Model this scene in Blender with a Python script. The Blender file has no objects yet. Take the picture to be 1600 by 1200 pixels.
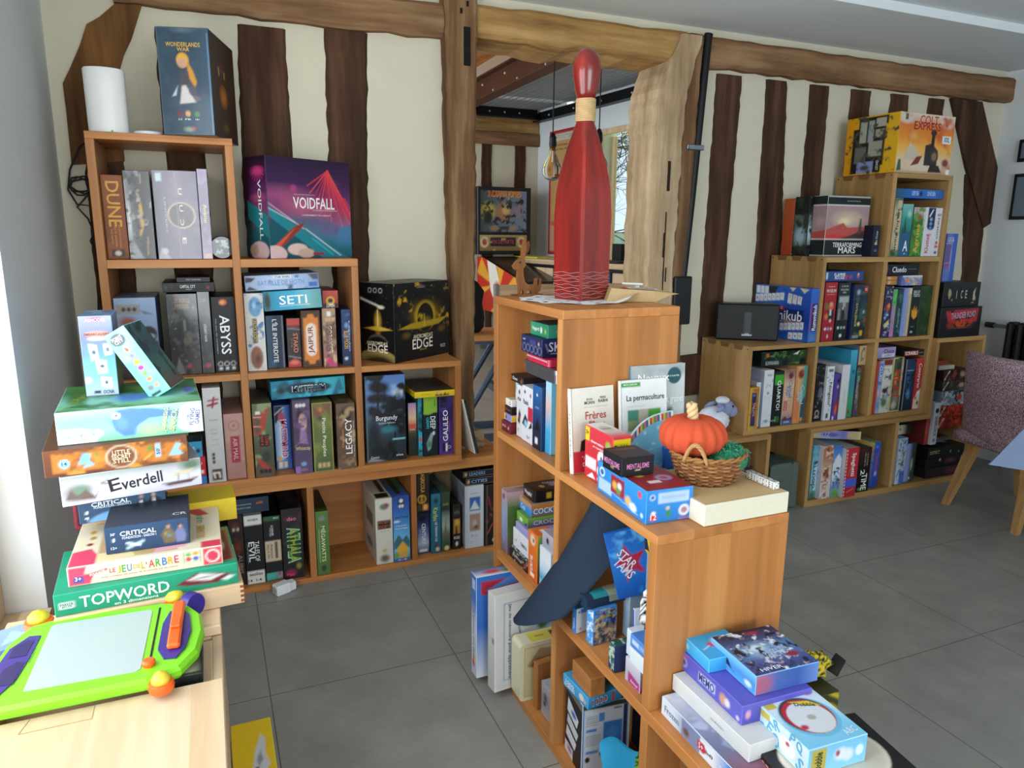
import bpy,bmesh,math,random
import numpy as np
from mathutils import Vector,Matrix
S = bpy.context.scene
COL = S.collection
# ---------------------------------------------------------------- camera
def make_camera():
 yaw,pit,rol = (math.radians(a) for a in (22.981,-11.693,0.461))
 f = Vector((math.sin(yaw) * math.cos(pit),math.cos(yaw) * math.cos(pit),math.sin(pit)))
 r = f.cross(Vector((0,0,1))).normalized()
 u = r.cross(f)
 r2 = math.cos(rol) * r + math.sin(rol) * u
 u2 = -math.sin(rol) * r + math.cos(rol) * u
 cd = bpy.data.cameras.new('camera')
 cd.sensor_width = 36.0
 cd.lens = 1122.3 / 1600 * 36.0
 cd.clip_start = 0.02
 cd.clip_end = 300
 o = bpy.data.objects.new('camera',cd)
 m = Matrix((r2,u2,-f)).transposed().to_4x4()
 m.translation = Vector((-0.119,-2.785,1.402))
 o.matrix_world = m
 COL.objects.link(o)
 S.camera = o
make_camera()
# ---------------------------------------------------------------- sky, sun, window daylight, added next-room fill, exposure
S.view_settings.view_transform = 'Standard'
S.view_settings.look = 'None'
S.view_settings.gamma = 1.0
S.view_settings.use_curve_mapping = False
S.view_settings.exposure = 0.35
W = bpy.data.worlds.new('sky')
S.world = W
W.use_nodes = True
_bg = W.node_tree.nodes['Background']
_bg.inputs[0].default_value = (0.66,0.84,1.0,1)
_bg.inputs[1].default_value = 1.15
def sun(name,direction,strength,color,angle):
 l = bpy.data.lights.new(name,'SUN')
 l.energy = strength
 l.color = color
 l.angle = math.radians(angle)
 o = bpy.data.objects.new(name,l)
 o.rotation_euler = Vector(direction).to_track_quat('-Z','Y').to_euler()
 o.location = (-4,6,6)
 COL.objects.link(o)
 return o
sun('sun',(0.415,-0.91,-0.90),9.0,(1.0,0.95,0.86),0.9)
def window_light(name,loc,direction,sx,sy,power,color):
 l = bpy.data.lights.new(name,'AREA')
 l.shape = 'RECTANGLE'
 l.size,l.size_y = sx,sy
 l.energy = power
 l.color = color
 o = bpy.data.objects.new(name,l)
 o.location = loc
 o.rotation_euler = Vector(direction).to_track_quat('-Z','Z').to_euler()
 COL.objects.link(o)
 return o
window_light('daylight_front',(0.2,-6.3,1.35),(0.02,1,-0.03),3.6,2.1,120,(0.93,0.97,1.0))
window_light('daylight_left',(-0.78,-1.75,1.35),(1,0.12,-0.1),1.9,1.5,34,(0.92,0.97,1.0))
window_light('fill_next_room',(-2.2,3.4,1.9),(1,0,-0.1),4.0,2.2,120,(0.93,0.97,1.0))  # added fill hung inside the next room, no window behind it
# ---------------------------------------------------------------- colour helpers
def lin1(c):
 return c / 12.92 if c <= 0.04045 else ((c + 0.055) / 1.055) ** 2.4
_hc = {}
def hx(s):
 if not isinstance(s,str):
  return s
 if s not in _hc:
  _hc[s] = tuple(lin1(int(s[i:i + 2],16) / 255) for i in (0,2,4))
 return _hc[s]
# ---------------------------------------------------------------- materials
MATS = {}
def new_mat(name):
 m = bpy.data.materials.new(name)
 m.use_nodes = True
 MATS[name] = m
 nt = m.node_tree
 return m,nt,nt.nodes['Principled BSDF']
def N(nt,typ,**kw):
 n = nt.nodes.new(typ)
 for k,v in kw.items():
  setattr(n,k,v)
 return n
def coords(nt,scale=(1,1,1),which='Object'):
 tc = N(nt,'ShaderNodeTexCoord')
 mp = N(nt,'ShaderNodeMapping')
 mp.inputs['Scale'].default_value = scale
 nt.links.new(tc.outputs[which],mp.inputs[0])
 return mp.outputs[0]
def noise(nt,vec,scale,detail=4,rough=0.55):
 n = N(nt,'ShaderNodeTexNoise')
 n.inputs['Scale'].default_value = scale
 n.inputs['Detail'].default_value = detail
 n.inputs['Roughness'].default_value = rough
 nt.links.new(vec,n.inputs['Vector'])
 return n.outputs['Fac']
def ramp(nt,fac,stops):
 r = N(nt,'ShaderNodeValToRGB')
 e = r.color_ramp.elements
 while len(e) < len(stops):
  e.new(0.5)
 for i,(p,c) in enumerate(stops):
  e[i].position = p
  e[i].color = (*hx(c),1)
 nt.links.new(fac,r.inputs[0])
 return r.outputs[0]
def bump(nt,p,h,strength,dist=0.002):
 b = N(nt,'ShaderNodeBump')
 b.inputs['Strength'].default_value = strength
 b.inputs['Distance'].default_value = dist
 nt.links.new(h,b.inputs['Height'])
 nt.links.new(b.outputs[0],p.inputs['Normal'])
def mixc(nt,fac,a,b,mode='MIX'):
 m = N(nt,'ShaderNodeMix',data_type='RGBA',blend_type=mode)
 for sock,v in ((m.inputs[0],fac),(m.inputs[6],a),(m.inputs[7],b)):
  if hasattr(v,'is_linked'):
   nt.links.new(v,sock)
  elif isinstance(v,(int,float)):
   sock.default_value = v
  else:
   sock.default_value = (*hx(v),1)
 return m.outputs[2]
def plain(name,color,rough=0.5,metal=0.0,var=0.06,scale=18,bumpy=0.0,spec=0.5):
 m,nt,p = new_mat(name)
 v = coords(nt)
 f = noise(nt,v,scale)
 c = hx(color)
 lo = tuple(max(0,x * (1 - var)) for x in c)
 hi = tuple(min(1,x * (1 + var)) for x in c)
 nt.links.new(mixc(nt,f,lo,hi),p.inputs['Base Color'])
 p.inputs['Roughness'].default_value = rough
 p.inputs['Metallic'].default_value = metal
 p.inputs['Specular IOR Level'].default_value = spec
 if bumpy:
  bump(nt,p,noise(nt,v,scale * 6),bumpy)
 return m
def wood(name,dark,mid,light,axis,rough=0.45,stave=0.095,ring=1.0):
 """edge-glued solid wood: staves of slightly different tone with grain along one axis"""
 m,nt,p = new_mat(name)
 sc = [26,26,26]
 sc['xyz'.index(axis)] = 1.6
 v = coords(nt,tuple(sc))
 tc = N(nt,'ShaderNodeTexCoord')
 geo = N(nt,'ShaderNodeSeparateXYZ')
 nt.links.new(tc.outputs['Object'],geo.inputs[0])
 idx = []
 for k in range(3):
  if 'xyz'[k] != axis:
   d = N(nt,'ShaderNodeMath',operation='DIVIDE')
   nt.links.new(geo.outputs[k],d.inputs[0])
   d.inputs[1].default_value = stave
   fl = N(nt,'ShaderNodeMath',operation='FLOOR')
   nt.links.new(d.outputs[0],fl.inputs[0])
   idx.append(fl.outputs[0])
 cmb = N(nt,'ShaderNodeCombineXYZ')
 nt.links.new(idx[0],cmb.inputs[0])
 nt.links.new(idx[1],cmb.inputs[1])
 wn = N(nt,'ShaderNodeTexWhiteNoise',noise_dimensions='3D')
 nt.links.new(cmb.outputs[0],wn.inputs['Vector'])
 sh = N(nt,'ShaderNodeVectorMath',operation='MULTIPLY_ADD')
 nt.links.new(wn.outputs['Color'],sh.inputs[0])
 sh.inputs[1].default_value = (9,9,9)
 nt.links.new(v,sh.inputs[2])
 g1 = noise(nt,sh.outputs[0],1.0 * ring,6,0.6)
 g2 = noise(nt,sh.outputs[0],0.35 * ring,3,0.5)
 add = N(nt,'ShaderNodeMath',operation='ADD')
 nt.links.new(g1,add.inputs[0])
 nt.links.new(g2,add.inputs[1])
 hf = N(nt,'ShaderNodeMath',operation='MULTIPLY')
 nt.links.new(add.outputs[0],hf.inputs[0])
 hf.inputs[1].default_value = 0.5
 c = ramp(nt,hf.outputs[0],[(0.30,dark),(0.5,mid),(0.72,light)])
 tone = mixc(nt,wn.outputs['Value'],(0.80,0.78,0.76),(1.12,1.10,1.08))
 nt.links.new(mixc(nt,1.0,c,tone,'MULTIPLY'),p.inputs['Base Color'])
 p.inputs['Roughness'].default_value = rough
 p.inputs['Specular IOR Level'].default_value = 0.4
 bump(nt,p,g1,0.08,0.001)
 return m
for ax in 'xyz':
 wood('alder_' + ax,'9a5f2e','b97a41','cd9458',ax)
 wood('oak_' + ax,'8f6a3e','ae8853','c5a06b',ax)
 wood('pine_' + ax,'c9aa84','dcc19e','ead6b8',ax,0.55,0.16)
def timber(name,dark,mid,light,axis):
 m,nt,p = new_mat(name)
 sc = [16,16,16]
 sc['xyz'.index(axis)] = 1.3
 v = coords(nt,tuple(sc))
 g = noise(nt,v,1.0,8,0.65)
 v2 = coords(nt,(5,5,5))
 blot = noise(nt,v2,0.8,3)
 c = ramp(nt,g,[(0.28,dark),(0.5,mid),(0.75,light)])
 c2 = mixc(nt,blot,(0.65,0.62,0.6),(1.3,1.28,1.25))
 nt.links.new(mixc(nt,1.0,c,c2,'MULTIPLY'),p.inputs['Base Color'])
 p.inputs['Roughness'].default_value = 0.8
 p.inputs['Specular IOR Level'].default_value = 0.2
 bump(nt,p,g,0.9,0.006)
 return m
timber('timber_dark_z','2c1d14','4a3325','6a4c38','z')
timber('timber_brace','35220f','6b4a2a','8a6238','z')
timber('timber_beam_x','5a4330','856447','a98a66','x')
timber('timber_lintel_x','7a5a38','a8834f','c9a873','x')
timber('timber_post_z','4a3423','76573c','a58560','z')
timber('timber_pale_z','8a7052','b09878','cdbb9d','z')
plain('plaster','d3ccb6',0.9,var=0.05,scale=6,bumpy=0.35,spec=0.2)
plain('white_wall','dde2e3',0.85,var=0.015,scale=3,bumpy=0.1,spec=0.2)
plain('ceiling_paint','e2e7e8',0.9,var=0.01,scale=2,spec=0.2)
def tile_floor():
 m,nt,p = new_mat('floor_tile')
 tc = N(nt,'ShaderNodeTexCoord')
 sep = N(nt,'ShaderNodeSeparateXYZ')
 nt.links.new(tc.outputs['Object'],sep.inputs[0])
 lines = []
 for k,off in ((0,-0.027),(1,-0.672)):
  a = N(nt,'ShaderNodeMath',operation='SUBTRACT')
  nt.links.new(sep.outputs[k],a.inputs[0])
  a.inputs[1].default_value = off
  b = N(nt,'ShaderNodeMath',operation='PINGPONG')
  nt.links.new(a.outputs[0],b.inputs[0])
  b.inputs[1].default_value = 0.3
  c = N(nt,'ShaderNodeMath',operation='LESS_THAN')
  nt.links.new(b.outputs[0],c.inputs[0])
  c.inputs[1].default_value = 0.0016
  lines.append(c.outputs[0])
 mx = N(nt,'ShaderNodeMath',operation='MAXIMUM')
 nt.links.new(lines[0],mx.inputs[0])
 nt.links.new(lines[1],mx.inputs[1])
 v = coords(nt,(1,1,1))
 n1 = noise(nt,v,5,6,0.65)
 n2 = noise(nt,v,45,4)
 c1 = ramp(nt,n1,[(0.3,'84837e'),(0.55,'92918b'),(0.75,'9d9c96')])
 c2 = mixc(nt,n2,(0.93,0.93,0.93),(1.06,1.06,1.06))
 c3 = mixc(nt,1.0,c1,c2,'MULTIPLY')
 nt.links.new(mixc(nt,mx.outputs[0],c3,'55534f'),p.inputs['Base Color'])
 p.inputs['Roughness'].default_value = 0.42
 p.inputs['Specular IOR Level'].default_value = 0.4
 bump(nt,p,n2,0.04,0.001)
tile_floor()
def printed(name,rough,wrinkle=0.0,coat=0.0):
 m,nt,p = new_mat(name)
 a = N(nt,'ShaderNodeVertexColor',layer_name='Col')
 v = coords(nt)
 n = noise(nt,v,60,3)
 c = mixc(nt,n,(0.94,0.94,0.94),(1.05,1.05,1.05))
 nt.links.new(mixc(nt,1.0,a.outputs[0],c,'MULTIPLY'),p.inputs['Base Color'])
 p.inputs['Roughness'].default_value = rough
 p.inputs['Specular IOR Level'].default_value = 0.35
 p.inputs['Coat Weight'].default_value = coat
 p.inputs['Coat Roughness'].default_value = 0.12
 if wrinkle:
  w = noise(nt,coords(nt,(1,1,0.5)),16,3)
  bump(nt,p,w,wrinkle,0.006)
printed('print',0.45)
printed('print_gloss',0.35,0.0,0.35)
printed('print_wrapped',0.3,0.55,0.9)
printed('print_matte',0.85)
plain('black_metal','15171a',0.45,0.4,bumpy=0.05)
plain('steel','8f949a',0.35,0.9)
plain('black_plastic','0e0f12',0.4,spec=0.5)
plain('white_plastic','e9ebec',0.35,var=0.01)
plain('black_rubber','101113',0.6)
# ---------------------------------------------------------------- mesh builder (colours ride along with the faces)
class MB:
 def __init__(self):
  self.v,self.f,self.c,self.m = [],[],[],[]
 def add(self,vs,fs,col=(0.5,0.5,0.5),mat=0,corner=None):
  o = len(self.v)
  self.v.extend(vs)
  col = hx(col)
  for i,f in enumerate(fs):
   self.f.append(tuple(o + k for k in f))
   if corner is not None:
    self.c.append([corner[k] for k in f])
   else:
    self.c.append([col] * len(f))
   self.m.append(mat)
  return self
 def box(self,x0,x1,y0,y1,z0,z1,col='808080',mat=0,b=0.0):
  if x1 < x0: x0,x1 = x1,x0
  if y1 < y0: y0,y1 = y1,y0
  if z1 < z0: z0,z1 = z1,z0
  if b <= 0:
   vs = [(x,y,z) for z in (z0,z1) for y in (y0,y1) for x in (x0,x1)]
   fs = [(0,2,3,1),(4,5,7,6),(0,1,5,4),(2,6,7,3),(0,4,6,2),(1,3,7,5)]
   return self.add(vs,fs,col,mat)
  b = min(b,(x1 - x0) * .4,(y1 - y0) * .4,(z1 - z0) * .4)
  vs,ix = [],{}
  for sx in (0,1):
   for sy in (0,1):
    for sz in (0,1):
     X,Y,Z = (x0,x1)[sx],(y0,y1)[sy],(z0,z1)[sz]
     ax,ay,az = X + (b if not sx else -b),Y + (b if not sy else -b),Z + (b if not sz else -b)
     for k,p in enumerate(((X,ay,az),(ax,Y,az),(ax,ay,Z))):
      ix[sx,sy,sz,k] = len(vs)
      vs.append(p)
  return self.add(vs,outward(vs,chamfer_faces(ix)),col,mat)
 def quad(self,a,b,c,d,col,mat=0):
  return self.add([a,b,c,d],[(0,1,2,3)],col,mat)
 def prism(self,pts,z0,z1,col='808080',mat=0,axis='z'):
  """polygon given in a plane, extruded along the axis"""
  n = len(pts)
  def P(p,t):
   return {'z': (p[0],p[1],t),'y': (p[0],t,p[1]),'x': (t,p[0],p[1])}[axis]
  vs = [P(p,z0) for p in pts] + [P(p,z1) for p in pts]
  fs = [tuple(reversed(range(n))),tuple(range(n,2 * n))]
  fs += [(i,(i + 1) % n,n + (i + 1) % n,n + i) for i in range(n)]
  if axis == 'y':
   fs = [tuple(reversed(f)) for f in fs]
  return self.add(vs,fs,col,mat)
 def tube(self,path,r,seg=10,col='808080',mat=0,closed=False,caps=True):
  P = [Vector(p) for p in path]
  n = len(P)
  rr = r if isinstance(r,(list,tuple)) else [r] * n
  vs,fs = [],[]
  t0 = None
  nrm = None
  for i,p in enumerate(P):
   if closed:
    t = (P[(i + 1) % n] - P[i - 1]).normalized()
   else:
    t = (P[min(i + 1,n - 1)] - P[max(i - 1,0)]).normalized()
   if nrm is None:
    nrm = t.orthogonal().normalized()
   else:
    nrm = (nrm - t * nrm.dot(t)).normalized()
   bi = t.cross(nrm)
   for k in range(seg):
    a = 2 * math.pi * k / seg
    vs.append(tuple(p + (nrm * math.cos(a) + bi * math.sin(a)) * rr[i]))
  m = n if closed else n - 1
  for i in range(m):
   j = (i + 1) % n
   for k in range(seg):
    l = (k + 1) % seg
    fs.append((i * seg + k,i * seg + l,j * seg + l,j * seg + k))
  if caps and not closed:
   fs.append(tuple(reversed(range(seg))))
   fs.append(tuple((n - 1) * seg + k for k in range(seg)))
  return self.add(vs,fs,col,mat)
 def lathe(self,prof,c=(0,0,0),seg=28,col='808080',mat=0,sx=1.0,sy=1.0,cols=None):
  vs,fs,cc = [],[],[]
  n = len(prof)
  for i,(r,z) in enumerate(prof):
   for k in range(seg):
    a = 2 * math.pi * k / seg
    vs.append((c[0] + r * math.cos(a) * sx,c[1] + r * math.sin(a) * sy,c[2] + z))
    cc.append(hx(cols[i]) if cols else hx(col))
  for i in range(n - 1):
   for k in range(seg):
    l = (k + 1) % seg
    fs.append((i * seg + k,i * seg + l,(i + 1) * seg + l,(i + 1) * seg + k))
  if prof[0][0] > 1e-5:
   fs.append(tuple(reversed(range(seg))))
  if prof[-1][0] > 1e-5:
   fs.append(tuple((n - 1) * seg + k for k in range(seg)))
  return self.add(vs,fs,col,mat,corner=cc)
 def ball(self,c,r,col='808080',mat=0,seg=18,rings=10,s=(1,1,1)):
  prof = [(math.sin(math.pi * i / rings) * r,-math.cos(math.pi * i / rings) * r) for i in range(rings + 1)]
  vs,fs = [],[]
  for rad,z in prof:
   for k in range(seg):
    a = 2 * math.pi * k / seg
    vs.append((c[0] + rad * math.cos(a) * s[0],c[1] + rad * math.sin(a) * s[1],c[2] + z * s[2]))
  for i in range(rings):
   for k in range(seg):
    l = (k + 1) % seg
    fs.append((i * seg + k,i * seg + l,(i + 1) * seg + l,(i + 1) * seg + k))
  return self.add(vs,fs,col,mat)
 def xform(self,M):
  self.v = [tuple(M @ Vector(p)) for p in self.v]
  return self
 def build(self,name,mats,parent=None,smooth=False,loc=None,rot=None):
  me = bpy.data.meshes.new(name)
  me.from_pydata(self.v,[],self.f)
  if isinstance(mats,str):
   mats = [mats]
  for m in mats:
   me.materials.append(MATS[m])
  if len(mats) > 1:
   me.polygons.foreach_set('material_index',self.m)
  at = me.color_attributes.new('Col','FLOAT_COLOR','CORNER')
  flat = []
  for cs in self.c:
   for c in cs:
    flat.extend((c[0],c[1],c[2],1.0))
  at.data.foreach_set('color',flat)
  if smooth:
   me.polygons.foreach_set('use_smooth',[True] * len(self.f))
   if smooth is not True:
    try:
     me.set_sharp_from_angle(angle=math.radians(smooth))
    except Exception:
     pass
  me.update()
  o = bpy.data.objects.new(name,me)
  if loc is not None:
   o.location = loc
  if rot is not None:
   o.rotation_euler = rot
  COL.objects.link(o)
  if parent is not None:
   o.parent = parent
  return o
def chamfer_faces(ix):
 fs = []
 for s in (0,1):
  q = [(0,0),(1,0),(1,1),(0,1)]
  def o(l,flip):
   return tuple(reversed(l)) if flip else tuple(l)
  fs.append(o([ix[s,a,b,0] for a,b in q],s == 0))
  fs.append(o([ix[a,s,b,1] for a,b in q],s == 1))
  fs.append(o([ix[a,b,s,2] for a,b in q],s == 0))
 for a in (0,1):
  for b in (0,1):
   fs.append((ix[0,a,b,1],ix[1,a,b,1],ix[1,a,b,2],ix[0,a,b,2]))
   fs.append((ix[a,0,b,0],ix[a,1,b,0],ix[a,1,b,2],ix[a,0,b,2]))
   fs.append((ix[a,b,0,0],ix[a,b,1,0],ix[a,b,1,1],ix[a,b,0,1]))
 for a in (0,1):
  for b in (0,1):
   for c in (0,1):
    fs.append((ix[a,b,c,0],ix[a,b,c,1],ix[a,b,c,2]))
 return fs
def outward(vs,fs):
 """turn the faces of a convex shape outwards"""
 c = sum((Vector(p) for p in vs),Vector()) / len(vs)
 out = []
 for f in fs:
  p = [Vector(vs[k]) for k in f]
  n = (p[1] - p[0]).cross(p[2] - p[0])
  m = sum(p,Vector()) / len(p)
  out.append(f if n.dot(m - c) >= 0 else tuple(reversed(f)))
 return out
STOP = set('the a an of in on at and with under beside by to its from before behind between for lying standing leaning over left right lowest near middle tall upper far black white bottom small dark light pale'.split())
def tag(o,label=None,cat=None,group=None,kind=None):
 if label:
  ws = label.split()[:16]
  while ws[-1].strip(',') in STOP:
   ws.pop()
  o['label'] = ' '.join(ws).rstrip(',')
 if cat: o['category'] = cat
 if group: o['group'] = group
 if kind: o['kind'] = kind
 return o
def empty(name,label,cat,loc=(0,0,0),rz=0.0,group=None,kind=None):
 o = bpy.data.objects.new(name,None)
 o.empty_display_size = 0.05
 o.location = loc
 o.rotation_euler = (0,0,rz)
 COL.objects.link(o)
 return tag(o,label,cat,group,kind)
# ---------------------------------------------------------------- lettering
_txt = {}
def glyphs(s):
 """outline of a word as triangles in a unit box (0..1, 0..1)"""
 if s in _txt:
  return _txt[s]
 cu = bpy.data.curves.new('lettering','FONT')
 cu.body = s
 cu.resolution_u = 2
 cu.offset = 0.012
 ob = bpy.data.objects.new('lettering',cu)
 me = ob.to_mesh()
 v = np.array([p.co[:2] for p in me.vertices]) if len(me.vertices) else np.zeros((3,2))
 f = [tuple(p.vertices) for p in me.polygons]
 ob.to_mesh_clear()
 bpy.data.objects.remove(ob)
 bpy.data.curves.remove(cu)
 lo,hi = v.min(0),v.max(0)
 v = (v - lo) / np.maximum(hi - lo,1e-6)
 _txt[s] = (v,f)
 return _txt[s]
# ---------------------------------------------------------------- painted faces
def vnoise(x,y,seed):
 xi,yi = np.floor(x).astype(int),np.floor(y).astype(int)
 fx,fy = x - xi,y - yi
 fx,fy = fx * fx * (3 - 2 * fx),fy * fy * (3 - 2 * fy)
 def h(a,b):
  n = np.sin(a * 127.1 + b * 311.7 + seed * 74.7) * 43758.5453
  return n - np.floor(n)
 return (h(xi,yi) * (1 - fx) + h(xi + 1,yi) * fx) * (1 - fy) + (h(xi,yi + 1) * (1 - fx) + h(xi + 1,yi + 1) * fx) * fy
def fbm(x,y,seed):
 return (vnoise(x,y,seed) * 0.55 + vnoise(x * 2.1,y * 2.1,seed + 3) * 0.3 + vnoise(x * 4.3,y * 4.3,seed + 7) * 0.15)
def paint(ops,U,V,w,h,base,px):
 C = np.empty(U.shape + (3,))
 C[:] = hx(base)
 X,Y = U * w,V * h
 def put(mask,c):
  m = np.clip(mask,0,1)[...,None]
  C[:] = C * (1 - m) + np.array(hx(c)) * m
 def sd(d):
  return 0.5 - d / px
 for op in ops:
  k,a = op[0],op[1:]
  if k in 'vh':
   t = (1 - V if k == 'v' else U) * (len(a) - 1)
   cs = np.array([hx(c) for c in a])
   i = np.clip(t.astype(int),0,len(a) - 2)
   fr = (t - i)[...,None]
   C[:] = cs[i] * (1 - fr) + cs[i + 1] * fr
  elif k == 'r':
   u0,v0,u1,v1,c = a
   d = np.maximum(np.maximum(u0 * w - X,X - u1 * w),np.maximum(v0 * h - Y,Y - v1 * h))
   put(sd(d),c)
  elif k == 'e':
   u,v,ru,rv,c = a[:5]
   soft = a[5] if len(a) > 5 else 0
   q = np.sqrt(((U - u) / ru) ** 2 + ((V - v) / rv) ** 2)
   if soft:
    put((1 - q) / soft,c)
   else:
    put(sd((q - 1) * min(ru * w,rv * h)),c)
  elif k == 'p':
   pts,c = a
   ins = np.zeros(U.shape,bool)
   dm = np.full(U.shape,9.0)
   n = len(pts)
   for i in range(n):
    (x1,y1),(x2,y2) = pts[i],pts[(i + 1) % n]
    x1,x2,y1,y2 = x1 * w,x2 * w,y1 * h,y2 * h
    cr = ((y1 > Y) != (y2 > Y)) & (X < (x2 - x1) * (Y - y1) / ((y2 - y1) or 1e-9) + x1)
    ins ^= cr
    L = max((x2 - x1) ** 2 + (y2 - y1) ** 2,1e-12)
    t = np.clip(((X - x1) * (x2 - x1) + (Y - y1) * (y2 - y1)) / L,0,1)
    dm = np.minimum(dm,np.hypot(X - x1 - t * (x2 - x1),Y - y1 - t * (y2 - y1)))
   put(sd(np.where(ins,-dm,dm)),c)
  elif k == 'n':
   c,sc,th,seed = a[:4]
   soft = a[4] if len(a) > 4 else 0.12
   q = fbm(X / sc,Y / sc,seed)
   put((q - th) / soft + 0.5,c)
  elif k == 'l':
   u0,v0,u1,v1,wd,c = a
   x1,y1,x2,y2 = u0 * w,v0 * h,u1 * w,v1 * h
   L = max((x2 - x1) ** 2 + (y2 - y1) ** 2,1e-12)
   t = np.clip(((X - x1) * (x2 - x1) + (Y - y1) * (y2 - y1)) / L,0,1)
   put(sd(np.hypot(X - x1 - t * (x2 - x1),Y - y1 - t * (y2 - y1)) - wd / 2),c)
  elif k == 'o':
   u,v,r,wd,c = a
   put(sd(np.abs(np.hypot(X - u * w,Y - v * h) - r) - wd / 2),c)
  elif k == 'b':
   wd,c = a
   d = np.minimum(np.minimum(X,w - X),np.minimum(Y,h - Y))
   put(sd(d - wd),c)
  elif k == 's':
   n,c,r,seed = a
   rg = random.Random(seed)
   for _ in range(n):
    cx,cy = rg.random() * w,rg.random() * h
    put(sd(np.hypot(X - cx,Y - cy) - r * (0.5 + rg.random())),c)
  elif k == 'w':      # wavy stripes
   c,per,wd,amp,seed = a
   ph = (X * 0.7 + Y + amp * fbm(X / (per * 3),Y / (per * 3),seed)) / per
   put(sd((np.abs(ph - np.round(ph)) * per) - wd / 2),c)
 return C
def face(mb,O,Uv,Vv,w,h,ops,base,res,mat=0):
 """a rectangular printed face: a fine grid carrying the colours plus lettering lying on it"""
 O,Uv,Vv = Vector(O),Vector(Uv),Vector(Vv)
 Nn = Uv.cross(Vv)
 arts = [o for o in (ops or []) if o[0] != 'T']
 nu,nv = (max(1,math.ceil(w / res)),max(1,math.ceil(h / res))) if arts else (1,1)
 u = np.linspace(0,1,nu + 1)
 v = np.linspace(0,1,nv + 1)
 U,V = np.meshgrid(u,v)
 C = paint(arts,U,V,w,h,base,res * 1.1).reshape(-1,3)
 P = np.array(O) + U.reshape(-1,1) * w * np.array(Uv) + V.reshape(-1,1) * h * np.array(Vv)
 fs = []
 for j in range(nv):
  a = j * (nu + 1)
  fs += [(a + i,a + i + 1,a + i + nu + 2,a + i + nu + 1) for i in range(nu)]
 mb.add([tuple(p) for p in P],fs,corner=[tuple(c) for c in C],mat=mat)
 k = 0
 for o in (ops or []):
  if o[0] != 'T':
   continue
  s,cu,cv,L,H,c = o[1:7]
  rot = math.radians(o[7]) if len(o) > 7 else 0.0
  g,gf = glyphs(s)
  X,Y = (g[:,0] - 0.5) * L,(g[:,1] - 0.5) * H
  xr = X * math.cos(rot) - Y * math.sin(rot) + cu * w
  yr = X * math.sin(rot) + Y * math.cos(rot) + cv * h
  k += 1
  e = 0.0005 + 0.0001 * k
  pts = [tuple(O + Uv * float(a) + Vv * float(b) + Nn * e) for a,b in zip(xr,yr)]
  mb.add(pts,gf,c,mat)
def art_box(mb,w,d,h,base,F=None,L=None,T=None,R=None,K=None,res=0.004,b=0.0012,c=(0,0,0),edge=None):
 """closed box standing on z=0 centred in plan; faces F front, L left, R right, K back, T top"""
 x0,x1,y0,y1,z0,z1 = c[0] - w / 2,c[0] + w / 2,c[1] - d / 2,c[1] + d / 2,c[2],c[2] + h
 vs,ix = [],{}
 for sx in (0,1):
  for sy in (0,1):
   for sz in (0,1):
    X,Y,Z = (x0,x1)[sx],(y0,y1)[sy],(z0,z1)[sz]
    ax,ay,az = X + (b if not sx else -b),Y + (b if not sy else -b),Z + (b if not sz else -b)
    for k,p in enumerate(((X,ay,az),(ax,Y,az),(ax,ay,Z))):
     ix[sx,sy,sz,k] = len(vs)
     vs.append(p)
 fs = outward(vs,chamfer_faces(ix))
 mb.add(vs,fs[6:] + [fs[2]],edge or base)
 iw,idp,ih = w - 2 * b,d - 2 * b,h - 2 * b
 face(mb,(x0 + b,y0,z0 + b),(1,0,0),(0,0,1),iw,ih,F,base,res)
 face(mb,(x0,y1 - b,z0 + b),(0,-1,0),(0,0,1),idp,ih,L,base,res)
 face(mb,(x0 + b,y0 + b,z1),(1,0,0),(0,1,0),iw,idp,T,base,res)
 face(mb,(x1,y0 + b,z0 + b),(0,1,0),(0,0,1),idp,ih,R,base,res)
 face(mb,(x1 - b,y1,z0 + b),(-1,0,0),(0,0,1),iw,ih,K,base,res)
def game(label,x,y,z,w,d,h,base,F=None,L=None,T=None,R=None,th=0.0,mat='print',name='game_box',
  cat='board game',group=None,res=0.004,tilt=None,edge=None,K=None):
 mb = MB()
 art_box(mb,w,d,h,base,F,L,T,R,K,res,edge=edge)
 rot = (math.radians(tilt[0]),math.radians(tilt[1]),math.radians(th)) if tilt else (0,0,math.radians(th))
 o = mb.build(name,mat,loc=(x,y,z),rot=rot)
 return tag(o,label,cat,group)
def row(label,x0,x1,y,z0,z1,d,base,F=None,**kw):
 """a box with its front at y, from x0 to x1 and z0 to z1"""
 return game(label,(x0 + x1) / 2,y + d / 2,z0,x1 - x0,d,z1 - z0,base,F,**kw)
# ================================================================ the setting
def struct(o,label,cat):
 return tag(o,label,cat,None,'structure')
YW = 0.345                      # plaster face of the half-timbered wall
YB = 0.545                      # its other face
mb = MB(); mb.box(-1.0,4.6,-7.5,0.45,-0.1,0.0)
mb.box(-1.0,4.6,0.45,7.0,-0.1,0.0)
struct(mb.build('floor','floor_tile'),'grey square stone tile floor with thin dark joints','floor')
mb = MB()
mb.box(-0.75,0.93,YW,YB,0,2.46)
mb.box(2.10,4.7,YW,YB,0,2.46)
mb.box(0.93,2.10,YW,YB,2.30,2.46)
struct(mb.build('wall_back','plaster'),'cream plastered half-timbered wall with a wide doorway','wall')
mb = MB()
mb.box(-0.95,-0.58,-0.64,YW,0,2.46)
mb.box(-0.95,-0.58,-2.75,-0.64,0,0.37)
mb.box(-0.95,-0.58,-2.75,-0.64,2.15,2.46)
mb.box(-0.95,-0.58,-7.5,-2.75,0,2.46)
struct(mb.build('wall_left','white_wall'),'smooth white painted wall beside the left bookcase','wall')
mb = MB(); mb.box(4.48,4.68,-7.5,YW,0,2.46)
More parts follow.
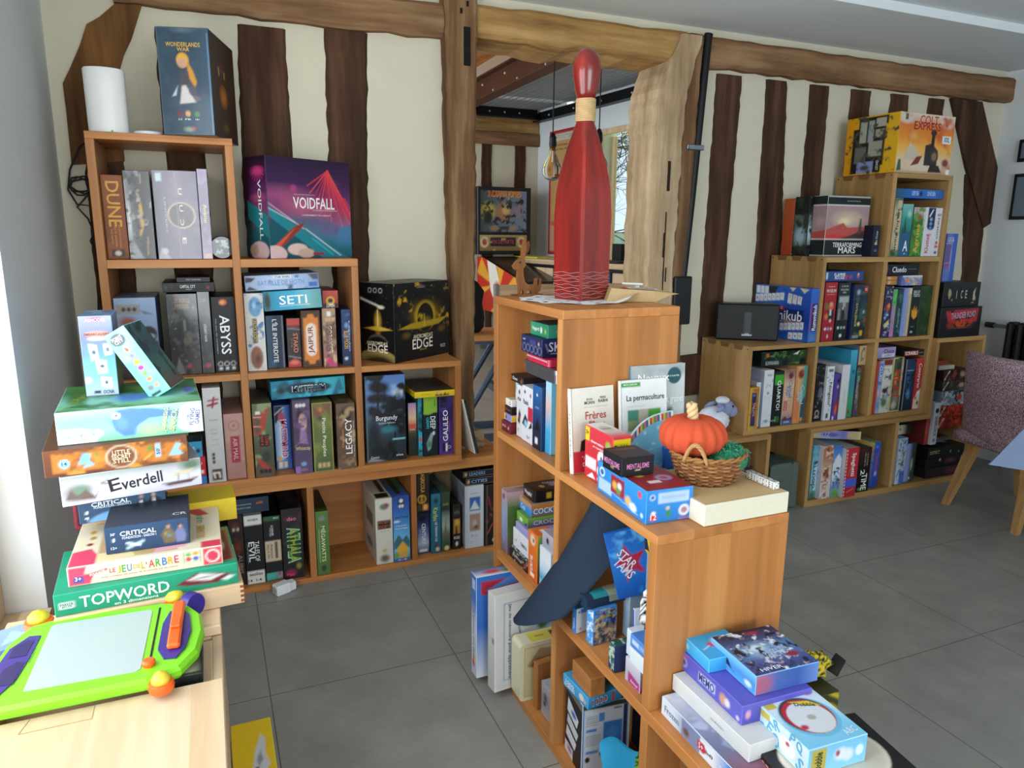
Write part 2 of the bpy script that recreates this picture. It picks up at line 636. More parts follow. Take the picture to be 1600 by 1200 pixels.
struct(mb.build('wall_right','white_wall'),'white painted wall behind the black radiator','wall')
mb = MB(); mb.box(4.465,4.48,-7.5,0.33,0,0.09)
struct(mb.build('baseboard_right','white_wall'),'low white skirting along the radiator wall','baseboard')
mb = MB()
mb.box(-0.95,4.68,-0.235,YW + 0.2,2.40,2.6)
mb.box(-0.95,4.68,-7.5,-0.235,2.44,2.6)
struct(mb.build('ceiling','ceiling_paint'),'smooth white painted ceiling with a shallow step near the beam','ceiling')
mb = MB()
for y0,y1 in ((-0.74,-0.645),(-2.74,-2.66),(-1.74,-1.66)):
 mb.box(-0.78,-0.675,y0,y1,0.40,2.14,b=0.004)
mb.box(-0.78,-0.675,-2.66,-0.74,0.40,0.48)
mb.box(-0.78,-0.675,-2.66,-0.74,2.06,2.14)
wf = struct(mb.build('window_1','pine_z'),'pale wooden window frame set in the left wall','window')
mb = MB(); mb.box(-0.95,-0.57,-2.74,-0.645,0.37,0.398)
struct(mb.build('window_sill','pine_y',parent=wf),None,None)
# ---------------------------------------------------------------- timbers of the wall
def rough_stud(zs,lefts,rights,y0,y1,seed,jit=0.005,step=0.035):
 """upright timber: left and right edges given at a few heights, wavering like old hewn oak"""
 rg = random.Random(seed)
 n = max(3,int((zs[-1] - zs[0]) / step))
 Lf,Rf = [],[]
 for i in range(n + 1):
  z = zs[0] + (zs[-1] - zs[0]) * i / n
  Lf.append((float(np.interp(z,zs,lefts)) + rg.uniform(-jit,jit),z))
  Rf.append((float(np.interp(z,zs,rights)) + rg.uniform(-jit,jit),z))
 mb = MB()
 vs,fs = [],[]
 for i in range(n + 1):
  c = 0.012
  for (x,y) in ((Lf[i][0],y1),(Lf[i][0],y0 + c),(Lf[i][0] + c,y0),(Rf[i][0] - c,y0),(Rf[i][0],y0 + c),(Rf[i][0],y1)):
   vs.append((x,y + rg.uniform(-0.0015,0.0015),Lf[i][1]))
 for i in range(n):
  for k in range(5):
   a = i * 6 + k
   fs.append((a,a + 1,a + 7,a + 6))
 fs.append(tuple(reversed(range(6))))
 fs.append(tuple(n * 6 + k for k in range(6)))
 mb.add(vs,fs)
 return mb
def stud(name,label,zs,l,r,y0,mat,seed,jit=0.0035):
 return struct(rough_stud(zs,l,r,y0,YW + 0.01,seed,jit).build(name,mat),label,'timber')
stud('timber_stud','dark upright timber behind the tall left bookcase column',[0.0,1.7,2.14],[-0.23,-0.228,-0.229],[-0.09,-0.085,-0.115],0.334,'timber_dark_z',1)
stud('timber_stud','dark upright timber in the left corner under the curved brace',[0.0,1.6,1.93],[-0.53,-0.50,-0.47],[-0.36,-0.364,-0.38],0.335,'timber_dark_z',2)
stud('timber_stud','wide brown upright timber behind the purple fireworks game box',[0.0,1.65,2.18],[0.04,0.043,0.058],[0.245,0.242,0.236],0.334,'timber_dark_z',3)
stud('timber_stud','brown upright timber with a knot and a crack, next to the wide pale plaster panel',[0.0,1.23,2.2],[0.372,0.376,0.384],[0.53,0.533,0.557],0.334,'timber_dark_z',4)
stud('timber_stud','dark upright timber right of the black pipe',[0.6,1.07,2.2],[2.285,2.289,2.301],[2.43,2.44,2.464],0.334,'timber_dark_z',5)
stud('timber_stud','dark upright timber behind the blue number-tile box',[0.0,1.3,2.2],[2.635,2.63,2.617],[2.82,2.813,2.761],0.334,'timber_dark_z',6)
stud('timber_stud','dark timber between the blue box and the tall right column',[0.0,2.2],[2.915,2.915],[3.055,3.055],0.334,'timber_dark_z',7)
stud('timber_stud','dark timber behind the left end of the yellow big box',[0.0,2.2],[3.209,3.209],[3.363,3.363],0.334,'timber_dark_z',8)
stud('timber_stud','dark timber above the middle of the yellow big box',[0.0,2.2],[3.51,3.51],[3.657,3.657],0.334,'timber_dark_z',9)
stud('timber_stud','dark timber above the right end of the yellow big box',[0.0,2.2],[3.814,3.814],[3.95,3.95],0.334,'timber_dark_z',10)
stud('timber_stud','dark upright timber under the slanting brace at the far right',[0.0,1.2,1.79],[4.30,4.294,4.198],[4.46,4.462,4.425],0.336,'timber_dark_z',11)
def slab(name,label,pts,y0,mat,y1=YW + 0.005):
 mb = MB(); mb.prism(pts,y0,y1,axis='y')
 return struct(mb.build(name,mat),label,'timber')
slab('timber_brace','curved brown brace rising from the left corner to the beam',
 [(-0.537,1.64),(-0.365,1.66),(-0.362,1.953),(-0.335,2.03),(-0.305,2.089),(-0.26,2.21),(-0.347,2.20),(-0.40,2.15),(-0.443,2.121),(-0.47,2.05),(-0.507,1.973),(-0.536,1.917),(-0.535,1.83)],0.330,'timber_brace')
slab('timber_brace','dark slanting brace from the beam down to the right corner',
 [(3.986,2.21),(4.255,2.21),(4.474,1.839),(4.481,1.50),(4.42,1.47),(4.393,1.515),(4.194,1.827)],0.326,'timber_dark_z')
def rough_beam(x0,x1,z0,z1,y0,y1,seed,jit=0.008):
 rg = random.Random(seed)
 n = max(4,int((x1 - x0) / 0.08))
 vs,fs = [],[]
 for i in range(n + 1):
  x = x0 + (x1 - x0) * i / n
  b,t = z0 + rg.uniform(-jit,jit),z1 + rg.uniform(-jit,jit) * 0.5
  c = 0.015
  for (y,z) in ((y1,b),(y0 + c,b),(y0,b + c),(y0,t - c),(y0 + c,t),(y1,t)):
   vs.append((x,y + rg.uniform(-0.003,0.003),z))
 for i in range(n):
  for k in range(5):
   a = i * 6 + k
   fs.append((a,a + 6,a + 7,a + 1))
 fs.append(tuple(range(6)))
 fs.append(tuple(n * 6 + k for k in reversed(range(6))))
 mb = MB(); mb.add(vs,fs)
 return mb
struct(rough_beam(-0.35,0.89,2.205,2.34,0.295,YW + 0.1,21).build('timber_beam','timber_beam_x'),'weathered brown beam along the wall top, left of the doorway','timber')
struct(rough_beam(1.0,2.09,2.215,2.36,0.295,YB,22,0.012).build('timber_beam','timber_lintel_x'),'golden rough-hewn lintel over the doorway','timber')
struct(rough_beam(2.14,4.50,2.215,2.355,0.29,YW + 0.1,23).build('timber_beam','timber_beam_x'),'weathered beam along the wall top, right of the black pipe','timber')
mb = rough_stud([0.0,0.72,2.22,2.40],[0.885,0.889,0.868,0.866],[0.985,0.99,1.008,1.01],0.27,YB,31,0.004)
po = struct(mb.build('timber_post','timber_post_z'),'old grey-brown doorway post with empty mortise holes, left of the opening','timber')
mb = MB(); mb.box(0.945,0.972,0.262,0.275,2.10,2.25,'0a0806'); mb.box(0.93,0.938,0.264,0.276,2.30,2.32,'0a0806'); mb.box(0.958,0.966,0.264,0.276,2.33,2.35,'0a0806')
struct(mb.build('mortise_hole','print_matte',parent=po),None,None)
mb = rough_stud([0.0,1.05,2.07,2.34],[1.925,1.932,1.93,2.03],[2.045,2.05,2.08,2.16],0.262,YB,32,0.006)
po = struct(mb.build('timber_post','timber_pale_z'),'pale weathered doorway post with a slot and cracks, right of the opening','timber')
mb = MB(); mb.box(1.985,1.998,0.256,0.264,1.62,1.76,'2a1c12')
for (x,z0,z1) in ((1.985,1.10,1.52),(1.978,1.30,1.42),(2.0,1.18,1.25)):
 mb.box(x,x + 0.004,0.257,0.264,z0,z1,'33261b')
struct(mb.build('mortise_hole','print_matte',parent=po),None,None)
mb = rough_stud([0.0,1.05,2.35],[2.04,2.045,2.075],[2.13,2.135,2.165],0.272,YB,33,0.004)
struct(mb.build('timber_post','timber_post_z'),'darker timber post standing directly beside the black pipe','timber')
slab('timber_sill','dark low sill timber between doorway post and right bookcase',[(2.13,0.56),(2.33,0.57),(2.33,0.79),(2.13,0.78)],0.318,'timber_dark_z')
mb = MB(); mb.box(0.80,1.04,0.262,YB,0.0,0.50,b=0.02)
mb.box(0.84,1.0,0.15,0.262,0.455,0.482,b=0.012)
struct(mb.build('timber_foot','timber_pale_z'),'rough stone and wood foot under the left doorway post','timber')
# ================================================================ shelving units
def unit(name,label,boards,mat,extra=None):
 """boards: (part name, x0, x1, y0, y1, z0, z1, grain axis)"""
 r = empty(name,label,'bookcase')
 for (pn,x0,x1,y0,y1,z0,z1,ax) in boards:
  mb = MB(); mb.box(x0,x1,y0,y1,z0,z1,b=0.0012)
  mb.build(pn,mat + '_' + ax,parent=r)
 return r
D0,D1 = 0.0,0.325
unit('stepped_bookcase','orange-brown stepped cube bookcase of three columns against the left timber wall',[
 ('base_board',-0.449,0.832,D0,D1,0.4555,0.4855,'x'),
 ('side_panel',-0.449,-0.422,D0,D1,0.4855,1.6995,'z'),
 ('divider',-0.0262,0.0,D0,D1,0.4855,1.6995,'z'),
 ('divider',0.394,0.42,D0,D1,0.4855,1.2811,'z'),
 ('side_panel',0.8055,0.832,D0,D1,0.4855,0.8688,'z'),
 ('shelf',-0.422,-0.0262,D0,D1,0.8688,0.8928,'x'),
 ('shelf',0.0,0.394,D0,D1,0.8688,0.8928,'x'),
 ('top_board',0.42,0.832,D0,D1,0.8688,0.8928,'x'),
 ('shelf',-0.422,-0.0262,D0,D1,1.2811,1.3102,'x'),
 ('top_board',0.0,0.42,D0,D1,1.2811,1.3102,'x'),
 ('top_board',-0.449,0.0,D0,D1,1.6995,1.723,'x'),
],'alder')
E0,E1 = 0.035,0.335
unit('low_bookcase','long low orange-brown bookcase on the floor under the left stepped bookcase',[
 ('base_board',-0.449,1.055,E0,E1,0.0,0.023,'x'),
 ('side_panel',-0.449,-0.424,E0,E1,0.023,0.4105,'z'),
 ('divider',-0.237,-0.21,E0,E1,0.023,0.4105,'z'),
 ('divider',0.1905,0.2165,E0,E1,0.023,0.4105,'z'),
 ('divider',0.6175,0.6405,E0,E1,0.023,0.4105,'z'),
 ('side_panel',1.03,1.055,E0,E1,0.023,0.4105,'z'),
 ('top_board',-0.449,1.055,E0,E1,0.4105,0.4555,'x'),
 ('back_panel',0.2165,0.6175,E1 - 0.012,E1 - 0.002,0.023,0.4105,'x'),
],'alder')
def dovetail(parent,x,y0,y1,z):
 """darker end-grain tails on the top corner of an oak end panel"""
 mb = MB()
 L = y1 - y0
 for k in range(3):
  c = y0 + L * (0.22 + 0.28 * k)
  mb.prism([(c - 0.026,z - 0.024),(c + 0.026,z - 0.024),(c + 0.036,z - 0.0005),(c - 0.036,z - 0.0005)],x - 0.0008,x + 0.002,'7a5833',axis='x')
 for c in (y0 + 0.014,y1 - 0.014):
  mb.tube([(x - 0.001,c,z - 0.013),(x + 0.002,c,z - 0.013)],0.004,8,'4a3018')
 mb.build('dovetail_joint','print_matte',parent=parent)
R0,R1 = -0.05,0.318
ru = unit('stepped_bookcase','oak stepped cube bookcase rising to the right, along the right timber wall',[
 ('base_board',2.296,3.579,R0,R1,0.430,0.4568,'x'),
 ('side_panel',2.296,2.317,R0,R1,0.4568,0.879,'z'),
 ('divider',2.723,2.7425,R0,R1,0.4568,0.858,'z'),
 ('side_panel',2.723,2.7425,R0,R1,0.879,1.308,'z'),
 ('divider',3.138,3.166,R0,R1,0.4568,0.858,'z'),
 ('divider',3.138,3.166,R0,R1,0.879,1.2817,'z'),
 ('side_panel',3.138,3.166,R0,R1,1.308,1.7299,'z'),
 ('side_panel',3.5505,3.579,R0,R1,0.4568,1.7060,'z'),
 ('shelf',2.317,3.5505,R0,R1,0.858,0.879,'x'),
 ('shelf',2.7425,3.5505,R0,R1,1.2817,1.308,'x'),
 ('top_board',3.166,3.579,R0,R1,1.7060,1.7299,'x'),
],'oak')
dovetail(ru,2.296,R0,R1,0.879)
dovetail(ru,2.723,R0,R1,1.308)
dovetail(ru,3.138,R0,R1,1.7299)
Q0,Q1 = -0.078,0.318
unit('low_bookcase','low oak bookcase whose tall right cell stands beside the stepped oak bookcase',[
 ('base_board',2.7144,3.983,Q0,Q1,0.0,0.033,'x'),
 ('side_panel',2.7144,2.7356,Q0,Q1,0.033,0.405,'z'),
 ('divider',3.335,3.358,Q0,Q1,0.033,0.405,'z'),
 ('top_board',2.7144,3.603,Q0,Q1,0.405,0.4295,'x'),
 ('side_panel',3.582,3.603,Q0,Q1,0.4295,0.838,'z'),
 ('side_panel',3.962,3.983,Q0,Q1,0.033,0.838,'z'),
 ('top_board',3.582,3.983,Q0,Q1,0.838,0.8627,'x'),
],'oak')
unit('low_bookcase','short low oak bookcase carrying the toy sheep',[
 ('base_board',1.98,2.452,Q0,Q1,0.0,0.026,'x'),
 ('side_panel',1.98,2.002,Q0,Q1,0.026,0.405,'z'),
 ('side_panel',2.43,2.452,Q0,Q1,0.026,0.405,'z'),
 ('top_board',1.98,2.452,Q0,Q1,0.405,0.4295,'x'),
 ('back_panel',2.002,2.43,Q1 - 0.01,Q1,0.026,0.405,'x'),
],'oak')
XA,XB = 0.670,1.009
unit('stepped_bookcase','free-standing stepped cube bookcase in the middle of the room, coming down towards the viewer',[
 ('base_board',XA,XB,-2.10,-0.781,0.0,0.026,'y'),
 ('end_panel',XA,XB,-0.811,-0.781,0.026,1.2027,'z'),
 ('divider',XA,XB,-1.238,-1.209,0.026,0.3982,'z'),
 ('divider',XA,XB,-1.238,-1.209,0.4256,0.7978,'z'),
 ('side_panel',XA,XB,-1.238,-1.209,0.8185,1.2027,'z'),
 ('divider',XA,XB,-1.6695,-1.6425,0.026,0.3982,'z'),
 ('side_panel',XA,XB,-1.6695,-1.6425,0.4256,0.7978,'z'),
 ('end_panel',XA,XB,-2.10,-2.073,0.026,0.3982,'z'),
 ('shelf',XA,XB,-2.10,-0.811,0.3982,0.4256,'y'),
 ('shelf',XA,XB,-1.6695,-0.811,0.7978,0.8185,'y'),
 ('top_board',XA,XB,-1.238,-0.781,1.2027,1.2253,'y'),
],'alder')
# ================================================================ the next room, seen through the doorway
plain('brown_steel','5a3524',0.55,0.3,bumpy=0.1)
plain('mesh_steel','aab0b6',0.5,0.3)
plain('blue_steel','3c4a5c',0.45,0.5)
plain('brass','8a6a34',0.35,0.9)
timber('roof_plank','8a4a20','c07a3c','dba061','y')
mb = MB(); mb.box(-4.2,4.4,6.0,6.3,0,3.6)
struct(mb.build('wall_far','plaster'),'plastered timber wall at the far end of the next room','wall')
mb = MB(); mb.box(-4.4,-4.2,YB,6.3,0,0.8); mb.box(-4.4,-4.2,YB,6.3,3.0,3.6)  # unseen bands, added to keep the sun from crossing to the doorway
struct(mb.build('added_wall_next_left','white_wall'),'low white wall under the windows of the next room','wall')
mb = MB(); mb.box(-0.7,2.55,YB,6.0,3.06,3.2); mb.box(2.55,5.2,YB - 0.1,6.0,3.75,3.85)
struct(mb.build('ceiling_planks','roof_plank'),'orange wooden plank ceiling of the next room','ceiling')
mb = MB(); mb.box(-0.7,4.6,YW + 0.02,YB,2.46,3.85)
struct(mb.build('wall_above','white_wall'),'plaster above the doorway lintel on the far side','wall')
RWM = Matrix(((0.101,0.995,0,3.947),(-0.995,0.101,0,6.0),(0,0,1,0),(0,0,0,1)))   # along the wall, into the wall, up
mb = MB()
S0,S1,Z0,Z1 = 1.325,1.925,1.10,2.57
mb.box(-0.1,S0,0,0.26,0,3.8); mb.box(S1,5.48,0,0.26,0,3.8)
mb.box(S0,S1,0,0.26,0,Z0); mb.box(S0,S1,0,0.26,Z1,3.8)
struct(mb.xform(RWM).build('wall_next_right','white_wall'),'white wall of the next room with the posters and a tall window','wall')
mb = MB()
mb.box(S0,S0 + 0.035,-0.008,0.05,Z0,Z1); mb.box(S0,S1,-0.008,0.05,Z1 - 0.06,Z1)
mb.box(S0,S0 + 0.05,0.19,0.24,Z0,Z1 - 0.06); mb.box(S1 - 0.05,S1,0.19,0.24,Z0,Z1 - 0.06); mb.box(S0,S1,0.19,0.24,Z0,Z0 + 0.06)
wn = struct(mb.xform(RWM).build('window_2','pine_z'),'tall window with pale wood trim looking out on the garden','window')
m_,nt_,p_ = new_mat('window_glass')
p_.inputs['Transmission Weight'].default_value = 1.0
p_.inputs['Roughness'].default_value = 0.0
p_.inputs['IOR'].default_value = 1.02
mb = MB(); mb.box(S0 + 0.05,S1 - 0.05,0.21,0.217,Z0 + 0.06,Z1 - 0.06)
struct(mb.xform(RWM).build('pane','window_glass',parent=wn),None,None)
for i,(a,b) in enumerate(((3.165,3.302),(3.615,3.767),(2.75,2.88),(2.3,2.44))):
 txt = ['dark stud of the far wall above the middle of the arcade machine','dark stud of the far wall near its right corner','dark stud of the far wall mostly behind the doorway post','dark stud of the far wall hidden by the doorway post'][i]
 struct(rough_stud([0.0,2.53],[a,a],[b,b],5.985,6.02,50 + i,0.006,0.08).build('timber_stud','timber_dark_z'),txt,'timber')
mb = MB(); mb.box(1.5,3.94,5.95,6.05,2.515,2.66)
struct(mb.build('timber_beam','timber_beam_x'),'horizontal timber of the far wall under the black steel beam','timber')
mb = MB(); mb.box(1.5,3.94,5.97,6.02,2.67,2.83)
struct(mb.build('timber_beam','timber_lintel_x'),'pale board of the far wall just below the black steel beam','timber')
def steel(label,mat,boxes,rivets,M=None):
 mb = MB()
 for b in boxes: mb.box(*b)
 if M is not None: mb.xform(M)
 o = struct(mb.build('steel_beam',mat),label,'beam')
 mb = MB()
 for c in rivets: mb.ball(c,0.012,'d8d4cc',seg=8,rings=5)
 if M is not None: mb.xform(M)
 if rivets: struct(mb.build('bolt','print_matte',parent=o),None,None)
 return o
steel('brown riveted steel beam crossing under the plank ceiling','brown_steel',
 [(2.56,2.70,YB,5.97,2.75,2.765),(2.622,2.638,YB,5.97,2.765,2.955),(2.56,2.70,YB,5.97,2.955,2.97)],
 [(2.618,1.2 + 0.3 * k,2.80 + 0.1 * (k % 2)) for k in range(16)])
steel('black steel beam along the window wall under the grid','black_metal',[(-0.05,5.3,-0.10,-0.002,2.805,2.82),(-0.05,5.3,-0.02,-0.002,2.82,2.93)],
 [(0.3 + 0.55 * k,-0.03,2.87) for k in range(9)],RWM)
steel('black steel beam along the far wall under the grid','black_metal',[(2.7,3.90,5.88,5.97,2.84,2.855),(2.7,3.90,5.94,5.968,2.855,2.96)],
 [(2.85 + 0.2 * k,5.935,2.9) for k in range(5)])
mb = MB()
for k in range(128):
 y = 0.75 + k * 0.041
 mb.box(2.71,3.93 + (6 - y) * 0.1,y,y + 0.014,2.955,2.985)
for k in range(17):
 x = 2.75 + k * 0.085
 mb.box(x,x + 0.012,0.7,5.95,2.955,2.98)
struct(mb.build('ceiling_grid','mesh_steel'),'open grey metal grid floor of the mezzanine seen from below','ceiling')
r = empty('spotlight_rail','dark pipe rail with small spotlights under the plank ceiling','light rail',(2.2,3.4,2.78))
mb = MB(); mb.tube([(-0.75,2.2,0.16),(0.05,-1.0,0.16)],0.025,10); mb.tube([(-1.4,2.2,0.1),(-0.4,-1.6,0.1)],0.03,10)
mb.build('pipe','black_metal',parent=r)
for (x,y,z) in ((-0.45,1.0,0.02),(-0.25,0.2,0.02)):
 mb = MB(); mb.tube([(x,y,z + 0.14),(x + 0.02,y - 0.02,z)],0.012,8); mb.tube([(x + 0.02,y - 0.02,z + 0.01),(x + 0.08,y - 0.1,z - 0.13)],0.035,12)
 mb.build('spotlight','black_metal',parent=r)
for y in (-0.9,2.1):
 mb = MB(); mb.tube([(0.02 - 0.25 * (y + 0.9),y,0.16),(0.02 - 0.25 * (y + 0.9),y,0.30)],0.008,6); mb.build('hanger','black_metal',parent=r)
m_,nt_,p_ = new_mat('bulb_glass')
p_.inputs['Base Color'].default_value = (1.0,0.93,0.8,1)
p_.inputs['Transmission Weight'].default_value = 1.0
p_.inputs['Roughness'].default_value = 0.02
p_.inputs['IOR'].default_value = 1.12
def bulb(label,x,y,z,r,prof,ztop=3.055):
 e = empty('pendant_bulb',label,'lamp',(x,y,z),group='pendant bulbs in the next room')
 mb = MB(); mb.lathe(prof,seg=28); mb.build('glass_bulb','bulb_glass',parent=e,smooth=True)
 t = prof[-1][1]
 mb = MB(); mb.lathe([(0.024,0),(0.024,0.03),(0.018,0.035)],c=(0,0,t - 0.005),seg=16); mb.build('screw_cap','brass',parent=e,smooth=50)
 mb = MB(); mb.lathe([(0.026,0),(0.03,0.02),(0.026,0.06),(0.029,0.07),(0.02,0.085),(0.012,0.105)],c=(0,0,t + 0.025),seg=16); mb.build('socket','black_metal',parent=e,smooth=50)
 mb = MB(); mb.tube([(0,0,t + 0.12),(0,0,ztop - z)],0.005,6); mb.build('cord','black_rubber',parent=e)
 mb = MB()
 for k in range(4):
  a = k * math.pi / 2
  mb.tube([(0.012 * math.cos(a),0.012 * math.sin(a),t),(0.02 * math.cos(a),0.02 * math.sin(a),-r * 0.55),(0.006,0,-r * 0.6)],0.0018,5,'b8763a')
 mb.tube([(0,0,t),(0,0,t * 0.4)],0.008,8,'d8d4c8')
 mb.build('filament','print_gloss',parent=e)
pear = [(0.0,-0.082),(0.03,-0.078),(0.058,-0.06),(0.076,-0.03),(0.082,0.0),(0.074,0.035),(0.056,0.07),(0.038,0.105),(0.028,0.135),(0.025,0.15)]
bott = [(0.0,-0.095),(0.03,-0.09),(0.062,-0.07),(0.078,-0.035),(0.082,0.0),(0.074,0.04),(0.052,0.075),(0.040,0.10),(0.036,0.125),(0.032,0.15),(0.025,0.165)]
globe = [(0.0,-0.125),(0.05,-0.115),(0.095,-0.08),(0.12,-0.03),(0.123,0.01),(0.11,0.06),(0.075,0.10),(0.035,0.122),(0.025,0.14)]
bulb('pear-shaped clear filament bulb hanging left of the red wooden bottle',2.452,2.5,1.905,0.082,pear)
bulb('long-necked clear filament bulb hanging right of the red wooden bottle',2.862,2.5,1.945,0.082,bott)
bulb('large round filament bulb half hidden behind the pale doorway post',3.30,2.5,1.98,0.123,globe)
def poster(name,label,cat,s0,s1,z0,z1,base,ops,name_shape=None,t=0.012,res=0.012):
 mb = MB()
 art_box(mb,s1 - s0,t,z1 - z0,base,F=ops,res=res)
 o = mb.build(name,'print')
 M = RWM @ Matrix.Translation(((s0 + s1) / 2,-t / 2 - 0.001,z0))
 o.matrix_world = M
 return tag(o,label,cat)
poster('poster','tall tan and gold poster in a red border left of the next room window','poster',0.30,0.945,1.17,2.665,'b3283a',[
 ('r',0.06,0.025,0.94,0.975,'c49a62'),('r',0.08,0.92,0.92,0.97,'d9d4c4'),('e',0.55,0.45,0.42,0.16,'d8a63a',0.8),('e',0.45,0.36,0.35,0.09,'e0b85a',0.7),
 ('e',0.6,0.66,0.30,0.12,'a9793c',0.6),('e',0.58,0.60,0.2,0.08,'8a5a2e',0.6),('e',0.4,0.42,0.12,0.07,'5a3a1c',0.6),('r',0.08,0.03,0.92,0.28,'c29a80'),
 ('T','DATE D’OCTOBRE',0.5,0.945,0.42,0.05,'8f8a80'),('T','Il est de retour',0.45,0.885,0.25,0.03,'4a3420'),('T','avec Papa, cette fois',0.5,0.85,0.40,0.03,'4a3420'),
 ('T','INDIANA JONES',0.5,0.245,0.5,0.09,'e0a020'),('T','INDIANA JONES',0.49,0.25,0.5,0.08,'c83018'),
 ('T','et la dernière croisade',0.5,0.185,0.34,0.025,'7a4a30'),('T','avec les acteurs du film',0.5,0.14,0.26,0.018,'6a5044'),('T','produit en Amérique',0.5,0.10,0.2,0.016,'6a5044'),('T','au cinéma cet automne',0.5,0.065,0.26,0.016,'6a5044')])
poster('poster','blue poster with an ochre and black figure behind the pale doorway post','poster',2.02,2.62,1.52,2.29,'1f78b4',[
 ('v','2a86c4','1468a8'),('e',0.28,0.52,0.12,0.14,'b08868'),('p',[(0.0,0),(0.06,0.3),(0.2,0.4),(0.5,0.32),(0.55,0.0)],'2a2622'),('p',[(0.34,0),(0.36,0.3),(0.75,0.28),(0.8,0)],'b98a4c'),('T','ja',0.1,0.82,0.08,0.06,'e8eef2')])
mb = MB()
mb.prism([(-0.19,0),(0,-0.2),(0.19,0),(0,0.2)],-0.012,0,'14181e',axis='y')
face(mb,(-0.1,-0.0125,-0.09),(1,0,0),(0,0,1),0.2,0.18,[('v','14181e','14181e'),('p',[(0.4,0.95),(0.6,0.95),(0.53,0.3),(0.47,0.3)],'d8dce0'),('T','007',0.2,0.45,0.06,0.05,'5a6068'),('l',0.5,0.3,0.5,0.02,0.006,'c0c4c8')],'14181e',0.01)
o = mb.build('diamond_sign','print'); o.matrix_world = RWM @ Matrix.Translation((2.235,-0.004,2.545))
tag(o,'black diamond-shaped sign with a white bottle motif high on the white wall','sign')
r = empty('bar_counter','long wooden counter with steel posts along the window wall of the next room','counter',(0,0,0))
r.matrix_world = RWM
mb = MB(); mb.box(0.10,5.0,-0.56,-0.003,1.075,1.13,b=0.006); mb.build('counter_top','pine_x',parent=r)
for k in range(5):
 mb = MB(); mb.box(0.35 + k * 1.0,0.43 + k * 1.0,-0.585,-0.50,0.0,1.045,b=0.004); mb.build('post','blue_steel',parent=r)
mb = MB(); mb.box(0.05,5.0,-0.585,-0.50,1.045,1.074); mb.build('rail','black_metal',parent=r)
for k in range(4):
 mb = MB(); mb.box(0.44 + k * 1.0,1.34 + k * 1.0,-0.56,-0.535,0.05,1.04); mb.build('panel','pine_z',parent=r)
def on_counter(name,label,cat,s,t,w,d,h,base,z=1.1315,**kw):
 mb = MB(); art_box(mb,w,d,h,base,res=0.01,**kw)
 o = mb.build(name,'print'); o.matrix_world = RWM @ Matrix.Translation((s,t,z)); return tag(o,label,cat)
on_counter('leaflet_pile','flat pile of yellow leaflets at the far end of the counter','leaflets',0.55,-0.33,0.62,0.34,0.02,'c4c83a',T=[('v','d0d040','b8bc34'),('r',0.1,0.2,0.4,0.8,'e8e6c8')])
on_counter('leaflet_pile','flat brownish pile of papers beside the yellow leaflets','leaflets',1.15,-0.33,0.40,0.30,0.018,'a08870')
on_counter('laptop','closed black laptop lying on the counter under the window','laptop',2.25,-0.38,0.42,0.28,0.022,'1c2026',edge='101216')
on_counter('speaker_box','small black box at the front of a pair on the counter by the window','speaker',2.02,-0.16,0.16,0.09,0.19,'14171a')
on_counter('speaker_box','taller black box behind another on the counter by the window','speaker',2.14,-0.06,0.16,0.06,0.215,'1a1d20')
r = empty('pinball_machine','old pinball machine with a lit-up colourful back box against the far wall','pinball machine',(3.30,5.66,0),math.radians(3))
mb = MB(); mb.box(-0.36,0.36,-0.10,0.20,1.17,1.975,b=0.006); bb = mb.build('back_box','black_plastic',parent=r)
mb = MB()
face(mb,(-0.325,-0.104,1.44),(1,0,0),(0,0,1),0.62,0.49,[('v','5a6a78','3a3c44'),('h','3a4438','6a7a8c','7a8ca8'),('e',0.17,0.5,0.2,0.28,'d8c040',0.7),('e',0.5,0.5,0.22,0.3,'b08040',0.6),('e',0.55,0.55,0.11,0.18,'d8b878',0.5),
 ('e',0.16,0.36,0.12,0.2,'201a14',0.4),('e',0.82,0.55,0.15,0.25,'9a8098',0.7),('n','28241f',0.05,0.62,3),('r',0.42,0.06,0.62,0.14,'3a3630'),('e',0.3,0.1,0.12,0.08,'a08058',0.5),('e',0.7,0.1,0.1,0.08,'a88860',0.5),
 ('T','INDIANA JONES',0.52,0.90,0.44,0.10,'f0c030'),('T','INDIANA JONES',0.51,0.91,0.43,0.085,'d84a1c')],'404850',0.011)
mb.build('back_glass','print_gloss',parent=r)
mb = MB()
face(mb,(-0.335,-0.104,1.215),(1,0,0),(0,0,1),0.64,0.19,[('v','b89a60','8a6a40'),('r',0.22,0.28,0.76,0.86,'1c2030'),('e',0.1,0.55,0.09,0.36,'d8cca0'),('e',0.88,0.55,0.09,0.36,'d8cca0'),('e',0.1,0.55,0.05,0.2,'a8443a'),('e',0.88,0.55,0.05,0.2,'a8443a'),('s',14,'c8a860',0.012,3),('T','FIN DE PARTIE',0.49,0.57,0.30,0.05,'c04a4a')],'8a6a40',0.01)
mb.build('score_panel','print_gloss',parent=r)
sp = [(0.05,0.50),(-1.30,0.55),(-1.30,0.88),(-0.12,1.14),(0.05,1.14)]
mb = MB(); mb.prism([(a,b) for a,b in sp],-0.30,0.30,'14120f',axis='x'); mb.build('cabinet','black_plastic',parent=r)
mb = MB()
n0 = len(mb.v)
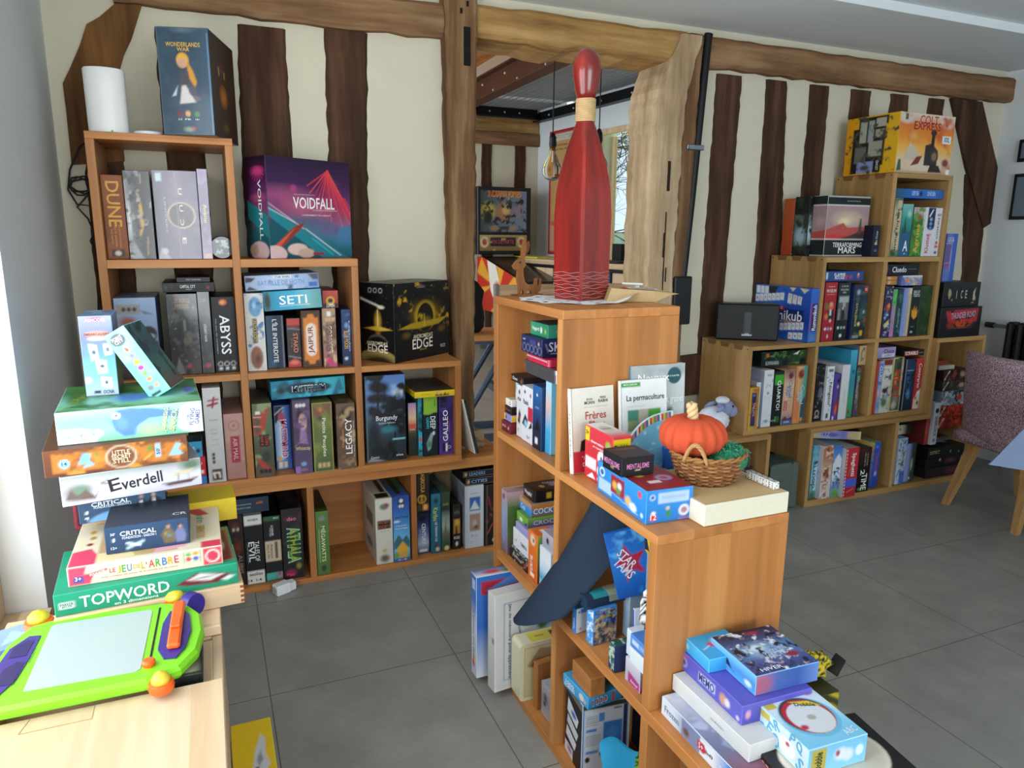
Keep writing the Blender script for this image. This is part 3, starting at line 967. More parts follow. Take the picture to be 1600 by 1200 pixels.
face(mb,(-0.3025,0.05,0.5),(0,-1,0),(0,0,1),1.35,0.64,[('v','c8301c','b02818'),('p',[(0.1,1),(0.35,0.5),(0.0,0.7)],'e0a030'),('p',[(0.0,0.4),(0.35,0.5),(0.0,0.2)],'e0a030'),('p',[(0.4,1),(0.6,0.9),(0.5,0.5)],'e0a030'),('p',[(0.8,0.75),(1,0.6),(0.6,0.45)],'e0a030'),('p',[(0.3,0),(0.6,0.0),(0.55,0.35)],'e09a28'),
 ('p',[(0.22,1.0),(0.38,0.98),(0.62,0.05),(0.48,0.0),(0.3,0.4)],'e6e2d4'),('e',0.44,0.45,0.1,0.16,'d04838',0.5),('T','PINBALL',0.62,0.42,0.3,0.07,'e8b030')],'b02818',0.014)
mb.v = [(x,y,min(z,1.14 if y > -0.12 else 1.14 - (-(y) - 0.12) * 0.22)) for (x,y,z) in mb.v]
mb.build('side_art','print',parent=r)
mb = MB(); mb.quad((-0.27,-1.22,0.903),(0.27,-1.22,0.903),(0.27,-0.16,1.137),(-0.27,-0.16,1.137),'3a2a20'); mb.ball((0.05,-0.5,1.075),0.03,'d83020',seg=10,rings=6); mb.ball((-0.1,-0.7,1.03),0.03,'e8d8a0',seg=10,rings=6); mb.build('playfield','print_gloss',parent=r)
for x in (-0.26,0.26):
 for y in (-1.22,-0.02):
  mb = MB(); mb.box(x - 0.025,x + 0.025,y - 0.025,y + 0.025,0,0.56); mb.build('leg','steel',parent=r)
r = empty('trestle_bench','wooden plank bench on a blue-black steel frame just beyond the doorway','bench',(1.62,1.9,0),math.radians(-6))
mb = MB(); mb.box(-0.62,0.9,-0.2,0.2,0.70,0.745,b=0.006); mb.build('plank','alder_x',parent=r)
for y in (-0.17,0.17):
 mb = MB(); mb.tube([(-0.25,y,0.0),(0.18,y,0.70)],0.022,8); mb.tube([(0.18,y,0.7),(0.5,y,0.02)],0.022,8); mb.build('leg','blue_steel',parent=r)
mb = MB(); mb.box(-0.3,0.6,-0.2,-0.14,0.0,0.04); mb.box(-0.3,0.6,0.14,0.2,0.0,0.04); mb.box(0.08,0.12,-0.17,0.17,0.32,0.37); mb.box(-0.5,0.8,-0.02,0.02,0.655,0.70); mb.build('frame','blue_steel',parent=r)
r = empty('high_bench','pale wooden board with a grey steel end behind the carved hare','bench',(2.35,2.72,0),math.radians(-4))
mb = MB(); mb.box(-0.26,1.1,-0.02,0.02,0.90,1.0,b=0.004); mb.build('board','pine_x',parent=r)
for x in (-0.29,1.1):
 mb = MB(); mb.box(x,x + 0.03,-0.03,0.03,0.0,1.005); mb.build('steel_end','steel',parent=r)
mb = MB()
mb.lathe([(0.10,0.0),(0.13,0.03),(0.14,0.1),(0.12,0.2),(0.13,0.28),(0.09,0.34),(0.04,0.37),(0.0,0.372)],seg=22,sx=1.0,sy=0.5,col='101014')
ran = random.Random(4)
mb.v = [(x + ran.uniform(-.008,.008),y + ran.uniform(-.008,.008),z) for x,y,z in mb.v]
o = mb.build('jacket','print_matte',smooth=True,loc=(1.50,1.86,0.746))
tag(o,'dark jacket dropped on the bench behind the left doorway post','jacket')
plain('field_grass','9fb04a',0.95,var=0.3,scale=3)
plain('far_hill','a9b8b4',1.0,var=0.06,scale=0.1)
plain('bark','4b443c',0.9,var=0.2,scale=20)
plain('spring_leaf','c6cc3e',0.8,var=0.25,scale=4)
mb = MB(); mb.box(4.95,90,-30,120,-0.3,-0.1)
struct(mb.build('ground_field','field_grass'),'yellow-green field outside the window','ground')
mb = MB(); mb.prism([(20,-0.1),(30,1.2),(45,1.9),(60,1.6),(75,2.3),(90,1.2),(100,-0.1)],70,74,axis='y')
struct(mb.build('hill','far_hill'),'hazy low wooded ridge on the horizon outside','hill')
r = empty('bare_tree','bare spring tree with fine branches outside the window','tree',(6.2,9.6,-0.1))
rg = random.Random(12)
mb = MB(); mb.tube([(0,0,0),(0.05,0,1.0),(-0.05,0.05,2.2),(0.0,0,3.4)],[0.12,0.10,0.08,0.04],8); mb.build('trunk','bark',parent=r)
mb = MB()
def twig(p,d,L,rad,depth):
 q = [p]
 dd = d.copy()
 for k in range(4):
  dd = (dd + Vector((rg.uniform(-.35,.35),rg.uniform(-.35,.35),rg.uniform(-.22,.28)))).normalized()
  q.append(q[-1] + dd * L / 4)
 mb.tube(q,[rad * (1 - 0.18 * k) for k in range(5)],5)
 if depth:
  for k in (1,2,3,4):
   for _ in range(2):
    nd = (dd + Vector((rg.uniform(-1,1),rg.uniform(-1,1),rg.uniform(-.7,.9)))).normalized()
    twig(q[k],nd,L * 0.55,rad * 0.5,depth - 1)
for k in range(7):
 z = 1.5 + 0.32 * k
 a = rg.uniform(-0.9,0.9)
 twig(Vector((0,0,z)),Vector((math.cos(a),math.sin(a),rg.uniform(-.1,.35))),1.7,0.022,2)
mb.build('branches','bark',parent=r)
mb = MB()
rg = random.Random(5)
for k in range(2600):
 a,b,rr = rg.uniform(0,6.283),rg.uniform(0.0,1.0),rg.uniform(0.3,1.0)
 c = Vector((math.cos(a) * rr * 0.75,math.sin(a) * rr * 0.75,b * 1.25 * (1.15 - 0.5 * rr)))
 u_ = Vector((rg.uniform(-1,1),rg.uniform(-1,1),rg.uniform(-1,1))).normalized() * 0.035
 v_ = u_.orthogonal().normalized() * 0.02
 mb.quad(tuple(c - u_),tuple(c + v_),tuple(c + u_),tuple(c - v_),'c6cc3e')
r = empty('garden_bush','yellow-green flowering bush below the tree outside the window','bush',(6.75,8.9,-0.1))
mb.build('leaves','spring_leaf',parent=r)
mb = MB()
for k in range(7): mb.tube([(0,0,0),(rg.uniform(-.3,.3),rg.uniform(-.3,.3),0.6),(rg.uniform(-.6,.6),rg.uniform(-.6,.6),1.15)],0.014,5)
mb.build('stems','bark',parent=r)
mb = MB(); mb.tube([(0,0,0),(0.03,0,1.35)],0.05,8)
tag(mb.build('fence_post','bark',loc=(7.6,9.6,-0.1)),'leaning dark fence post among the bushes outside','post')
# ================================================================ games in the left bookcases
def icons(u,v,du,n,r,c,seed=0):
 return [('e',u + du * k,v,r,r * 0.5,c) for k in range(n)]
# --- tall column, top cell
row('orange-brown game box with gold lettering, leftmost in the top cell of the tall column',-0.4205,-0.3549,0.0407,1.311,1.59,0.26,'7d431f',[
 ('v','8a4a22','74401f'),('n','8f5028',0.05,0.55,2,0.3),('r',0.2,0.03,0.8,0.11,'2a2420'),('e',0.5,0.07,0.16,0.03,'cfc8bc'),
 ('T','DUNE',0.5,0.66,0.15,0.04,'d8a040',-90),('T','Le jeu de conquête',0.66,0.27,0.075,0.008,'d08a30',-90),('T','de la planète',0.46,0.27,0.07,0.008,'d08a30',-90),('T','aux épices',0.28,0.27,0.05,0.008,'d08a30',-90)],T=[('n','9a5a2c',0.04,0.5,1)],edge='9a5c34')
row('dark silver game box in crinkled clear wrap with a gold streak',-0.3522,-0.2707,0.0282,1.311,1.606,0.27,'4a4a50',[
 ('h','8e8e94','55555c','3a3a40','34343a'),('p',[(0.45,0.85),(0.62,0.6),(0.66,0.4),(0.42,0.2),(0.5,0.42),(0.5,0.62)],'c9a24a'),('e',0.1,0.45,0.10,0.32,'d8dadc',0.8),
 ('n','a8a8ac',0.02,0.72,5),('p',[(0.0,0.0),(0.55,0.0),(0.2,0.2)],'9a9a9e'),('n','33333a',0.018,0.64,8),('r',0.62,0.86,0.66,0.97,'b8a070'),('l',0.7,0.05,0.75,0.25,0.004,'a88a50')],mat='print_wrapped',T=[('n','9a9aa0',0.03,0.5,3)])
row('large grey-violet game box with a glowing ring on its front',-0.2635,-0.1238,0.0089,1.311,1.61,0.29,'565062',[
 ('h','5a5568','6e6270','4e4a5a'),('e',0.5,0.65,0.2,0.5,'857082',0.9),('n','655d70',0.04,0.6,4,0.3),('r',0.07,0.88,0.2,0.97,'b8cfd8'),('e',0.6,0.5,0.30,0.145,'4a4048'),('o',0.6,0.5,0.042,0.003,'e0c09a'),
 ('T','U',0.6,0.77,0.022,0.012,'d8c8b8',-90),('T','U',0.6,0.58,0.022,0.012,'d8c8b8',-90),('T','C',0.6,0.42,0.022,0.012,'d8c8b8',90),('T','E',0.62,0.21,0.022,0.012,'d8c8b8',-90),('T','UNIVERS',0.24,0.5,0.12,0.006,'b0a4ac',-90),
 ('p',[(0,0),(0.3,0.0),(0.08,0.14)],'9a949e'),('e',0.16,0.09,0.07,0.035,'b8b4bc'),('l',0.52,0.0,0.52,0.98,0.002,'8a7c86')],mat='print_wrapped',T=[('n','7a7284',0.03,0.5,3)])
row('slim lilac game box at the right end of the top cell row',-0.1226,-0.0891,0.0115,1.311,1.619,0.27,'7a6888',[
 ('v','8a7496','645870','8a7484'),('r',0.15,0.85,0.85,0.97,'8a6a94'),('T','Pamphlet',0.5,0.5,0.06,0.014,'d8cc60',-90),('r',0.1,0.0,0.9,0.06,'b89888'),('n','8e7f9a',0.03,0.6,2)],mat='print_wrapped')
mb = MB()
mb.lathe([(0.0,-0.012),(0.038,-0.012),(0.041,-0.008),(0.041,0.008),(0.038,0.012),(0.0,0.012)],seg=28,col='23262a')
mb.xform(Matrix.Rotation(math.radians(90),4,'X'))
face(mb,(-0.026,-0.0125,-0.026),(1,0,0),(0,0,1),0.052,0.052,[('n','9aa8aa',0.012,0.58,4),('n','0c0e10',0.01,0.62,9)],'23282c',0.003)
tag(mb.build('round_tin','print_wrapped',smooth=40,loc=(-0.058,0.045,1.3102 + 0.041),rot=(0,0,0.1)),'small round black tin in crinkled clear wrap standing on its edge','tin')
# --- things on the tall column
r = empty('wireless_router','white oval wireless router standing on the tall column','router',(-0.38,0.06,1.723))
mb = MB(); mb.lathe([(0.050,0.0),(0.054,0.003),(0.055,0.17),(0.0555,0.198),(0.052,0.2035),(0.046,0.2045),(0.044,0.199),(0.0,0.198)],seg=48,sx=1.12,sy=0.72)
mb.build('housing','white_plastic',parent=r,smooth=40)
mb = MB(); mb.ball((0.012,-0.0405,0.006),0.003,'5ae03a',seg=8,rings=6); mb.build('status_light','print_gloss',parent=r)
mb = MB(); mb.lathe([(0.044,0.0),(0.047,0.004),(0.047,0.009),(0.044,0.012),(0.0,0.0125)],seg=36)
tag(mb.build('charging_pad','white_plastic',smooth=40,loc=(-0.262,0.06,1.723)),'flat round white pad between the router and the dark blue box','charging pad')
mb = MB(); mb.tube([(-0.335,0.07,1.728),(-0.32,0.055,1.727),(-0.309,0.06,1.727)],0.003,6)
tag(mb.build('cable','white_plastic'),'short white cable from the router to the round pad','cable')
rg = random.Random(9)
p = [(-0.43,0.19,1.728),(-0.455,0.25,1.726),(-0.50,0.29,1.70),(-0.54,0.30,1.62),(-0.553,0.305,1.55),(-0.53,0.305,1.50),(-0.48,0.30,1.495)]
for k in range(30):
 a = k * 0.62
 p.append((-0.51 + 0.035 * math.cos(a),0.29 + 0.004 * (k % 3),1.565 + 0.028 * math.sin(a) + 0.008 * math.sin(k)))
p += [(-0.53,0.30,1.49),(-0.50,0.30,1.45),(-0.485,0.30,1.40),(-0.50,0.30,1.37),(-0.48,0.30,1.31),(-0.475,0.30,1.20),(-0.492,0.30,1.15),(-0.475,0.30,1.10)]
mb = MB(); mb.tube(p,0.0035,6)
tag(mb.build('cable','black_rubber',smooth=True),'black power cable looped and hanging in the left corner','cable')
mb = MB(); mb.tube([(-0.40,0.10,1.727),(-0.44,0.20,1.727),(-0.462,0.24,1.70),(-0.478,0.25,1.60),(-0.468,0.26,1.52),(-0.466,0.27,1.40)],0.0025,6)
tag(mb.build('cable','white_plastic',smooth=True),'thin white cable running down behind the tall column','cable')
game('tall dark blue wrapped game box with a blond figure, on top of the tall column',-0.091,0.085 + 0.02,1.723,0.165,0.295,0.335,'2a3c4c',F=[
 ('h','324858','2c4152','3a5468'),('n','3a5264',0.05,0.6,2,0.3),('e',0.5,0.98,0.3,0.04,'5a6e7c',0.8),('e',0.47,0.70,0.12,0.07,'d9a83a'),('p',[(0.55,0.7),(0.66,0.6),(0.72,0.5),(0.68,0.44),(0.56,0.55)],'d09432'),('e',0.455,0.675,0.085,0.045,'c89a80'),
 ('p',[(0.4,0.6),(0.56,0.6),(0.62,0.42),(0.6,0.4),(0.38,0.42)],'4a4650'),('p',[(0.42,0.46),(0.5,0.47),(0.68,0.31),(0.36,0.29)],'cfcac6'),('p',[(0.5,0.47),(0.68,0.31),(0.78,0.34)],'6a6470'),('p',[(0.22,0.36),(0.34,0.46),(0.3,0.37)],'c8ccd0'),('e',0.63,0.42,0.08,0.05,'55505e'),('e',0.78,0.38,0.16,0.025,'47495a',0.6),
 ('e',0.34,0.20,0.05,0.028,'7a3042'),('e',0.5,0.20,0.05,0.028,'d8a868'),('e',0.68,0.195,0.05,0.025,'4a8a44'),('e',0.5,0.05,0.14,0.035,'8a9a8c',0.7),('e',0.6,0.06,0.03,0.015,'c04848'),
 ('T','WONDERLANDS',0.5,0.845,0.108,0.014,'d8b04a'),('T','WAR',0.5,0.80,0.04,0.012,'d8b04a'),('T','2-5',0.34,0.145,0.012,0.006,'dfe3e6'),('T','FR',0.5,0.145,0.02,0.006,'dfe3e6'),('T','14+',0.68,0.145,0.013,0.006,'dfe3e6'),('l',0.985,0.02,0.985,0.95,0.003,'7fa8cc'),('b',0.0015,'50687a')],
 R=[('h','20161a','3a2620','2a1c18'),('e',0.46,0.43,0.17,0.12,'8a4a1c'),('e',0.46,0.43,0.12,0.09,'c07828',0.5),('e',0.4,0.68,0.22,0.07,'6a2a3a',0.8),('r',0.3,0.62,0.34,0.7,'c8a83c'),('r',0.52,0.62,0.56,0.69,'c8a83c'),('e',0.5,0.12,0.2,0.05,'6a5a20',0.7)],
 th=-16.8,mat='print_gloss')
# --- tall column, middle cell
row('big box with a helmeted pilot against blue sky, behind the leaning pale blue box',-0.4189,-0.2874,0.03,0.8938,1.18,0.26,'5a6a8a',[
 ('v','8fa8c8','7d92b4','5c5a66','3a2420'),('p',[(0.05,0.92),(0.62,0.92),(0.62,0.80),(0.05,0.80)],'8a8a88'),('e',0.3,0.70,0.28,0.10,'8a4a36',0.6),('e',0.78,0.55,0.2,0.10,'1c1c22'),('e',0.78,0.52,0.15,0.035,'8a8f98'),('p',[(0.6,0.46),(1,0.46),(1,0.2),(0.5,0.2)],'33343e'),('p',[(0,0.65),(0.4,0.5),(0.4,0.2),(0,0.2)],'3c2a26'),
 ('e',0.22,0.86,0.05,0.025,'2c2c30'),('e',0.35,0.86,0.05,0.025,'2c2c30'),('e',0.48,0.86,0.05,0.025,'2c2c30'),('p',[(0.62,0.85),(0.8,0.82),(0.95,0.79),(0.7,0.80)],'5a6880'),('T','W',0.4,0.26,0.03,0.025,'d8d4cc')],T=[('v','8096b4','6a7c9a')])
row('black game box in crinkled wrap with faint gold title, under two flat black boxes',-0.2553,-0.1543,0.0556,0.8938,1.188,0.25,'201f1f',[
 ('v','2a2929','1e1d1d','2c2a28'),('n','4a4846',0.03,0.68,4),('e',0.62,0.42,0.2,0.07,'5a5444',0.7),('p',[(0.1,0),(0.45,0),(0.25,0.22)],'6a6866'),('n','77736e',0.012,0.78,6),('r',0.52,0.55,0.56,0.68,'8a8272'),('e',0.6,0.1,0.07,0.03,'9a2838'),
 ('T','LES RUINES',0.5,0.92,0.05,0.016,'9a7040'),('T','PERDUES',0.5,0.85,0.045,0.016,'9a7040')],mat='print_wrapped')
row('slim black game box standing between the wrapped box and the box with a tall white title',-0.1533,-0.112,0.0438,0.8938,1.195,0.25,'1a1a1c',[
 ('v','262626','161618'),('n','3c3c3e',0.03,0.66,2),('e',0.5,0.1,0.25,0.03,'9a2a40'),('T','DES',0.5,0.90,0.02,0.012,'9a7040'),('T','DÉSERT NOIR',0.5,0.50,0.065,0.010,'c8c8c8',-90)],mat='print_wrapped')
row('black game box with a tall white title and three round white icons',-0.1088,-0.0277,0.0551,0.8938,1.174,0.25,'141416',[
 ('v','19191c','101012'),('e',0.5,0.93,0.17,0.04,'c8683a'),('e',0.47,0.93,0.1,0.025,'e09a60'),('o',0.22,0.11,0.008,0.002,'d0d0d0'),('o',0.5,0.11,0.008,0.002,'d0d0d0'),('o',0.78,0.11,0.008,0.002,'d0d0d0'),('r',0.16,0.03,0.30,0.065,'d0d0d0'),('r',0.44,0.03,0.58,0.065,'d0d0d0'),('r',0.72,0.03,0.86,0.065,'d0d0d0'),
 ('T','ABYSS',0.52,0.50,0.145,0.034,'eeeeee',-90),('T','Un jeu de stratégie',0.14,0.48,0.13,0.005,'b0b0b0',-90)])
row('flat black box with a small white title, lying on the upright black boxes',-0.262,-0.092,0.03,1.1955,1.2290,0.25,'151517',[
 ('v','1a1a1c','111113'),('T','CAPITAL CITY',0.48,0.58,0.05,0.011,'d8d8d8'),('T','EXTENSION',0.5,0.25,0.02,0.004,'a8a8a8'),('e',0.88,0.45,0.03,0.2,'8a2a30'),('n','2e2e32',0.02,0.68,2),('e',0.06,0.5,0.05,0.35,'3a3a40',0.7)])
row('smallest flat black box, topmost in the middle cell of the tall column',-0.215,-0.105,0.04,1.2292,1.2465,0.18,'242528',[('T','STREET SQUARE PARK',0.5,0.5,0.05,0.006,'b0b0b0'),('b',0.0015,'3a3a3e')])
# --- tall column, bottom cell
row('tall pale grey box with a small red biplane on its spine',-0.1614,-0.1003,0.0029,0.4865,0.8482,0.31,'c9c8c5',[
 ('v','d2d1ce','c2c0bd'),('r',0.2,0.02,0.8,0.14,'5a3428'),('l',0.3,0.10,0.62,0.10,0.006,'e0ded8'),('l',0.3,0.10,0.36,0.05,0.006,'e0ded8'),('l',0.62,0.10,0.66,0.05,0.006,'e0ded8'),('l',0.25,0.82,0.8,0.84,0.008,'9a2838'),('l',0.3,0.87,0.85,0.88,0.006,'9a2838'),('l',0.5,0.80,0.62,0.90,0.007,'9a2838'),
 ('e',0.36,0.30,0.09,0.018,'3a3a3a'),('e',0.36,0.26,0.09,0.018,'3a3a3a'),('e',0.36,0.22,0.09,0.018,'3a3a3a'),('r',0.25,0.66,0.75,0.668,'8a8a88'),('r',0.3,0.56,0.7,0.565,'9a9a98'),('r',0.3,0.52,0.7,0.525,'9a9a98'),('r',0.3,0.45,0.7,0.455,'9a9a98'),('r',0.3,0.40,0.7,0.405,'9a9a98')])
row('dusty pink game box with a crimson label at the divider of the tall column',-0.0971,-0.0277,0.0178,0.4865,0.7418,0.29,'b08478',[
 ('v','b88e82','a87a70'),('n','bd958a',0.04,0.55,3,0.3),('o',0.5,0.82,0.018,0.002,'8a5a54'),('e',0.5,0.82,0.1,0.03,'9a6a62',0.6),('r',0.28,0.25,0.76,0.66,'a03048'),('T','AIR MAIL',0.52,0.46,0.085,0.016,'d8a8a8',-90),('r',0.2,0.06,0.8,0.075,'a0746a')])
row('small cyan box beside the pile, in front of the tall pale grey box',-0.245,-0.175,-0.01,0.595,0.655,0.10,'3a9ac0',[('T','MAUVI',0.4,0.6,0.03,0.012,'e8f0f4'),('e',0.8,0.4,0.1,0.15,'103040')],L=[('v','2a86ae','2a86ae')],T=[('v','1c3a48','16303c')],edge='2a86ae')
row('small red box under the cyan one beside the pile',-0.26,-0.168,-0.005,0.520,0.594,0.13,'c42838',[('v','cc2c3a','b82434'),('T','GET JEU',0.6,0.65,0.05,0.014,'f0e0e0'),('r',0.75,0.12,0.92,0.3,'f0e8e0')])
row('flat blue game box with yellow patches, lying at the bottom left of the tall column',-0.41,-0.168,0.0,0.4857,0.519,0.24,'2a62b0',[('h','1c4a90','2a6ac0','3a7ac8'),('e',0.7,0.5,0.06,0.3,'e0d8c8'),('r',0.45,0.6,0.62,0.95,'d8b428')],T=[('v','2a6ac0','1c4a90'),('r',0.2,0.3,0.7,0.8,'d8b428')])
# --- middle column, upper cell
row('tall white box with a blue figure at the top and a brown one below',0.0043,0.0716,0.0409,0.8938,1.185,0.26,'d4d2cc',[
 ('v','dad8d2','ccc9c2'),('e',0.55,0.83,0.34,0.13,'6a9ac0'),('n','4a7aa8',0.025,0.66,3),('e',0.5,0.85,0.16,0.06,'9ac0dc',0.7),('e',0.5,0.17,0.34,0.15,'8a5a44'),('e',0.55,0.15,0.2,0.09,'5a3a30',0.7),('r',0.36,0.36,0.60,0.68,'3a3026'),('b',0.002,'ece9e2'),('T','UNLOCK SOCIETY',0.48,0.52,0.085,0.011,'d8b868',-90),('T','1 2 3',0.78,0.54,0.03,0.005,'8a8680',-90)])
row('dark navy game box with white downward lettering, next to the tall white box',0.0768,0.1423,0.07,0.8938,1.098,0.24,'1c2c44',[
 ('v','2a4a62','16243c','1c3050'),('n','2c4e6c',0.04,0.62,5,0.2),('h','3a5a70','1a2a44','182640'),('e',0.3,0.1,0.3,0.08,'2a5878',0.7),('l',0.93,0.0,0.93,1,0.003,'8a8a90'),('T',"L'ÎLE INTERDITE",0.52,0.52,0.165,0.020,'e4e4e2',-90)],T=[('v','20242c','181c24')])
row('short dark box with red flame bands at top and bottom',0.1513,0.202,0.0614,0.8938,1.086,0.24,'33302f',[
 ('v','3a3433','2e2b2a'),('r',0,0.86,1,1,'c0443a'),('e',0.5,0.82,0.6,0.06,'7a3a3a',0.7),('p',[(0,0),(1,0),(1,0.08),(0.5,0.2),(0,0.1)],'b83a3a'),('e',0.5,0.1,0.5,0.06,'e07858',0.6),('l',0,0.24,1,0.18,0.003,'9a9aa8'),('l',0,0.80,1,0.77,0.003,'8a8a98'),('T','STAKD',0.62,0.50,0.075,0.017,'e08060',-90),('T','Jeu de dés',0.32,0.50,0.035,0.006,'b07060',-90)])
row('orange game box with a rounded cream panel and curly dark lettering',0.2032,0.2748,0.0389,0.8938,1.116,0.25,'4a2c1c',[
 ('r',0.10,0.06,0.9,0.94,'d8802c'),('e',0.2,0.93,0.14,0.06,'4a2c1c'),('e',0.8,0.93,0.14,0.06,'4a2c1c'),('e',0.2,0.07,0.14,0.06,'4a2c1c'),('e',0.8,0.07,0.14,0.06,'4a2c1c'),('e',0.5,0.68,0.27,0.1,'ead8cc'),('e',0.5,0.3,0.27,0.1,'ead8cc'),('r',0.23,0.3,0.77,0.68,'ead8cc'),('T','JAIPUR',0.5,0.49,0.105,0.024,'8a3428',90)])
row('mottled beige and pink box with three dice squares near its top',0.2811,0.3315,0.024,0.8938,1.123,0.27,'9a8068',[
 ('v','a89070','9a8060','9a7a68','b84a78'),('n','6a5040',0.03,0.62,7),('n','c8b088',0.03,0.66,2),('r',0.34,0.87,0.64,0.95,'eae6dc'),('r',0.2,0.78,0.4,0.85,'c8a080'),('r',0.46,0.78,0.66,0.85,'c8a080'),('r',0.7,0.78,0.9,0.85,'c8a080'),('e',0.45,0.1,0.35,0.08,'c83a70',0.6),('T','GOBAVICE',0.48,0.48,0.105,0.020,'e8d8b8',-90),('T','GOBAVICE',0.44,0.48,0.105,0.016,'7a3a58',-90)])
row('slim dark blue box with a gold and white title, next to the right panel of the middle column',0.3554,0.3925,0.0423,0.8938,1.115,0.25,'1e3358',[
 ('v','24406c','1a2c50'),('n','38609a',0.03,0.64,3),('e',0.5,0.72,0.3,0.07,'7a9ac8',0.7),('T','BLUE MOON',0.45,0.46,0.07,0.018,'e0a838',-90),('T','Légendes',0.8,0.52,0.12,0.006,'b8c8e0',-90),('e',0.4,0.12,0.2,0.03,'c0d0e8')])
o = row('cyan box with thin white lettering lying tilted on the upright boxes',0.0734,0.2804,0,1.125,1.196,0.26,'2a98bc',[
 ('h','2a7a8a','2a9ac4','34a8cc','7ab8b8','5a9aa0'),('e',0.05,0.5,0.07,0.6,'2a3a30',0.5),('n','52b8d4',0.05,0.66,3,0.2),('T','SETI',0.5,0.52,0.10,0.033,'f2f6f6'),('l',0.26,0.2,0.78,0.22,0.0015,'d8ecec')])
o.rotation_euler[1] = math.radians(-2.6)
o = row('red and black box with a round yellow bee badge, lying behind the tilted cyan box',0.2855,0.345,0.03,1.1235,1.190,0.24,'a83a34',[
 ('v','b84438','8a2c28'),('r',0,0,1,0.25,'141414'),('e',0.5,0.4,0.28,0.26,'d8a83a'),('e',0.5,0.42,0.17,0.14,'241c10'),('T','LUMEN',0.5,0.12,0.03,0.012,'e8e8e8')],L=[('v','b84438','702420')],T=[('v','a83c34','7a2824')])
o = row('pale ice-blue flat box, topmost in the upper cell of the middle column',0.012,0.275,0.02,1.1985,1.2535,0.26,'a8bcd8',[
 ('h','8a9cb8','b0c4e0','a8bedc','7a94c0'),('n','55607a',0.03,0.70,3),('p',[(0,0.95),(0.14,0.85),(0.08,0.6),(0,0.55)],'2a2c34'),('p',[(0,0),(0.16,0.02),(0.05,0.3)],'3a3c40'),('r',0.38,0.76,0.62,0.97,'e8ecf2'),('p',[(0.85,1),(1,1),(1,0.55),(0.92,0.6)],'454a58'),('r',0.86,0.1,0.98,0.4,'3a6ab0'),('e',0.7,0.85,0.03,0.1,'5a7ab0'),
 ('T','STAR WARS',0.5,0.86,0.055,0.008,'101014'),('T','BATAILLE DE HOTH',0.48,0.48,0.165,0.017,'6f8fc4'),('l',0.3,0.26,0.7,0.3,0.001,'7a94c0')])
o.rotation_euler[1] = math.radians(-2.2)
# --- on the middle column: the box with fireworks over clouds (title on front and side)
game('wide purple and teal game box with red fireworks, standing askew on the middle column',0.236,0.172,1.3102,0.369,0.150,0.366,'2a1838',F=[
 ('v','241230','3c1c4c','6a3a6a','2a7a8a','1c5a6a'),('h','2a1438','381848','5a2a60','20102a') if False else ('e',0.15,0.62,0.5,0.14,'9a4a74',0.9),('e',0.4,0.52,0.32,0.14,'b05a78',0.8),('p',[(0,0.52),(0.5,0.22),(0.95,0.0),(0.0,0.0)],'1f7f8c'),('p',[(0,0.42),(0.45,0.12),(0.62,0),(0,0)],'14505e'),('e',0.75,0.32,0.34,0.16,'6a5a86',0.9),('e',0.9,0.25,0.2,0.16,'4a7aa8',0.8),('e',0.62,0.5,0.16,0.14,'a0567a',0.8),
 ('l',0,0.55,0.4,0.3,0.003,'e8b8c8'),('l',0.0,0.5,0.3,0.36,0.002,'d0f0f0'),('l',0.42,0.30,0.85,0.02,0.003,'e0e8ec'),('l',0.5,0.2,0.75,0.03,0.006,'30a8b0'),('p',[(0.03,0.1),(0.27,0.31),(0.42,0.37),(0.36,0.29),(0.1,0.08)],'8a3a2c'),('p',[(0.03,0.11),(0.3,0.31),(0.12,0.12)],'d0583c'),
 ('e',0.05,0.04,0.14,0.09,'d8b8b8'),('e',0.32,0.09,0.12,0.06,'d8c0b0'),('e',0.42,0.05,0.10,0.05,'c8a898'),('n','6a3a5a',0.10,0.75,5,0.2)]
 + [('l',0.72,0.9,0.72 + 0.30 * math.cos(a),0.9 + 0.32 * math.sin(a) - 0.03 * k % 3,0.004,['d8304a','e8504a','c82a52'][k % 3]) for k,a in enumerate([x * 0.16 - 2.6 for x in range(20)])]
 + [('l',0.93,0.62,0.93 + 0.14 * math.cos(a),0.62 + 0.16 * math.sin(a),0.004,'c8304e') for a in (-2.6,-2.2,-1.9,-1.5,-1.2,-0.9)]
 + [('e',0.3,0.70,0.05,0.05,'b0407a',0.7),('r',0.50,0.03,0.64,0.055,'9a2a3a'),
 ('T','VOIDFALL',0.54,0.56,0.185,0.042,'f0f0f0'),('T',"L'AVÈNEMENT DU NÉANT",0.56,0.44,0.13,0.008,'e0c8d0'),('T','NIGEL DUPONT & DÀVID TOTH',0.42,0.645,0.09,0.005,'d0b8c8'),('l',0.52,0.49,0.82,0.49,0.001,'c8c0c8')],
 L=[('v','160b1e','4a1c50','7a3a68','14606a','143a44'),('h','0c0610','2a1434') if False else ('e',0.62,0.86,0.38,0.06,'c03a78',0.6),('e',0.1,0.5,0.25,0.6,'0e0812',0.9),('e',0.6,0.6,0.5,0.06,'a04a76',0.8),('p',[(0.1,0.58),(1,0.42),(1,0.2),(0.1,0.4)],'1c8088'),('e',0.55,0.07,0.42,0.1,'d0b4b4'),('e',0.3,0.08,0.2,0.06,'c0a090'),('T','VOIDFALL',0.68,0.48,0.215,0.022,'f0f0f0',-90)]
 + [('l',0.62,0.88,0.62 + 0.3 * math.cos(a),0.88 + 0.09 * math.sin(a) - 0.03,0.003,'c83a7a') for a in (-2.8,-2.4,-2.0,-1.6,-1.2,-0.8,-0.4)],
 th=27,res=0.0035)
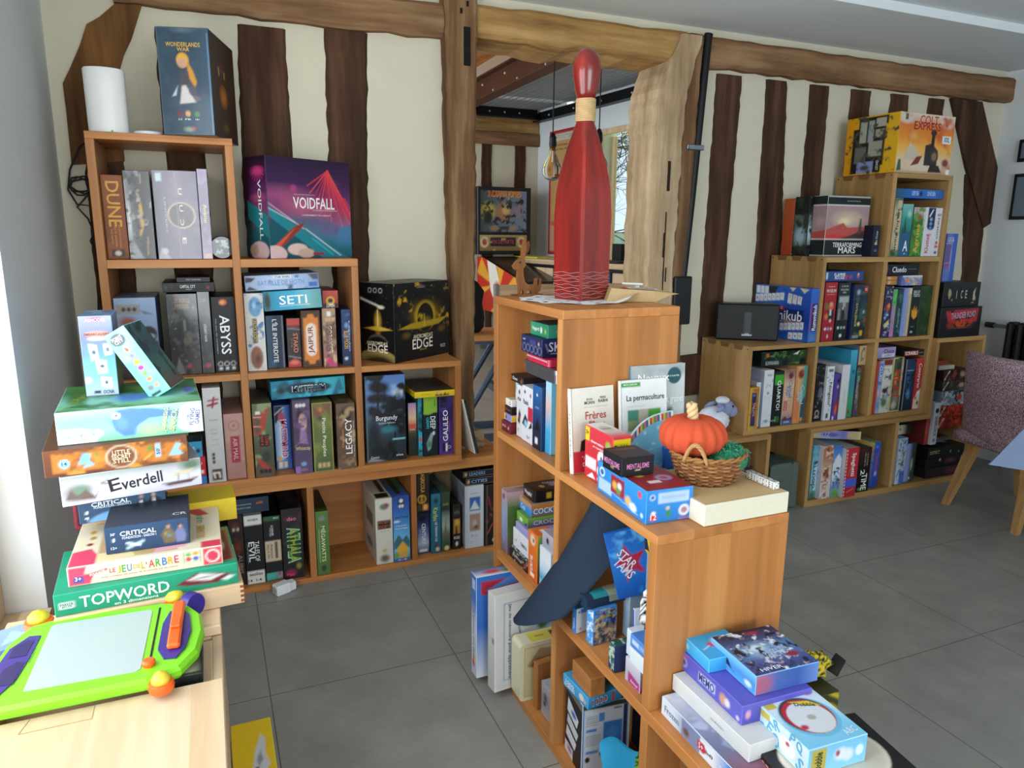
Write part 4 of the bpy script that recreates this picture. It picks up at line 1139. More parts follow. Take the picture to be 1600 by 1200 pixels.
# --- middle column, lower cell
row('green and red game box with a small black title plate, leftmost in the lower middle cell',0.0042,0.0748,-0.003,0.4865,0.7771,0.28,'5a5a42',[
 ('v','6a6a4c','5a6a4c','4a4a38','5c4a3a'),('p',[(0.5,1),(0.9,1),(0.55,0.6),(0.35,0.62)],'b04434'),('p',[(0,0.85),(0.42,0.85),(0.42,0.58),(0,0.58)],'a03c30'),('l',0,0.82,0.42,0.82,0.002,'e0c8b8'),('l',0,0.70,0.42,0.69,0.002,'d8b8a8'),('r',0.1,0.72,0.34,0.8,'4a5444'),('r',0.1,0.62,0.34,0.68,'4a5444'),('r',0.15,0.86,0.4,0.9,'eae0d0'),('n','8a9a70',0.04,0.66,5),
 ('r',0.28,0.42,0.8,0.58,'14100e'),('e',0.6,0.28,0.3,0.1,'30362c',0.5),('p',[(0,0.3),(0.4,0.22),(0.9,0.08),(0.3,0.14)],'b03c30'),('e',0.3,0.08,0.1,0.03,'181818'),('e',0.52,0.08,0.1,0.03,'181818'),('e',0.74,0.08,0.1,0.03,'181818'),('T','COIN',0.66,0.5,0.035,0.012,'c83a2c',-90),('T','BAR 8',0.42,0.5,0.035,0.010,'c83a2c',-90)])
row('blue box with a bold pink and white downward title, set back in the lower middle cell',0.0864,0.1469,0.07,0.4865,0.7472,0.24,'2a52a0',[
 ('h','7aa0d0','c8dcec','4a7ac0','1c3c8a'),('p',[(0,1),(0.7,1),(0.1,0.72),(0,0.75)],'1a1c30'),('l',0.0,0.86,0.6,0.97,0.004,'c8ccd8'),('e',0.45,0.82,0.22,0.08,'b84a6a'),('r',0.0,0.0,1,0.14,'3a62b0'),('r',0.12,0.02,0.4,0.12,'e8e0c8'),('r',0.46,0.02,0.7,0.12,'d8d0b8'),('e',0.2,0.17,0.14,0.04,'e8b060'),('T','MASTERMIND',0.56,0.48,0.155,0.026,'ffffff',-90),('T','MASTERMIND',0.58,0.48,0.15,0.021,'d02a50',-90)])
row('purple game box showing a dark-haired woman\'s face, in the lower middle cell',0.1481,0.215,-0.0121,0.4865,0.7806,0.29,'4a3a50',[
 ('v','5a4858','4a3a52','544062','5a4a6c'),('e',0.58,0.77,0.36,0.16,'2a2028'),('e',0.55,0.70,0.24,0.12,'c8a49c'),('e',0.56,0.73,0.16,0.05,'b88c84',0.7),('l',0.42,0.74,0.5,0.73,0.004,'3a2028'),('l',0.62,0.74,0.7,0.75,0.004,'3a2028'),('l',0.5,0.645,0.6,0.645,0.005,'7a2030'),('p',[(0.4,0.6),(0.7,0.6),(0.8,0.4),(0.3,0.42)],'9a7aa8'),('n','6a5080',0.05,0.66,3,0.2),('l',0.05,0.38,0.75,0.52,0.004,'8a6a7a'),('r',0.0,0.0,0.3,0.1,'9a6ab8'),('e',0.25,0.93,0.1,0.025,'e0dcdc'),('e',0.45,0.93,0.1,0.025,'e0dcdc'),('e',0.65,0.93,0.1,0.025,'e0dcdc'),('e',0.5,0.13,0.16,0.03,'7aa8d0'),('e',0.5,0.05,0.2,0.02,'8a6a80'),('T','Whitecap',0.5,0.34,0.055,0.020,'d8b878')])
row('olive-green game box with pale downward lettering and three small houses',0.2191,0.2955,-0.0189,0.4865,0.7663,0.29,'5e6a36',[
 ('v','7a5048','66703a','5f7038','4a5a30'),('e',0.4,0.86,0.4,0.12,'8a4a44',0.8),('n','7a8a44',0.05,0.6,5,0.25),('e',0.42,0.90,0.10,0.035,'c87848'),('e',0.4,0.78,0.18,0.05,'4a4a38',0.7),('b',0.002,'b8a860'),('r',0.2,0.06,0.36,0.13,'c8b078'),('r',0.42,0.06,0.58,0.13,'c8b078'),('r',0.64,0.06,0.8,0.13,'c8b078'),('T','Petits Peuples',0.55,0.50,0.155,0.018,'e0e0c8',-90)])
row('brown game box with a bold white upward title at the right of the lower middle cell',0.311,0.3853,-0.012,0.4855,0.7539,0.27,'5c4a3c',[
 ('v','6a5440','5a4638','6a5446'),('e',0.5,0.82,0.42,0.15,'2c2420',0.5),('e',0.58,0.86,0.2,0.08,'b09878',0.7),('e',0.2,0.7,0.2,0.1,'8a6a50',0.7),('n','a88a68',0.03,0.68,4),('e',0.3,0.15,0.3,0.14,'7a5a44',0.8),('o',0.7,0.12,0.012,0.003,'8a6a50'),('o',0.3,0.2,0.014,0.003,'4a362a'),('T','LEGACY',0.63,0.50,0.145,0.026,'f0ece6',90),('T','AU DELÀ DES FRONTIÈRES',0.90,0.45,0.15,0.005,'d8d0c4',90),('T','Champion',0.32,0.47,0.075,0.010,'e08a40',90)],T=[('n','8a7458',0.03,0.5,3)])
o = row('turquoise box with a dark plaque title, lying on the upright boxes of the lower middle cell',0.079,0.357,0.02,0.7835,0.8545,0.27,'2a8aa4',[
 ('h','2a7a94','2e98b4','2a8ca8','3ab0c4','2a90a8'),('n','1c5a70',0.05,0.6,4,0.2),('e',0.5,0.5,0.31,0.32,'1a2a34'),('e',0.5,0.5,0.26,0.24,'24404c'),('e',0.13,0.45,0.08,0.26,'18303c',0.6),('p',[(0.84,0.2),(0.98,0.2),(0.93,0.9),(0.88,0.6)],'1c6a80'),('n','4ac0d4',0.04,0.72,9),('T','MYSTERIUM',0.5,0.5,0.125,0.024,'cfe4ea'),('T','MYSTERIUM',0.503,0.48,0.122,0.020,'14242c')])
o.rotation_euler[1] = math.radians(-1.2)
# --- right column
row('large blue and black wrapped box showing trees against the sky',0.434,0.5991,0.0256,0.4865,0.8478,0.28,'2e3a48',[
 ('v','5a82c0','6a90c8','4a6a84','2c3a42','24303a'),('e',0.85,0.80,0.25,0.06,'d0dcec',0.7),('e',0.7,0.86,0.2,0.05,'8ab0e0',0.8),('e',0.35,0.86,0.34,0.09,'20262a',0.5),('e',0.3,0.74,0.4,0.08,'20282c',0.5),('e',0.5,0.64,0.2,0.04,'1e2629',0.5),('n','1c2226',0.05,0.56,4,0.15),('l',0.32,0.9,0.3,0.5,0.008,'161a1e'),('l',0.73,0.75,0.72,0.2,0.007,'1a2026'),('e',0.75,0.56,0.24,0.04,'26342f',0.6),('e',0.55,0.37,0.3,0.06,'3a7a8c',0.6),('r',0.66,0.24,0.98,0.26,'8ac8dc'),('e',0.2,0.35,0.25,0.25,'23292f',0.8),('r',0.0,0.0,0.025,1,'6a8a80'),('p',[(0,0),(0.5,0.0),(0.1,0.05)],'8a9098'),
 ('T','Burgundy',0.52,0.50,0.088,0.026,'e4e4e8'),('T','Special Edition',0.52,0.445,0.068,0.009,'c8ccd4'),('T','Comte',0.2,0.055,0.034,0.010,'d0d4d8'),('T','alea',0.83,0.06,0.030,0.010,'d0d4d8')],mat='print_wrapped',L=[('v','6a8aa8','4a5a62')])
row('slim box with a pink and orange sunset over dark green',0.6171,0.6529,0.0595,0.4865,0.7159,0.25,'2c302a',[
 ('v','a890c8','d8b0b8','e8c89a','d86a50','4a4a3a','2c332c','2a302a','2a302a'),('r',0,0.52,1,0.60,'d4604a'),('T','Arche',0.5,0.5,0.022,0.008,'e8e0d8')])
row('very slim teal and cyan box left of the black box with the green cap',0.6541,0.6717,0.0367,0.4865,0.7449,0.26,'2a7a8c',[
 ('v','2a7a8a','3a9aac','164450','2aa8c0','2ab0c8','35707a'),('n','0e3038',0.03,0.6,3),('e',0.5,0.28,0.4,0.04,'c84a4a'),('s',20,'0c2a34',0.003,4)],L=[('v','1c5a68','1c5a68')])
row('black game box with a lime-green cap and pale lettering',0.6729,0.7369,0.0276,0.4865,0.7443,0.26,'14202c',[
 ('v','16222e','0f1a24'),('r',0.03,0.73,0.97,1,'8ab83a'),('e',0.3,0.73,0.35,0.03,'8ab83a'),('r',0.78,0.83,0.84,0.94,'3a5a20'),('p',[(0.2,0.22),(0.5,0.38),(0.75,0.42),(0.6,0.28),(0.5,0.12),(0.3,0.08)],'8aa8a0'),('n','3a6a64',0.02,0.62,3) if False else ('e',0.72,0.38,0.08,0.03,'dce4e0'),('e',0.4,0.2,0.2,0.08,'4a7a70',0.6),('T','DEEP',0.66,0.56,0.055,0.022,'e8f0f0',-90),('T','GEMS',0.30,0.56,0.05,0.012,'3ac0d8',-90)])
row('purple game box with white upward lettering, rightmost in the right column',0.7417,0.804,0.0259,0.4865,0.7394,0.26,'3a2468',[
 ('v','14142a','2a1c50','44307c','55368c'),('n','4a3888',0.05,0.66,3,0.2),('r',0.22,0.05,0.42,0.19,'1c1030'),('b',0.0006,'6a50a0'),('r',0.44,0.05,0.58,0.19,'e8e4ee'),('r',0.6,0.05,0.8,0.19,'1c1030'),('o',0.7,0.12,0.006,0.002,'d0c8e0'),('T','GALiLEO',0.44,0.50,0.135,0.022,'f4f2f8',90),('T','PROJECT',0.74,0.48,0.05,0.007,'c84a9a',90)])
row('flat yellow-edged box with a dark photo on top, lying in the right column',0.6315,0.8035,0.0,0.7465,0.7725,0.27,'e0c020',[
 ('v','e8c81e','d8b81a'),('p',[(0.5,0.1),(0.86,0.1),(0.84,0.5),(0.8,0.2),(0.76,0.7),(0.7,0.2),(0.62,0.9),(0.56,0.8)],'2a2010'),('e',0.6,0.6,0.06,0.3,'e8a878'),('T','Comptoir',0.28,0.5,0.04,0.006,'b09018')],T=[('v','4a4238','3a352e','4c4438'),('e',0.72,0.45,0.22,0.16,'2c2824'),('e',0.3,0.5,0.3,0.3,'5a5044',0.8)])
# --- on the right column: black box with a burning golden arch
game('big black game box with a glowing golden arch, standing askew on the right column',0.652,0.190,0.8928,0.351,0.184,0.318,'0e0e10',F=[
 ('v','0f0f12','0c0c0e'),('s',60,'8a8a80',0.0009,3),('e',0.55,0.6,0.42,0.24,'4a3a08',0.9),('e',0.55,0.58,0.32,0.20,'8a6a10',0.8),('e',0.55,0.56,0.22,0.22,'d0a820',0.35),('e',0.55,0.54,0.15,0.19,'14120a'),('e',0.55,0.50,0.13,0.07,'7a6414',0.6),('n','c89a20',0.035,0.74,5),('p',[(0.06,0.42),(0.3,0.48),(0.75,0.50),(0.98,0.52),(0.8,0.43),(0.4,0.40)],'b8941e'),('r',0.0,0.0,1.0,0.33,'0d0d0f'),('e',0.2,0.33,0.1,0.06,'6a5010',0.8),('e',0.85,0.36,0.1,0.06,'6a5010',0.8),('e',0.5,0.95,0.08,0.02,'5a5a5a',0.7),('l',0.53,0.42,0.53,0.58,0.004,'d8c050'),
 ('T',"ANDROMEDA'S",0.5,0.30,0.125,0.018,'f0e4c0'),('T','EDGE',0.49,0.20,0.13,0.042,'f0e8d8'),('T','DELUXE',0.5,0.12,0.045,0.008,'b89a40'),('T','VOLTS',0.87,0.12,0.035,0.014,'d8d8d8'),('T','ÉDITION VF',0.47,0.94,0.05,0.008,'9a9a9a')],
 L=[('v','0f0f12','0e0e10'),('s',30,'8a8a80',0.0009,6),('p',[(0.0,0.82),(0.6,0.72),(0.62,0.69),(0.0,0.79)],'d8d8d0'),('e',0.62,0.70,0.14,0.03,'e8e0c0',0.6),('e',0.52,0.52,0.14,0.16,'c89a28',0.7),('l',0.52,0.42,0.52,0.66,0.005,'f0e0a0'),('p',[(0.1,0.42),(0.52,0.46),(0.95,0.42),(0.52,0.39)],'d8b040'),('e',0.52,0.36,0.1,0.06,'8a6418',0.7),('e',0.5,0.24,0.3,0.11,'55524a'),('e',0.5,0.2,0.32,0.12,'101012'),('e',0.5,0.0,0.6,0.16,'a08c50'),('e',0.55,-0.06,0.62,0.17,'2a261a',0.4),('o',0.3,0.91,0.009,0.0015,'d8d8d8'),('o',0.46,0.91,0.009,0.0015,'d8d8d8'),('o',0.62,0.91,0.009,0.0015,'d8d8d8'),
 ('T',"ANDROMEDA'S",0.48,0.235,0.115,0.014,'f0e4c0'),('T','EDGE',0.5,0.165,0.11,0.032,'f0e8d8')],
 T=[('v','5a5648','6a6452','3a3830'),('n','2c2a24',0.06,0.6,4)],th=34)
r = empty('slim_book','thin pale board leaning against the right column on the low bookcase','board',(0.834,0.10,0.4555))
r.rotation_euler = (0,math.radians(9),math.radians(4))
r.rotation_euler[1] = math.radians(-13)
mb = MB(); mb.box(0.055,0.061,-0.10,0.12,0.014,0.262,'e6e4dc'); mb.box(0.062,0.072,-0.11,0.12,0.016,0.25,'2c2c2c'); mb.build('board','print',parent=r)
# --- low bookcase, from the left
row('small dark box at the far left of the low bookcase, mostly behind the pile',-0.40,-0.26,0.07,0.023,0.28,0.24,'3a2a24',[('n','6a3a2a',0.05,0.6,3)])
o = row('dark blue box with small white print lying across the upright boxes of the low bookcase',-0.125,0.047,0.06,0.3265,0.388,0.25,'223448',[
 ('h','2a3c50','24364a','1e3042'),('T','S',0.05,0.3,0.012,0.022,'b0b8c0'),('T',"SUITE D'ENQUÊTES",0.42,0.62,0.07,0.007,'a8b0b8'),('T','ET AVENTURES',0.42,0.38,0.065,0.007,'98a0a8'),('T','orbi',0.80,0.66,0.025,0.012,'c8743a')])
row('dark box with a red-eyed shadowy face, left of the black and white box',-0.1088,-0.0539,0.07,0.024,0.322,0.24,'1e1411',[
 ('v','2c1a14','1c1210','241410'),('e',0.5,0.84,0.4,0.08,'5a2a20',0.7),('e',0.35,0.80,0.09,0.025,'b8a898'),('e',0.65,0.80,0.09,0.025,'b8a898'),('e',0.6,0.55,0.4,0.12,'6a2c14',0.8),('T','ALIBIS',0.7,0.3,0.08,0.016,'8a7a6a',-90),('n','4a2416',0.03,0.68,3)])
row('black box with white bands at top and bottom and a two-line white title',-0.0527,0.0178,0.0604,0.024,0.3201,0.25,'0f0f11',[
 ('v','111113','0d0d0f'),('r',0.02,0.85,0.98,0.99,'d8d6d0'),('r',0.02,0.0,0.98,0.19,'d2d0ca'),('T','escape',0.5,0.92,0.038,0.012,'4a5a50'),('T','TALES OF',0.64,0.47,0.085,0.018,'e0e0de',-90),('T','EVIL',0.34,0.47,0.085,0.022,'e0e0de',-90),('T','aeolios',0.5,0.145,0.05,0.014,'1c1c1c'),('T','14  1-4',0.42,0.055,0.05,0.012,'1c1c1c'),('T','expansion',0.13,0.45,0.08,0.004,'a0a0a0',-90)],T=[('r',0.0,0.0,1,0.3,'c8c8c4')])
row('black box with a cream label in the middle and a teal corner',0.0201,0.0864,0.0659,0.024,0.3005,0.25,'121214',[
 ('r',0.0,0.93,1,1,'2a5a34'),('r',0.03,0.30,0.97,0.62,'c8b49a'),('r',0.62,0.34,0.76,0.60,'3a2e26'),('r',0.0,0.0,0.62,0.12,'4aa8a0'),('r',0.62,0.0,1,0.12,'8a8e90'),('e',0.8,0.09,0.07,0.02,'8a2838'),('T','Aventure',0.42,0.46,0.06,0.010,'4a3a2c',-90),('T','dans la ville',0.22,0.46,0.06,0.008,'5a4a3a',-90),('T','LE DERNIER',0.5,0.78,0.045,0.009,'d8d8d8',-90),('T','voyage',0.36,0.76,0.04,0.006,'b0b0b0',-90),('T','JEUX',0.75,0.965,0.02,0.008,'e0e0e0')])
row('black box with big green-yellow zigzag letters outlined in pale green',0.0881,0.1688,0.0543,0.024,0.325,0.26,'191517',[
 ('v','241e20','171315'),('e',0.35,0.86,0.3,0.04,'7a2438',0.7),('n','3a2c30',0.04,0.64,3),('e',0.35,0.08,0.35,0.07,'8a2440',0.6),('e',0.75,0.17,0.18,0.06,'8a7a30',0.6),('p',[(0.22,0.24),(0.85,0.22),(0.86,0.74),(0.5,0.74),(0.4,0.66),(0.2,0.62),(0.3,0.54),(0.2,0.46),(0.3,0.38),(0.2,0.32)],'2a3a20'),('T','ATHALA',0.56,0.48,0.152,0.052,'b8dcc0',-90),('T','ATHALA',0.56,0.48,0.145,0.045,'4a9a3c',-90),('T','ATHALA',0.53,0.48,0.14,0.022,'a8a830',-90),('T','dao',0.5,0.86,0.035,0.016,'d87a90'),('T','Max',0.32,0.06,0.03,0.014,'d84a60')],T=[('n','4a3440',0.04,0.55,3)])
row('green box with tall cream lettering, alone at the left of the half-empty cell',0.2192,0.2712,0.0417,0.024,0.3007,0.26,'55753a',[
 ('v','5c7c40','507036'),('e',0.5,0.89,0.34,0.05,'8a8a84',0.5),('e',0.5,0.1,0.2,0.05,'3a3e34'),('l',0.22,0.2,0.22,0.72,0.001,'b8c890'),('T','MÉGAWATTS',0.58,0.49,0.155,0.020,'dce4b8',-90)],T=[('v','2a3a20','1c2a18'),('r',0.0,0.0,1,0.12,'3c5a2a')],edge='5c7c40')
row('large white box with a dark ruined label, beside the blue box in the low bookcase',0.4644,0.5371,0.0465,0.024,0.3173,0.27,'d6d1c4',[
 ('v','dcd7ca','cdc7ba'),('e',0.52,0.88,0.35,0.06,'6a7a70',0.5),('e',0.66,0.90,0.2,0.04,'9a4a4a',0.6),('r',0.1,0.54,0.9,0.67,'2a2220'),('e',0.5,0.08,0.4,0.08,'6a625a',0.6),('e',0.5,0.2,0.2,0.04,'c8a870',0.6),('T','PROJET',0.5,0.635,0.045,0.012,'c86a3a'),('T','SOCIETY',0.5,0.575,0.05,0.012,'c86a3a'),('T','1 2 3 4',0.45,0.505,0.045,0.005,'8a847a')],
 L=[('v','d0cabc','c4bdb0'),('r',0.3,0.5,0.8,0.72,'6a6460'),('e',0.5,0.2,0.3,0.1,'5a6a80',0.6)],T=[('v','d8d3c6','d0cabc'),('r',0.55,0.3,0.85,0.9,'2a2624'),('r',0.1,0.05,0.9,0.25,'1c1a1a')])
row('blue box with a yellow pavilion under a blue sky, right of the white box',0.5383,0.6102,0.0415,0.024,0.321,0.27,'3a5aa8',[
 ('v','2a4aa0','3a62b4','4a8ac8','6ab0dc','7ab8d8','5a8a50'),('e',0.2,0.62,0.3,0.02,'dfe8f0',0.6),('p',[(0,0.3),(0.3,0.42),(0.55,0.33),(0.8,0.4),(1,0.3),(1,0.2),(0,0.2)],'3a6a78'),('p',[(0.15,0.2),(0.55,0.31),(0.92,0.2),(0.85,0.12),(0.25,0.12)],'d8a838'),('r',0.28,0.05,0.84,0.14,'c8a050'),('r',0,0,1,0.05,'3a5ab0'),('n','d8c040',0.02,0.72,4) if False else ('e',0.15,0.1,0.2,0.06,'6a9a44',0.6),('r',0.32,0.82,0.68,0.97,'182030'),('e',0.5,0.93,0.12,0.03,'e0e4e8'),('e',0.42,0.85,0.08,0.025,'d8dce0'),('e',0.58,0.85,0.08,0.025,'d8dce0'),('T','Cloud Temple',0.5,0.68,0.06,0.012,'1c2850'),('T','et les jardins',0.5,0.55,0.05,0.007,'e8f0f8'),('T','de la montagne',0.5,0.51,0.055,0.007,'e8f0f8'),('T','2-5',0.5,0.025,0.04,0.006,'e0e8f8')],T=[('n','3a7a40',0.04,0.5,3),('r',0.3,0.1,0.6,0.9,'2a3028')])
row('dark brown box with orange downward lettering, lying on the slim navy and white box',0.645,0.7046,0.06,0.2255,0.4077,0.24,'2a2118',[
 ('v','30261c','241c15'),('r',0.62,0.3,0.68,1,'3a2e22'),('e',0.42,0.33,0.34,0.11,'d8a030'),('e',0.42,0.33,0.26,0.085,'4a3418'),('r',0.1,0.04,0.34,0.2,'4a4234'),('r',0.44,0.04,0.92,0.2,'a8683a'),('e',0.7,0.12,0.16,0.07,'e0a860'),('T','AGRICOLA',0.5,0.73,0.085,0.018,'d8a040',-90),('T','BIG BOX',0.42,0.33,0.03,0.012,'e8b848',-90)])
row('slim navy to white box with a white downward title, under the dark brown box',0.6521,0.7089,0.0854,0.024,0.212,0.22,'33406a',[
 ('v','20263a','2c3a66','6a7aa8','b8c0d4','3a4478'),('e',0.45,0.88,0.4,0.1,'14161c',0.5),('r',0.15,0.03,0.85,0.1,'d8dce4'),('b',0.002,'141824'),('T','CENTURY',0.55,0.48,0.098,0.018,'f0f0f4',-90),('T','Golem',0.25,0.48,0.05,0.005,'c0c8d8',-90)])
row('teal-blue box with a small green and yellow title, in the last cell of the low bookcase',0.7128,0.7566,0.067,0.024,0.3,0.25,'2a6a84',[
 ('v','2f7490','285f78'),('e',0.5,0.88,0.3,0.07,'2c3a3a',0.6),('e',0.5,0.13,0.25,0.05,'5a4430',0.6),('e',0.62,0.06,0.2,0.035,'e0c898'),('T','Karibu',0.45,0.66,0.06,0.022,'c8c84a',-90),('T','LE TERRAIN DE',0.5,0.36,0.09,0.010,'d8e8ec',-90)],T=[('v','2a5a70','204858')])
row('box with a photo of a grey-green valley, right of the teal-blue box',0.7604,0.7992,0.0696,0.024,0.3007,0.25,'4a5a48',[
 ('v','3a4a38','3c4c3a','2a3028','8a9a94','a8b0a0','6a6a58','3a5a38','4a4a3a'),('T','GAIA',0.5,0.80,0.028,0.012,'9ab040'),('e',0.6,0.05,0.3,0.04,'e0c898'),('p',[(0.3,0.3),(0.5,0.55),(0.6,0.3)],'6a6a5c')],T=[('n','6a7a68',0.03,0.5,3)])
row('short dark brown box with a golden silhouette scene',0.8116,0.8497,0.071,0.024,0.2347,0.24,'2c211c',[
 ('r',0.1,0.35,0.94,0.68,'b8843c'),('e',0.6,0.6,0.4,0.1,'e0b050',0.7),('p',[(0.3,0.32),(0.35,0.5),(0.5,0.55),(0.6,0.36)],'2c1c14'),('r',0.15,0.76,0.9,0.9,'3a3a30'),('T','NOTRE',0.5,0.83,0.025,0.012,'7a8a60'),('T','RISE',0.5,0.26,0.028,0.014,'d8d0c0'),('e',0.5,0.12,0.16,0.05,'e0e0e0')])
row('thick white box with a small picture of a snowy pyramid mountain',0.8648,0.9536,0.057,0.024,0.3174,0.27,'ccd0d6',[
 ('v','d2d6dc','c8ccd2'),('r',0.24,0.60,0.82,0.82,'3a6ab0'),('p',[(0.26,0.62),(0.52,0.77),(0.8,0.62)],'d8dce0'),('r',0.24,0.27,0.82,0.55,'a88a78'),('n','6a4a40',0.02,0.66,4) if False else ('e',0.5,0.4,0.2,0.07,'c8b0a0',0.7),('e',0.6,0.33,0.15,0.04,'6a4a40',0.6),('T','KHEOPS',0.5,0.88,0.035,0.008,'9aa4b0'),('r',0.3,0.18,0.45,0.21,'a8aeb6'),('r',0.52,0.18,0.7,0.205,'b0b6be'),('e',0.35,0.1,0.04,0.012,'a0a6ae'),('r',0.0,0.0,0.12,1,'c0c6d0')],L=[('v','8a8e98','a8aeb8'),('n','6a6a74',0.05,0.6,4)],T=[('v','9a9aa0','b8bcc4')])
row('black box with a red branch motif at the right end of the low bookcase',0.9554,1.022,0.0552,0.024,0.3143,0.26,'141214',[
 ('v','181618','111011'),('l',0.15,0.0,0.2,1,0.003,'8a6a50'),('l',0.3,0.8,0.5,0.6,0.004,'a83a34'),('l',0.25,0.2,0.6,0.35,0.005,'b84a3c'),('n','8a3a30',0.03,0.70,3),('e',0.7,0.08,0.1,0.03,'d0d0d0')])
def expansion(label,x0,x1,y,z0,z1,word):
 return row(label,x0,x1,y,z0,z1,0.24,'15141a',[('v','1a1820','111016'),('T',word,0.42,0.5,0.075,0.015,'8ab0e0'),('e',0.08,0.5,0.04,0.3,'c8a878'),('b',0.0015,'8a7a60')],T=[('n','4a4038',0.04,0.55,3)])
expansion('flat black expansion box with a pale blue title, lying on the thick white box',0.872,1.024,0.065,0.3175,0.350,'CITIES')
expansion('flat black expansion box, topmost of the two lying on the thick white box',0.862,1.024,0.075,0.3503,0.381,'LEADERS')
r = empty('power_adapter','white travel plug adapter lying on the floor before the low bookcase','plug adapter',(0.085,0.0,0.0),math.radians(-65))
mb = MB(); mb.box(-0.022,0.022,-0.045,0.015,0.0,0.042,b=0.004); mb.prism([(-0.018,0.015),(0.018,0.015),(0.015,0.04),(-0.015,0.04)],0.003,0.036); mb.build('body','white_plastic',parent=r)
mb = MB(); mb.lathe([(0.0,0.0),(0.016,0.0),(0.016,0.002)],seg=20,col='b0b0ac'); mb.xform(Matrix.Translation((0,-0.0455,0.021)) @ Matrix.Rotation(math.radians(90),4,'X')); mb.build('socket_face','print',parent=r)
for x in (-0.009,0.009):
 mb = MB(); mb.tube([(x,0.04,0.02),(x,0.06,0.02)],0.0024,8); mb.build('pin','steel',parent=r)
# ================================================================ games in the right bookcases
# --- on the very top
game('yellow-edged big box with an orange desert and black locomotive, on top of the right bookcase',3.334,0.108,1.7308,0.415,0.318,0.293,'d8a018',F=[
 ('v','d8cfc0','d8742c','e08a2a','e8b050','d8c0a0','c8a888'),('e',0.12,0.9,0.14,0.1,'cfc6ba',0.5),('e',0.88,0.88,0.16,0.12,'ddd8d0',0.6),('n','c85a28',0.08,0.68,3,0.2),('e',0.45,0.12,0.5,0.16,'dcc8ae',0.8),('p',[(0.12,0.22),(0.22,0.5),(0.34,0.42),(0.42,0.2)],'c8b8a4'),('e',0.27,0.62,0.09,0.1,'e0a058',0.7),('p',[(0.50,0.14),(0.5,0.48),(0.62,0.52),(0.74,0.4),(0.74,0.14)],'2a2622'),('r',0.60,0.45,0.66,0.68,'241f1c'),('e',0.63,0.70,0.055,0.05,'241f1c'),('e',0.68,0.3,0.075,0.11,'3a3632'),('e',0.68,0.3,0.045,0.07,'8a6a4a'),('p',[(0.58,0.0),(0.62,0.15),(0.78,0.15),(0.86,0.0)],'1e1b1a'),
 ('p',[(0.26,0.12),(0.36,0.28),(0.46,0.3),(0.4,0.16)],'7a3028'),('e',0.9,0.2,0.08,0.09,'7a3a34',0.5),('p',[(0.02,0.02),(0.04,0.22),(0.08,0.22),(0.1,0.04)],'3a5a34'),('r',0.0,0.0,1,0.03,'b89a80'),('r',0.80,0.53,0.96,0.66,'e8ecee'),('r',0.93,0.0,1.0,0.09,'e4e6e6'),('r',0.09,0.88,0.14,0.98,'6a5a3a'),
 ('T','COLT',0.52,0.90,0.14,0.045,'b8432a'),('T','EXPRESS',0.50,0.80,0.20,0.040,'8a2a1e'),('T','XXL',0.88,0.60,0.045,0.024,'28324a'),('T','ÉDITION SPÉCIALE',0.85,0.93,0.07,0.007,'a89a8a')],
 L=[('h','e09a10','e0a416','e8b420'),('p',[(0.10,0.0),(0.10,0.14),(0.16,0.14),(0.16,0.0)],'d8900c'),('p',[(0.14,0.02),(0.14,0.80),(0.24,0.80),(0.24,0.98),(0.80,0.98),(0.80,0.84),(0.76,0.84),(0.76,0.14),(0.72,0.14),(0.72,0.02)],'16140f'),
 ('r',0.27,0.55,0.40,0.92,'a8a894'),('r',0.43,0.55,0.54,0.92,'9aa0a0'),('r',0.57,0.80,0.76,0.95,'b0ac98'),('r',0.57,0.62,0.74,0.76,'a09c88'),('r',0.20,0.2,0.42,0.48,'6a6a62'),('r',0.46,0.30,0.72,0.56,'a0a08c'),('r',0.26,0.02,0.58,0.22,'8a94c4'),('n','4a463c',0.03,0.66,3,0.15),('e',0.42,0.11,0.12,0.06,'4a4640',0.5),('T','GHOST',0.66,0.14,0.05,0.016,'e8e4d4',-90)],T=[('v','e0a818','d89c12')],edge='e0a818',th=1.6)
# --- on the second step
game('orange-red box end showing behind the boxes with red planet pictures',2.795,0.265,1.309,0.05,0.075,0.295,'a8482a',F=[('v','b85a30','c87a58','a84428','b85030'),('l',0,0.4,1,0.42,0.004,'e8d8c8'),('l',0,0.02,1,0.02,0.006,'e8e0d8'),('T','MARS',0.6,0.25,0.08,0.02,'e8c8b0',-90)],L=[('v','b85a30','a84428')])
game('black box with an icy blue planet picture, behind the box with the red landscape',2.80,0.1735,1.309,0.06,0.10,0.302,'12181a',F=[('v','12181a','10161a'),('r',0.0,0.18,1,0.70,'6a7a74'),('e',0.3,0.38,0.8,0.2,'a8c4d0',0.6),('n','3a4438',0.03,0.6,4)],L=[('v','12181a','10161a'),('r',0.04,0.16,0.96,0.70,'5a645c'),('e',0.5,0.34,0.5,0.2,'9ab8c8',0.6),('n','2c3428',0.04,0.62,4)])
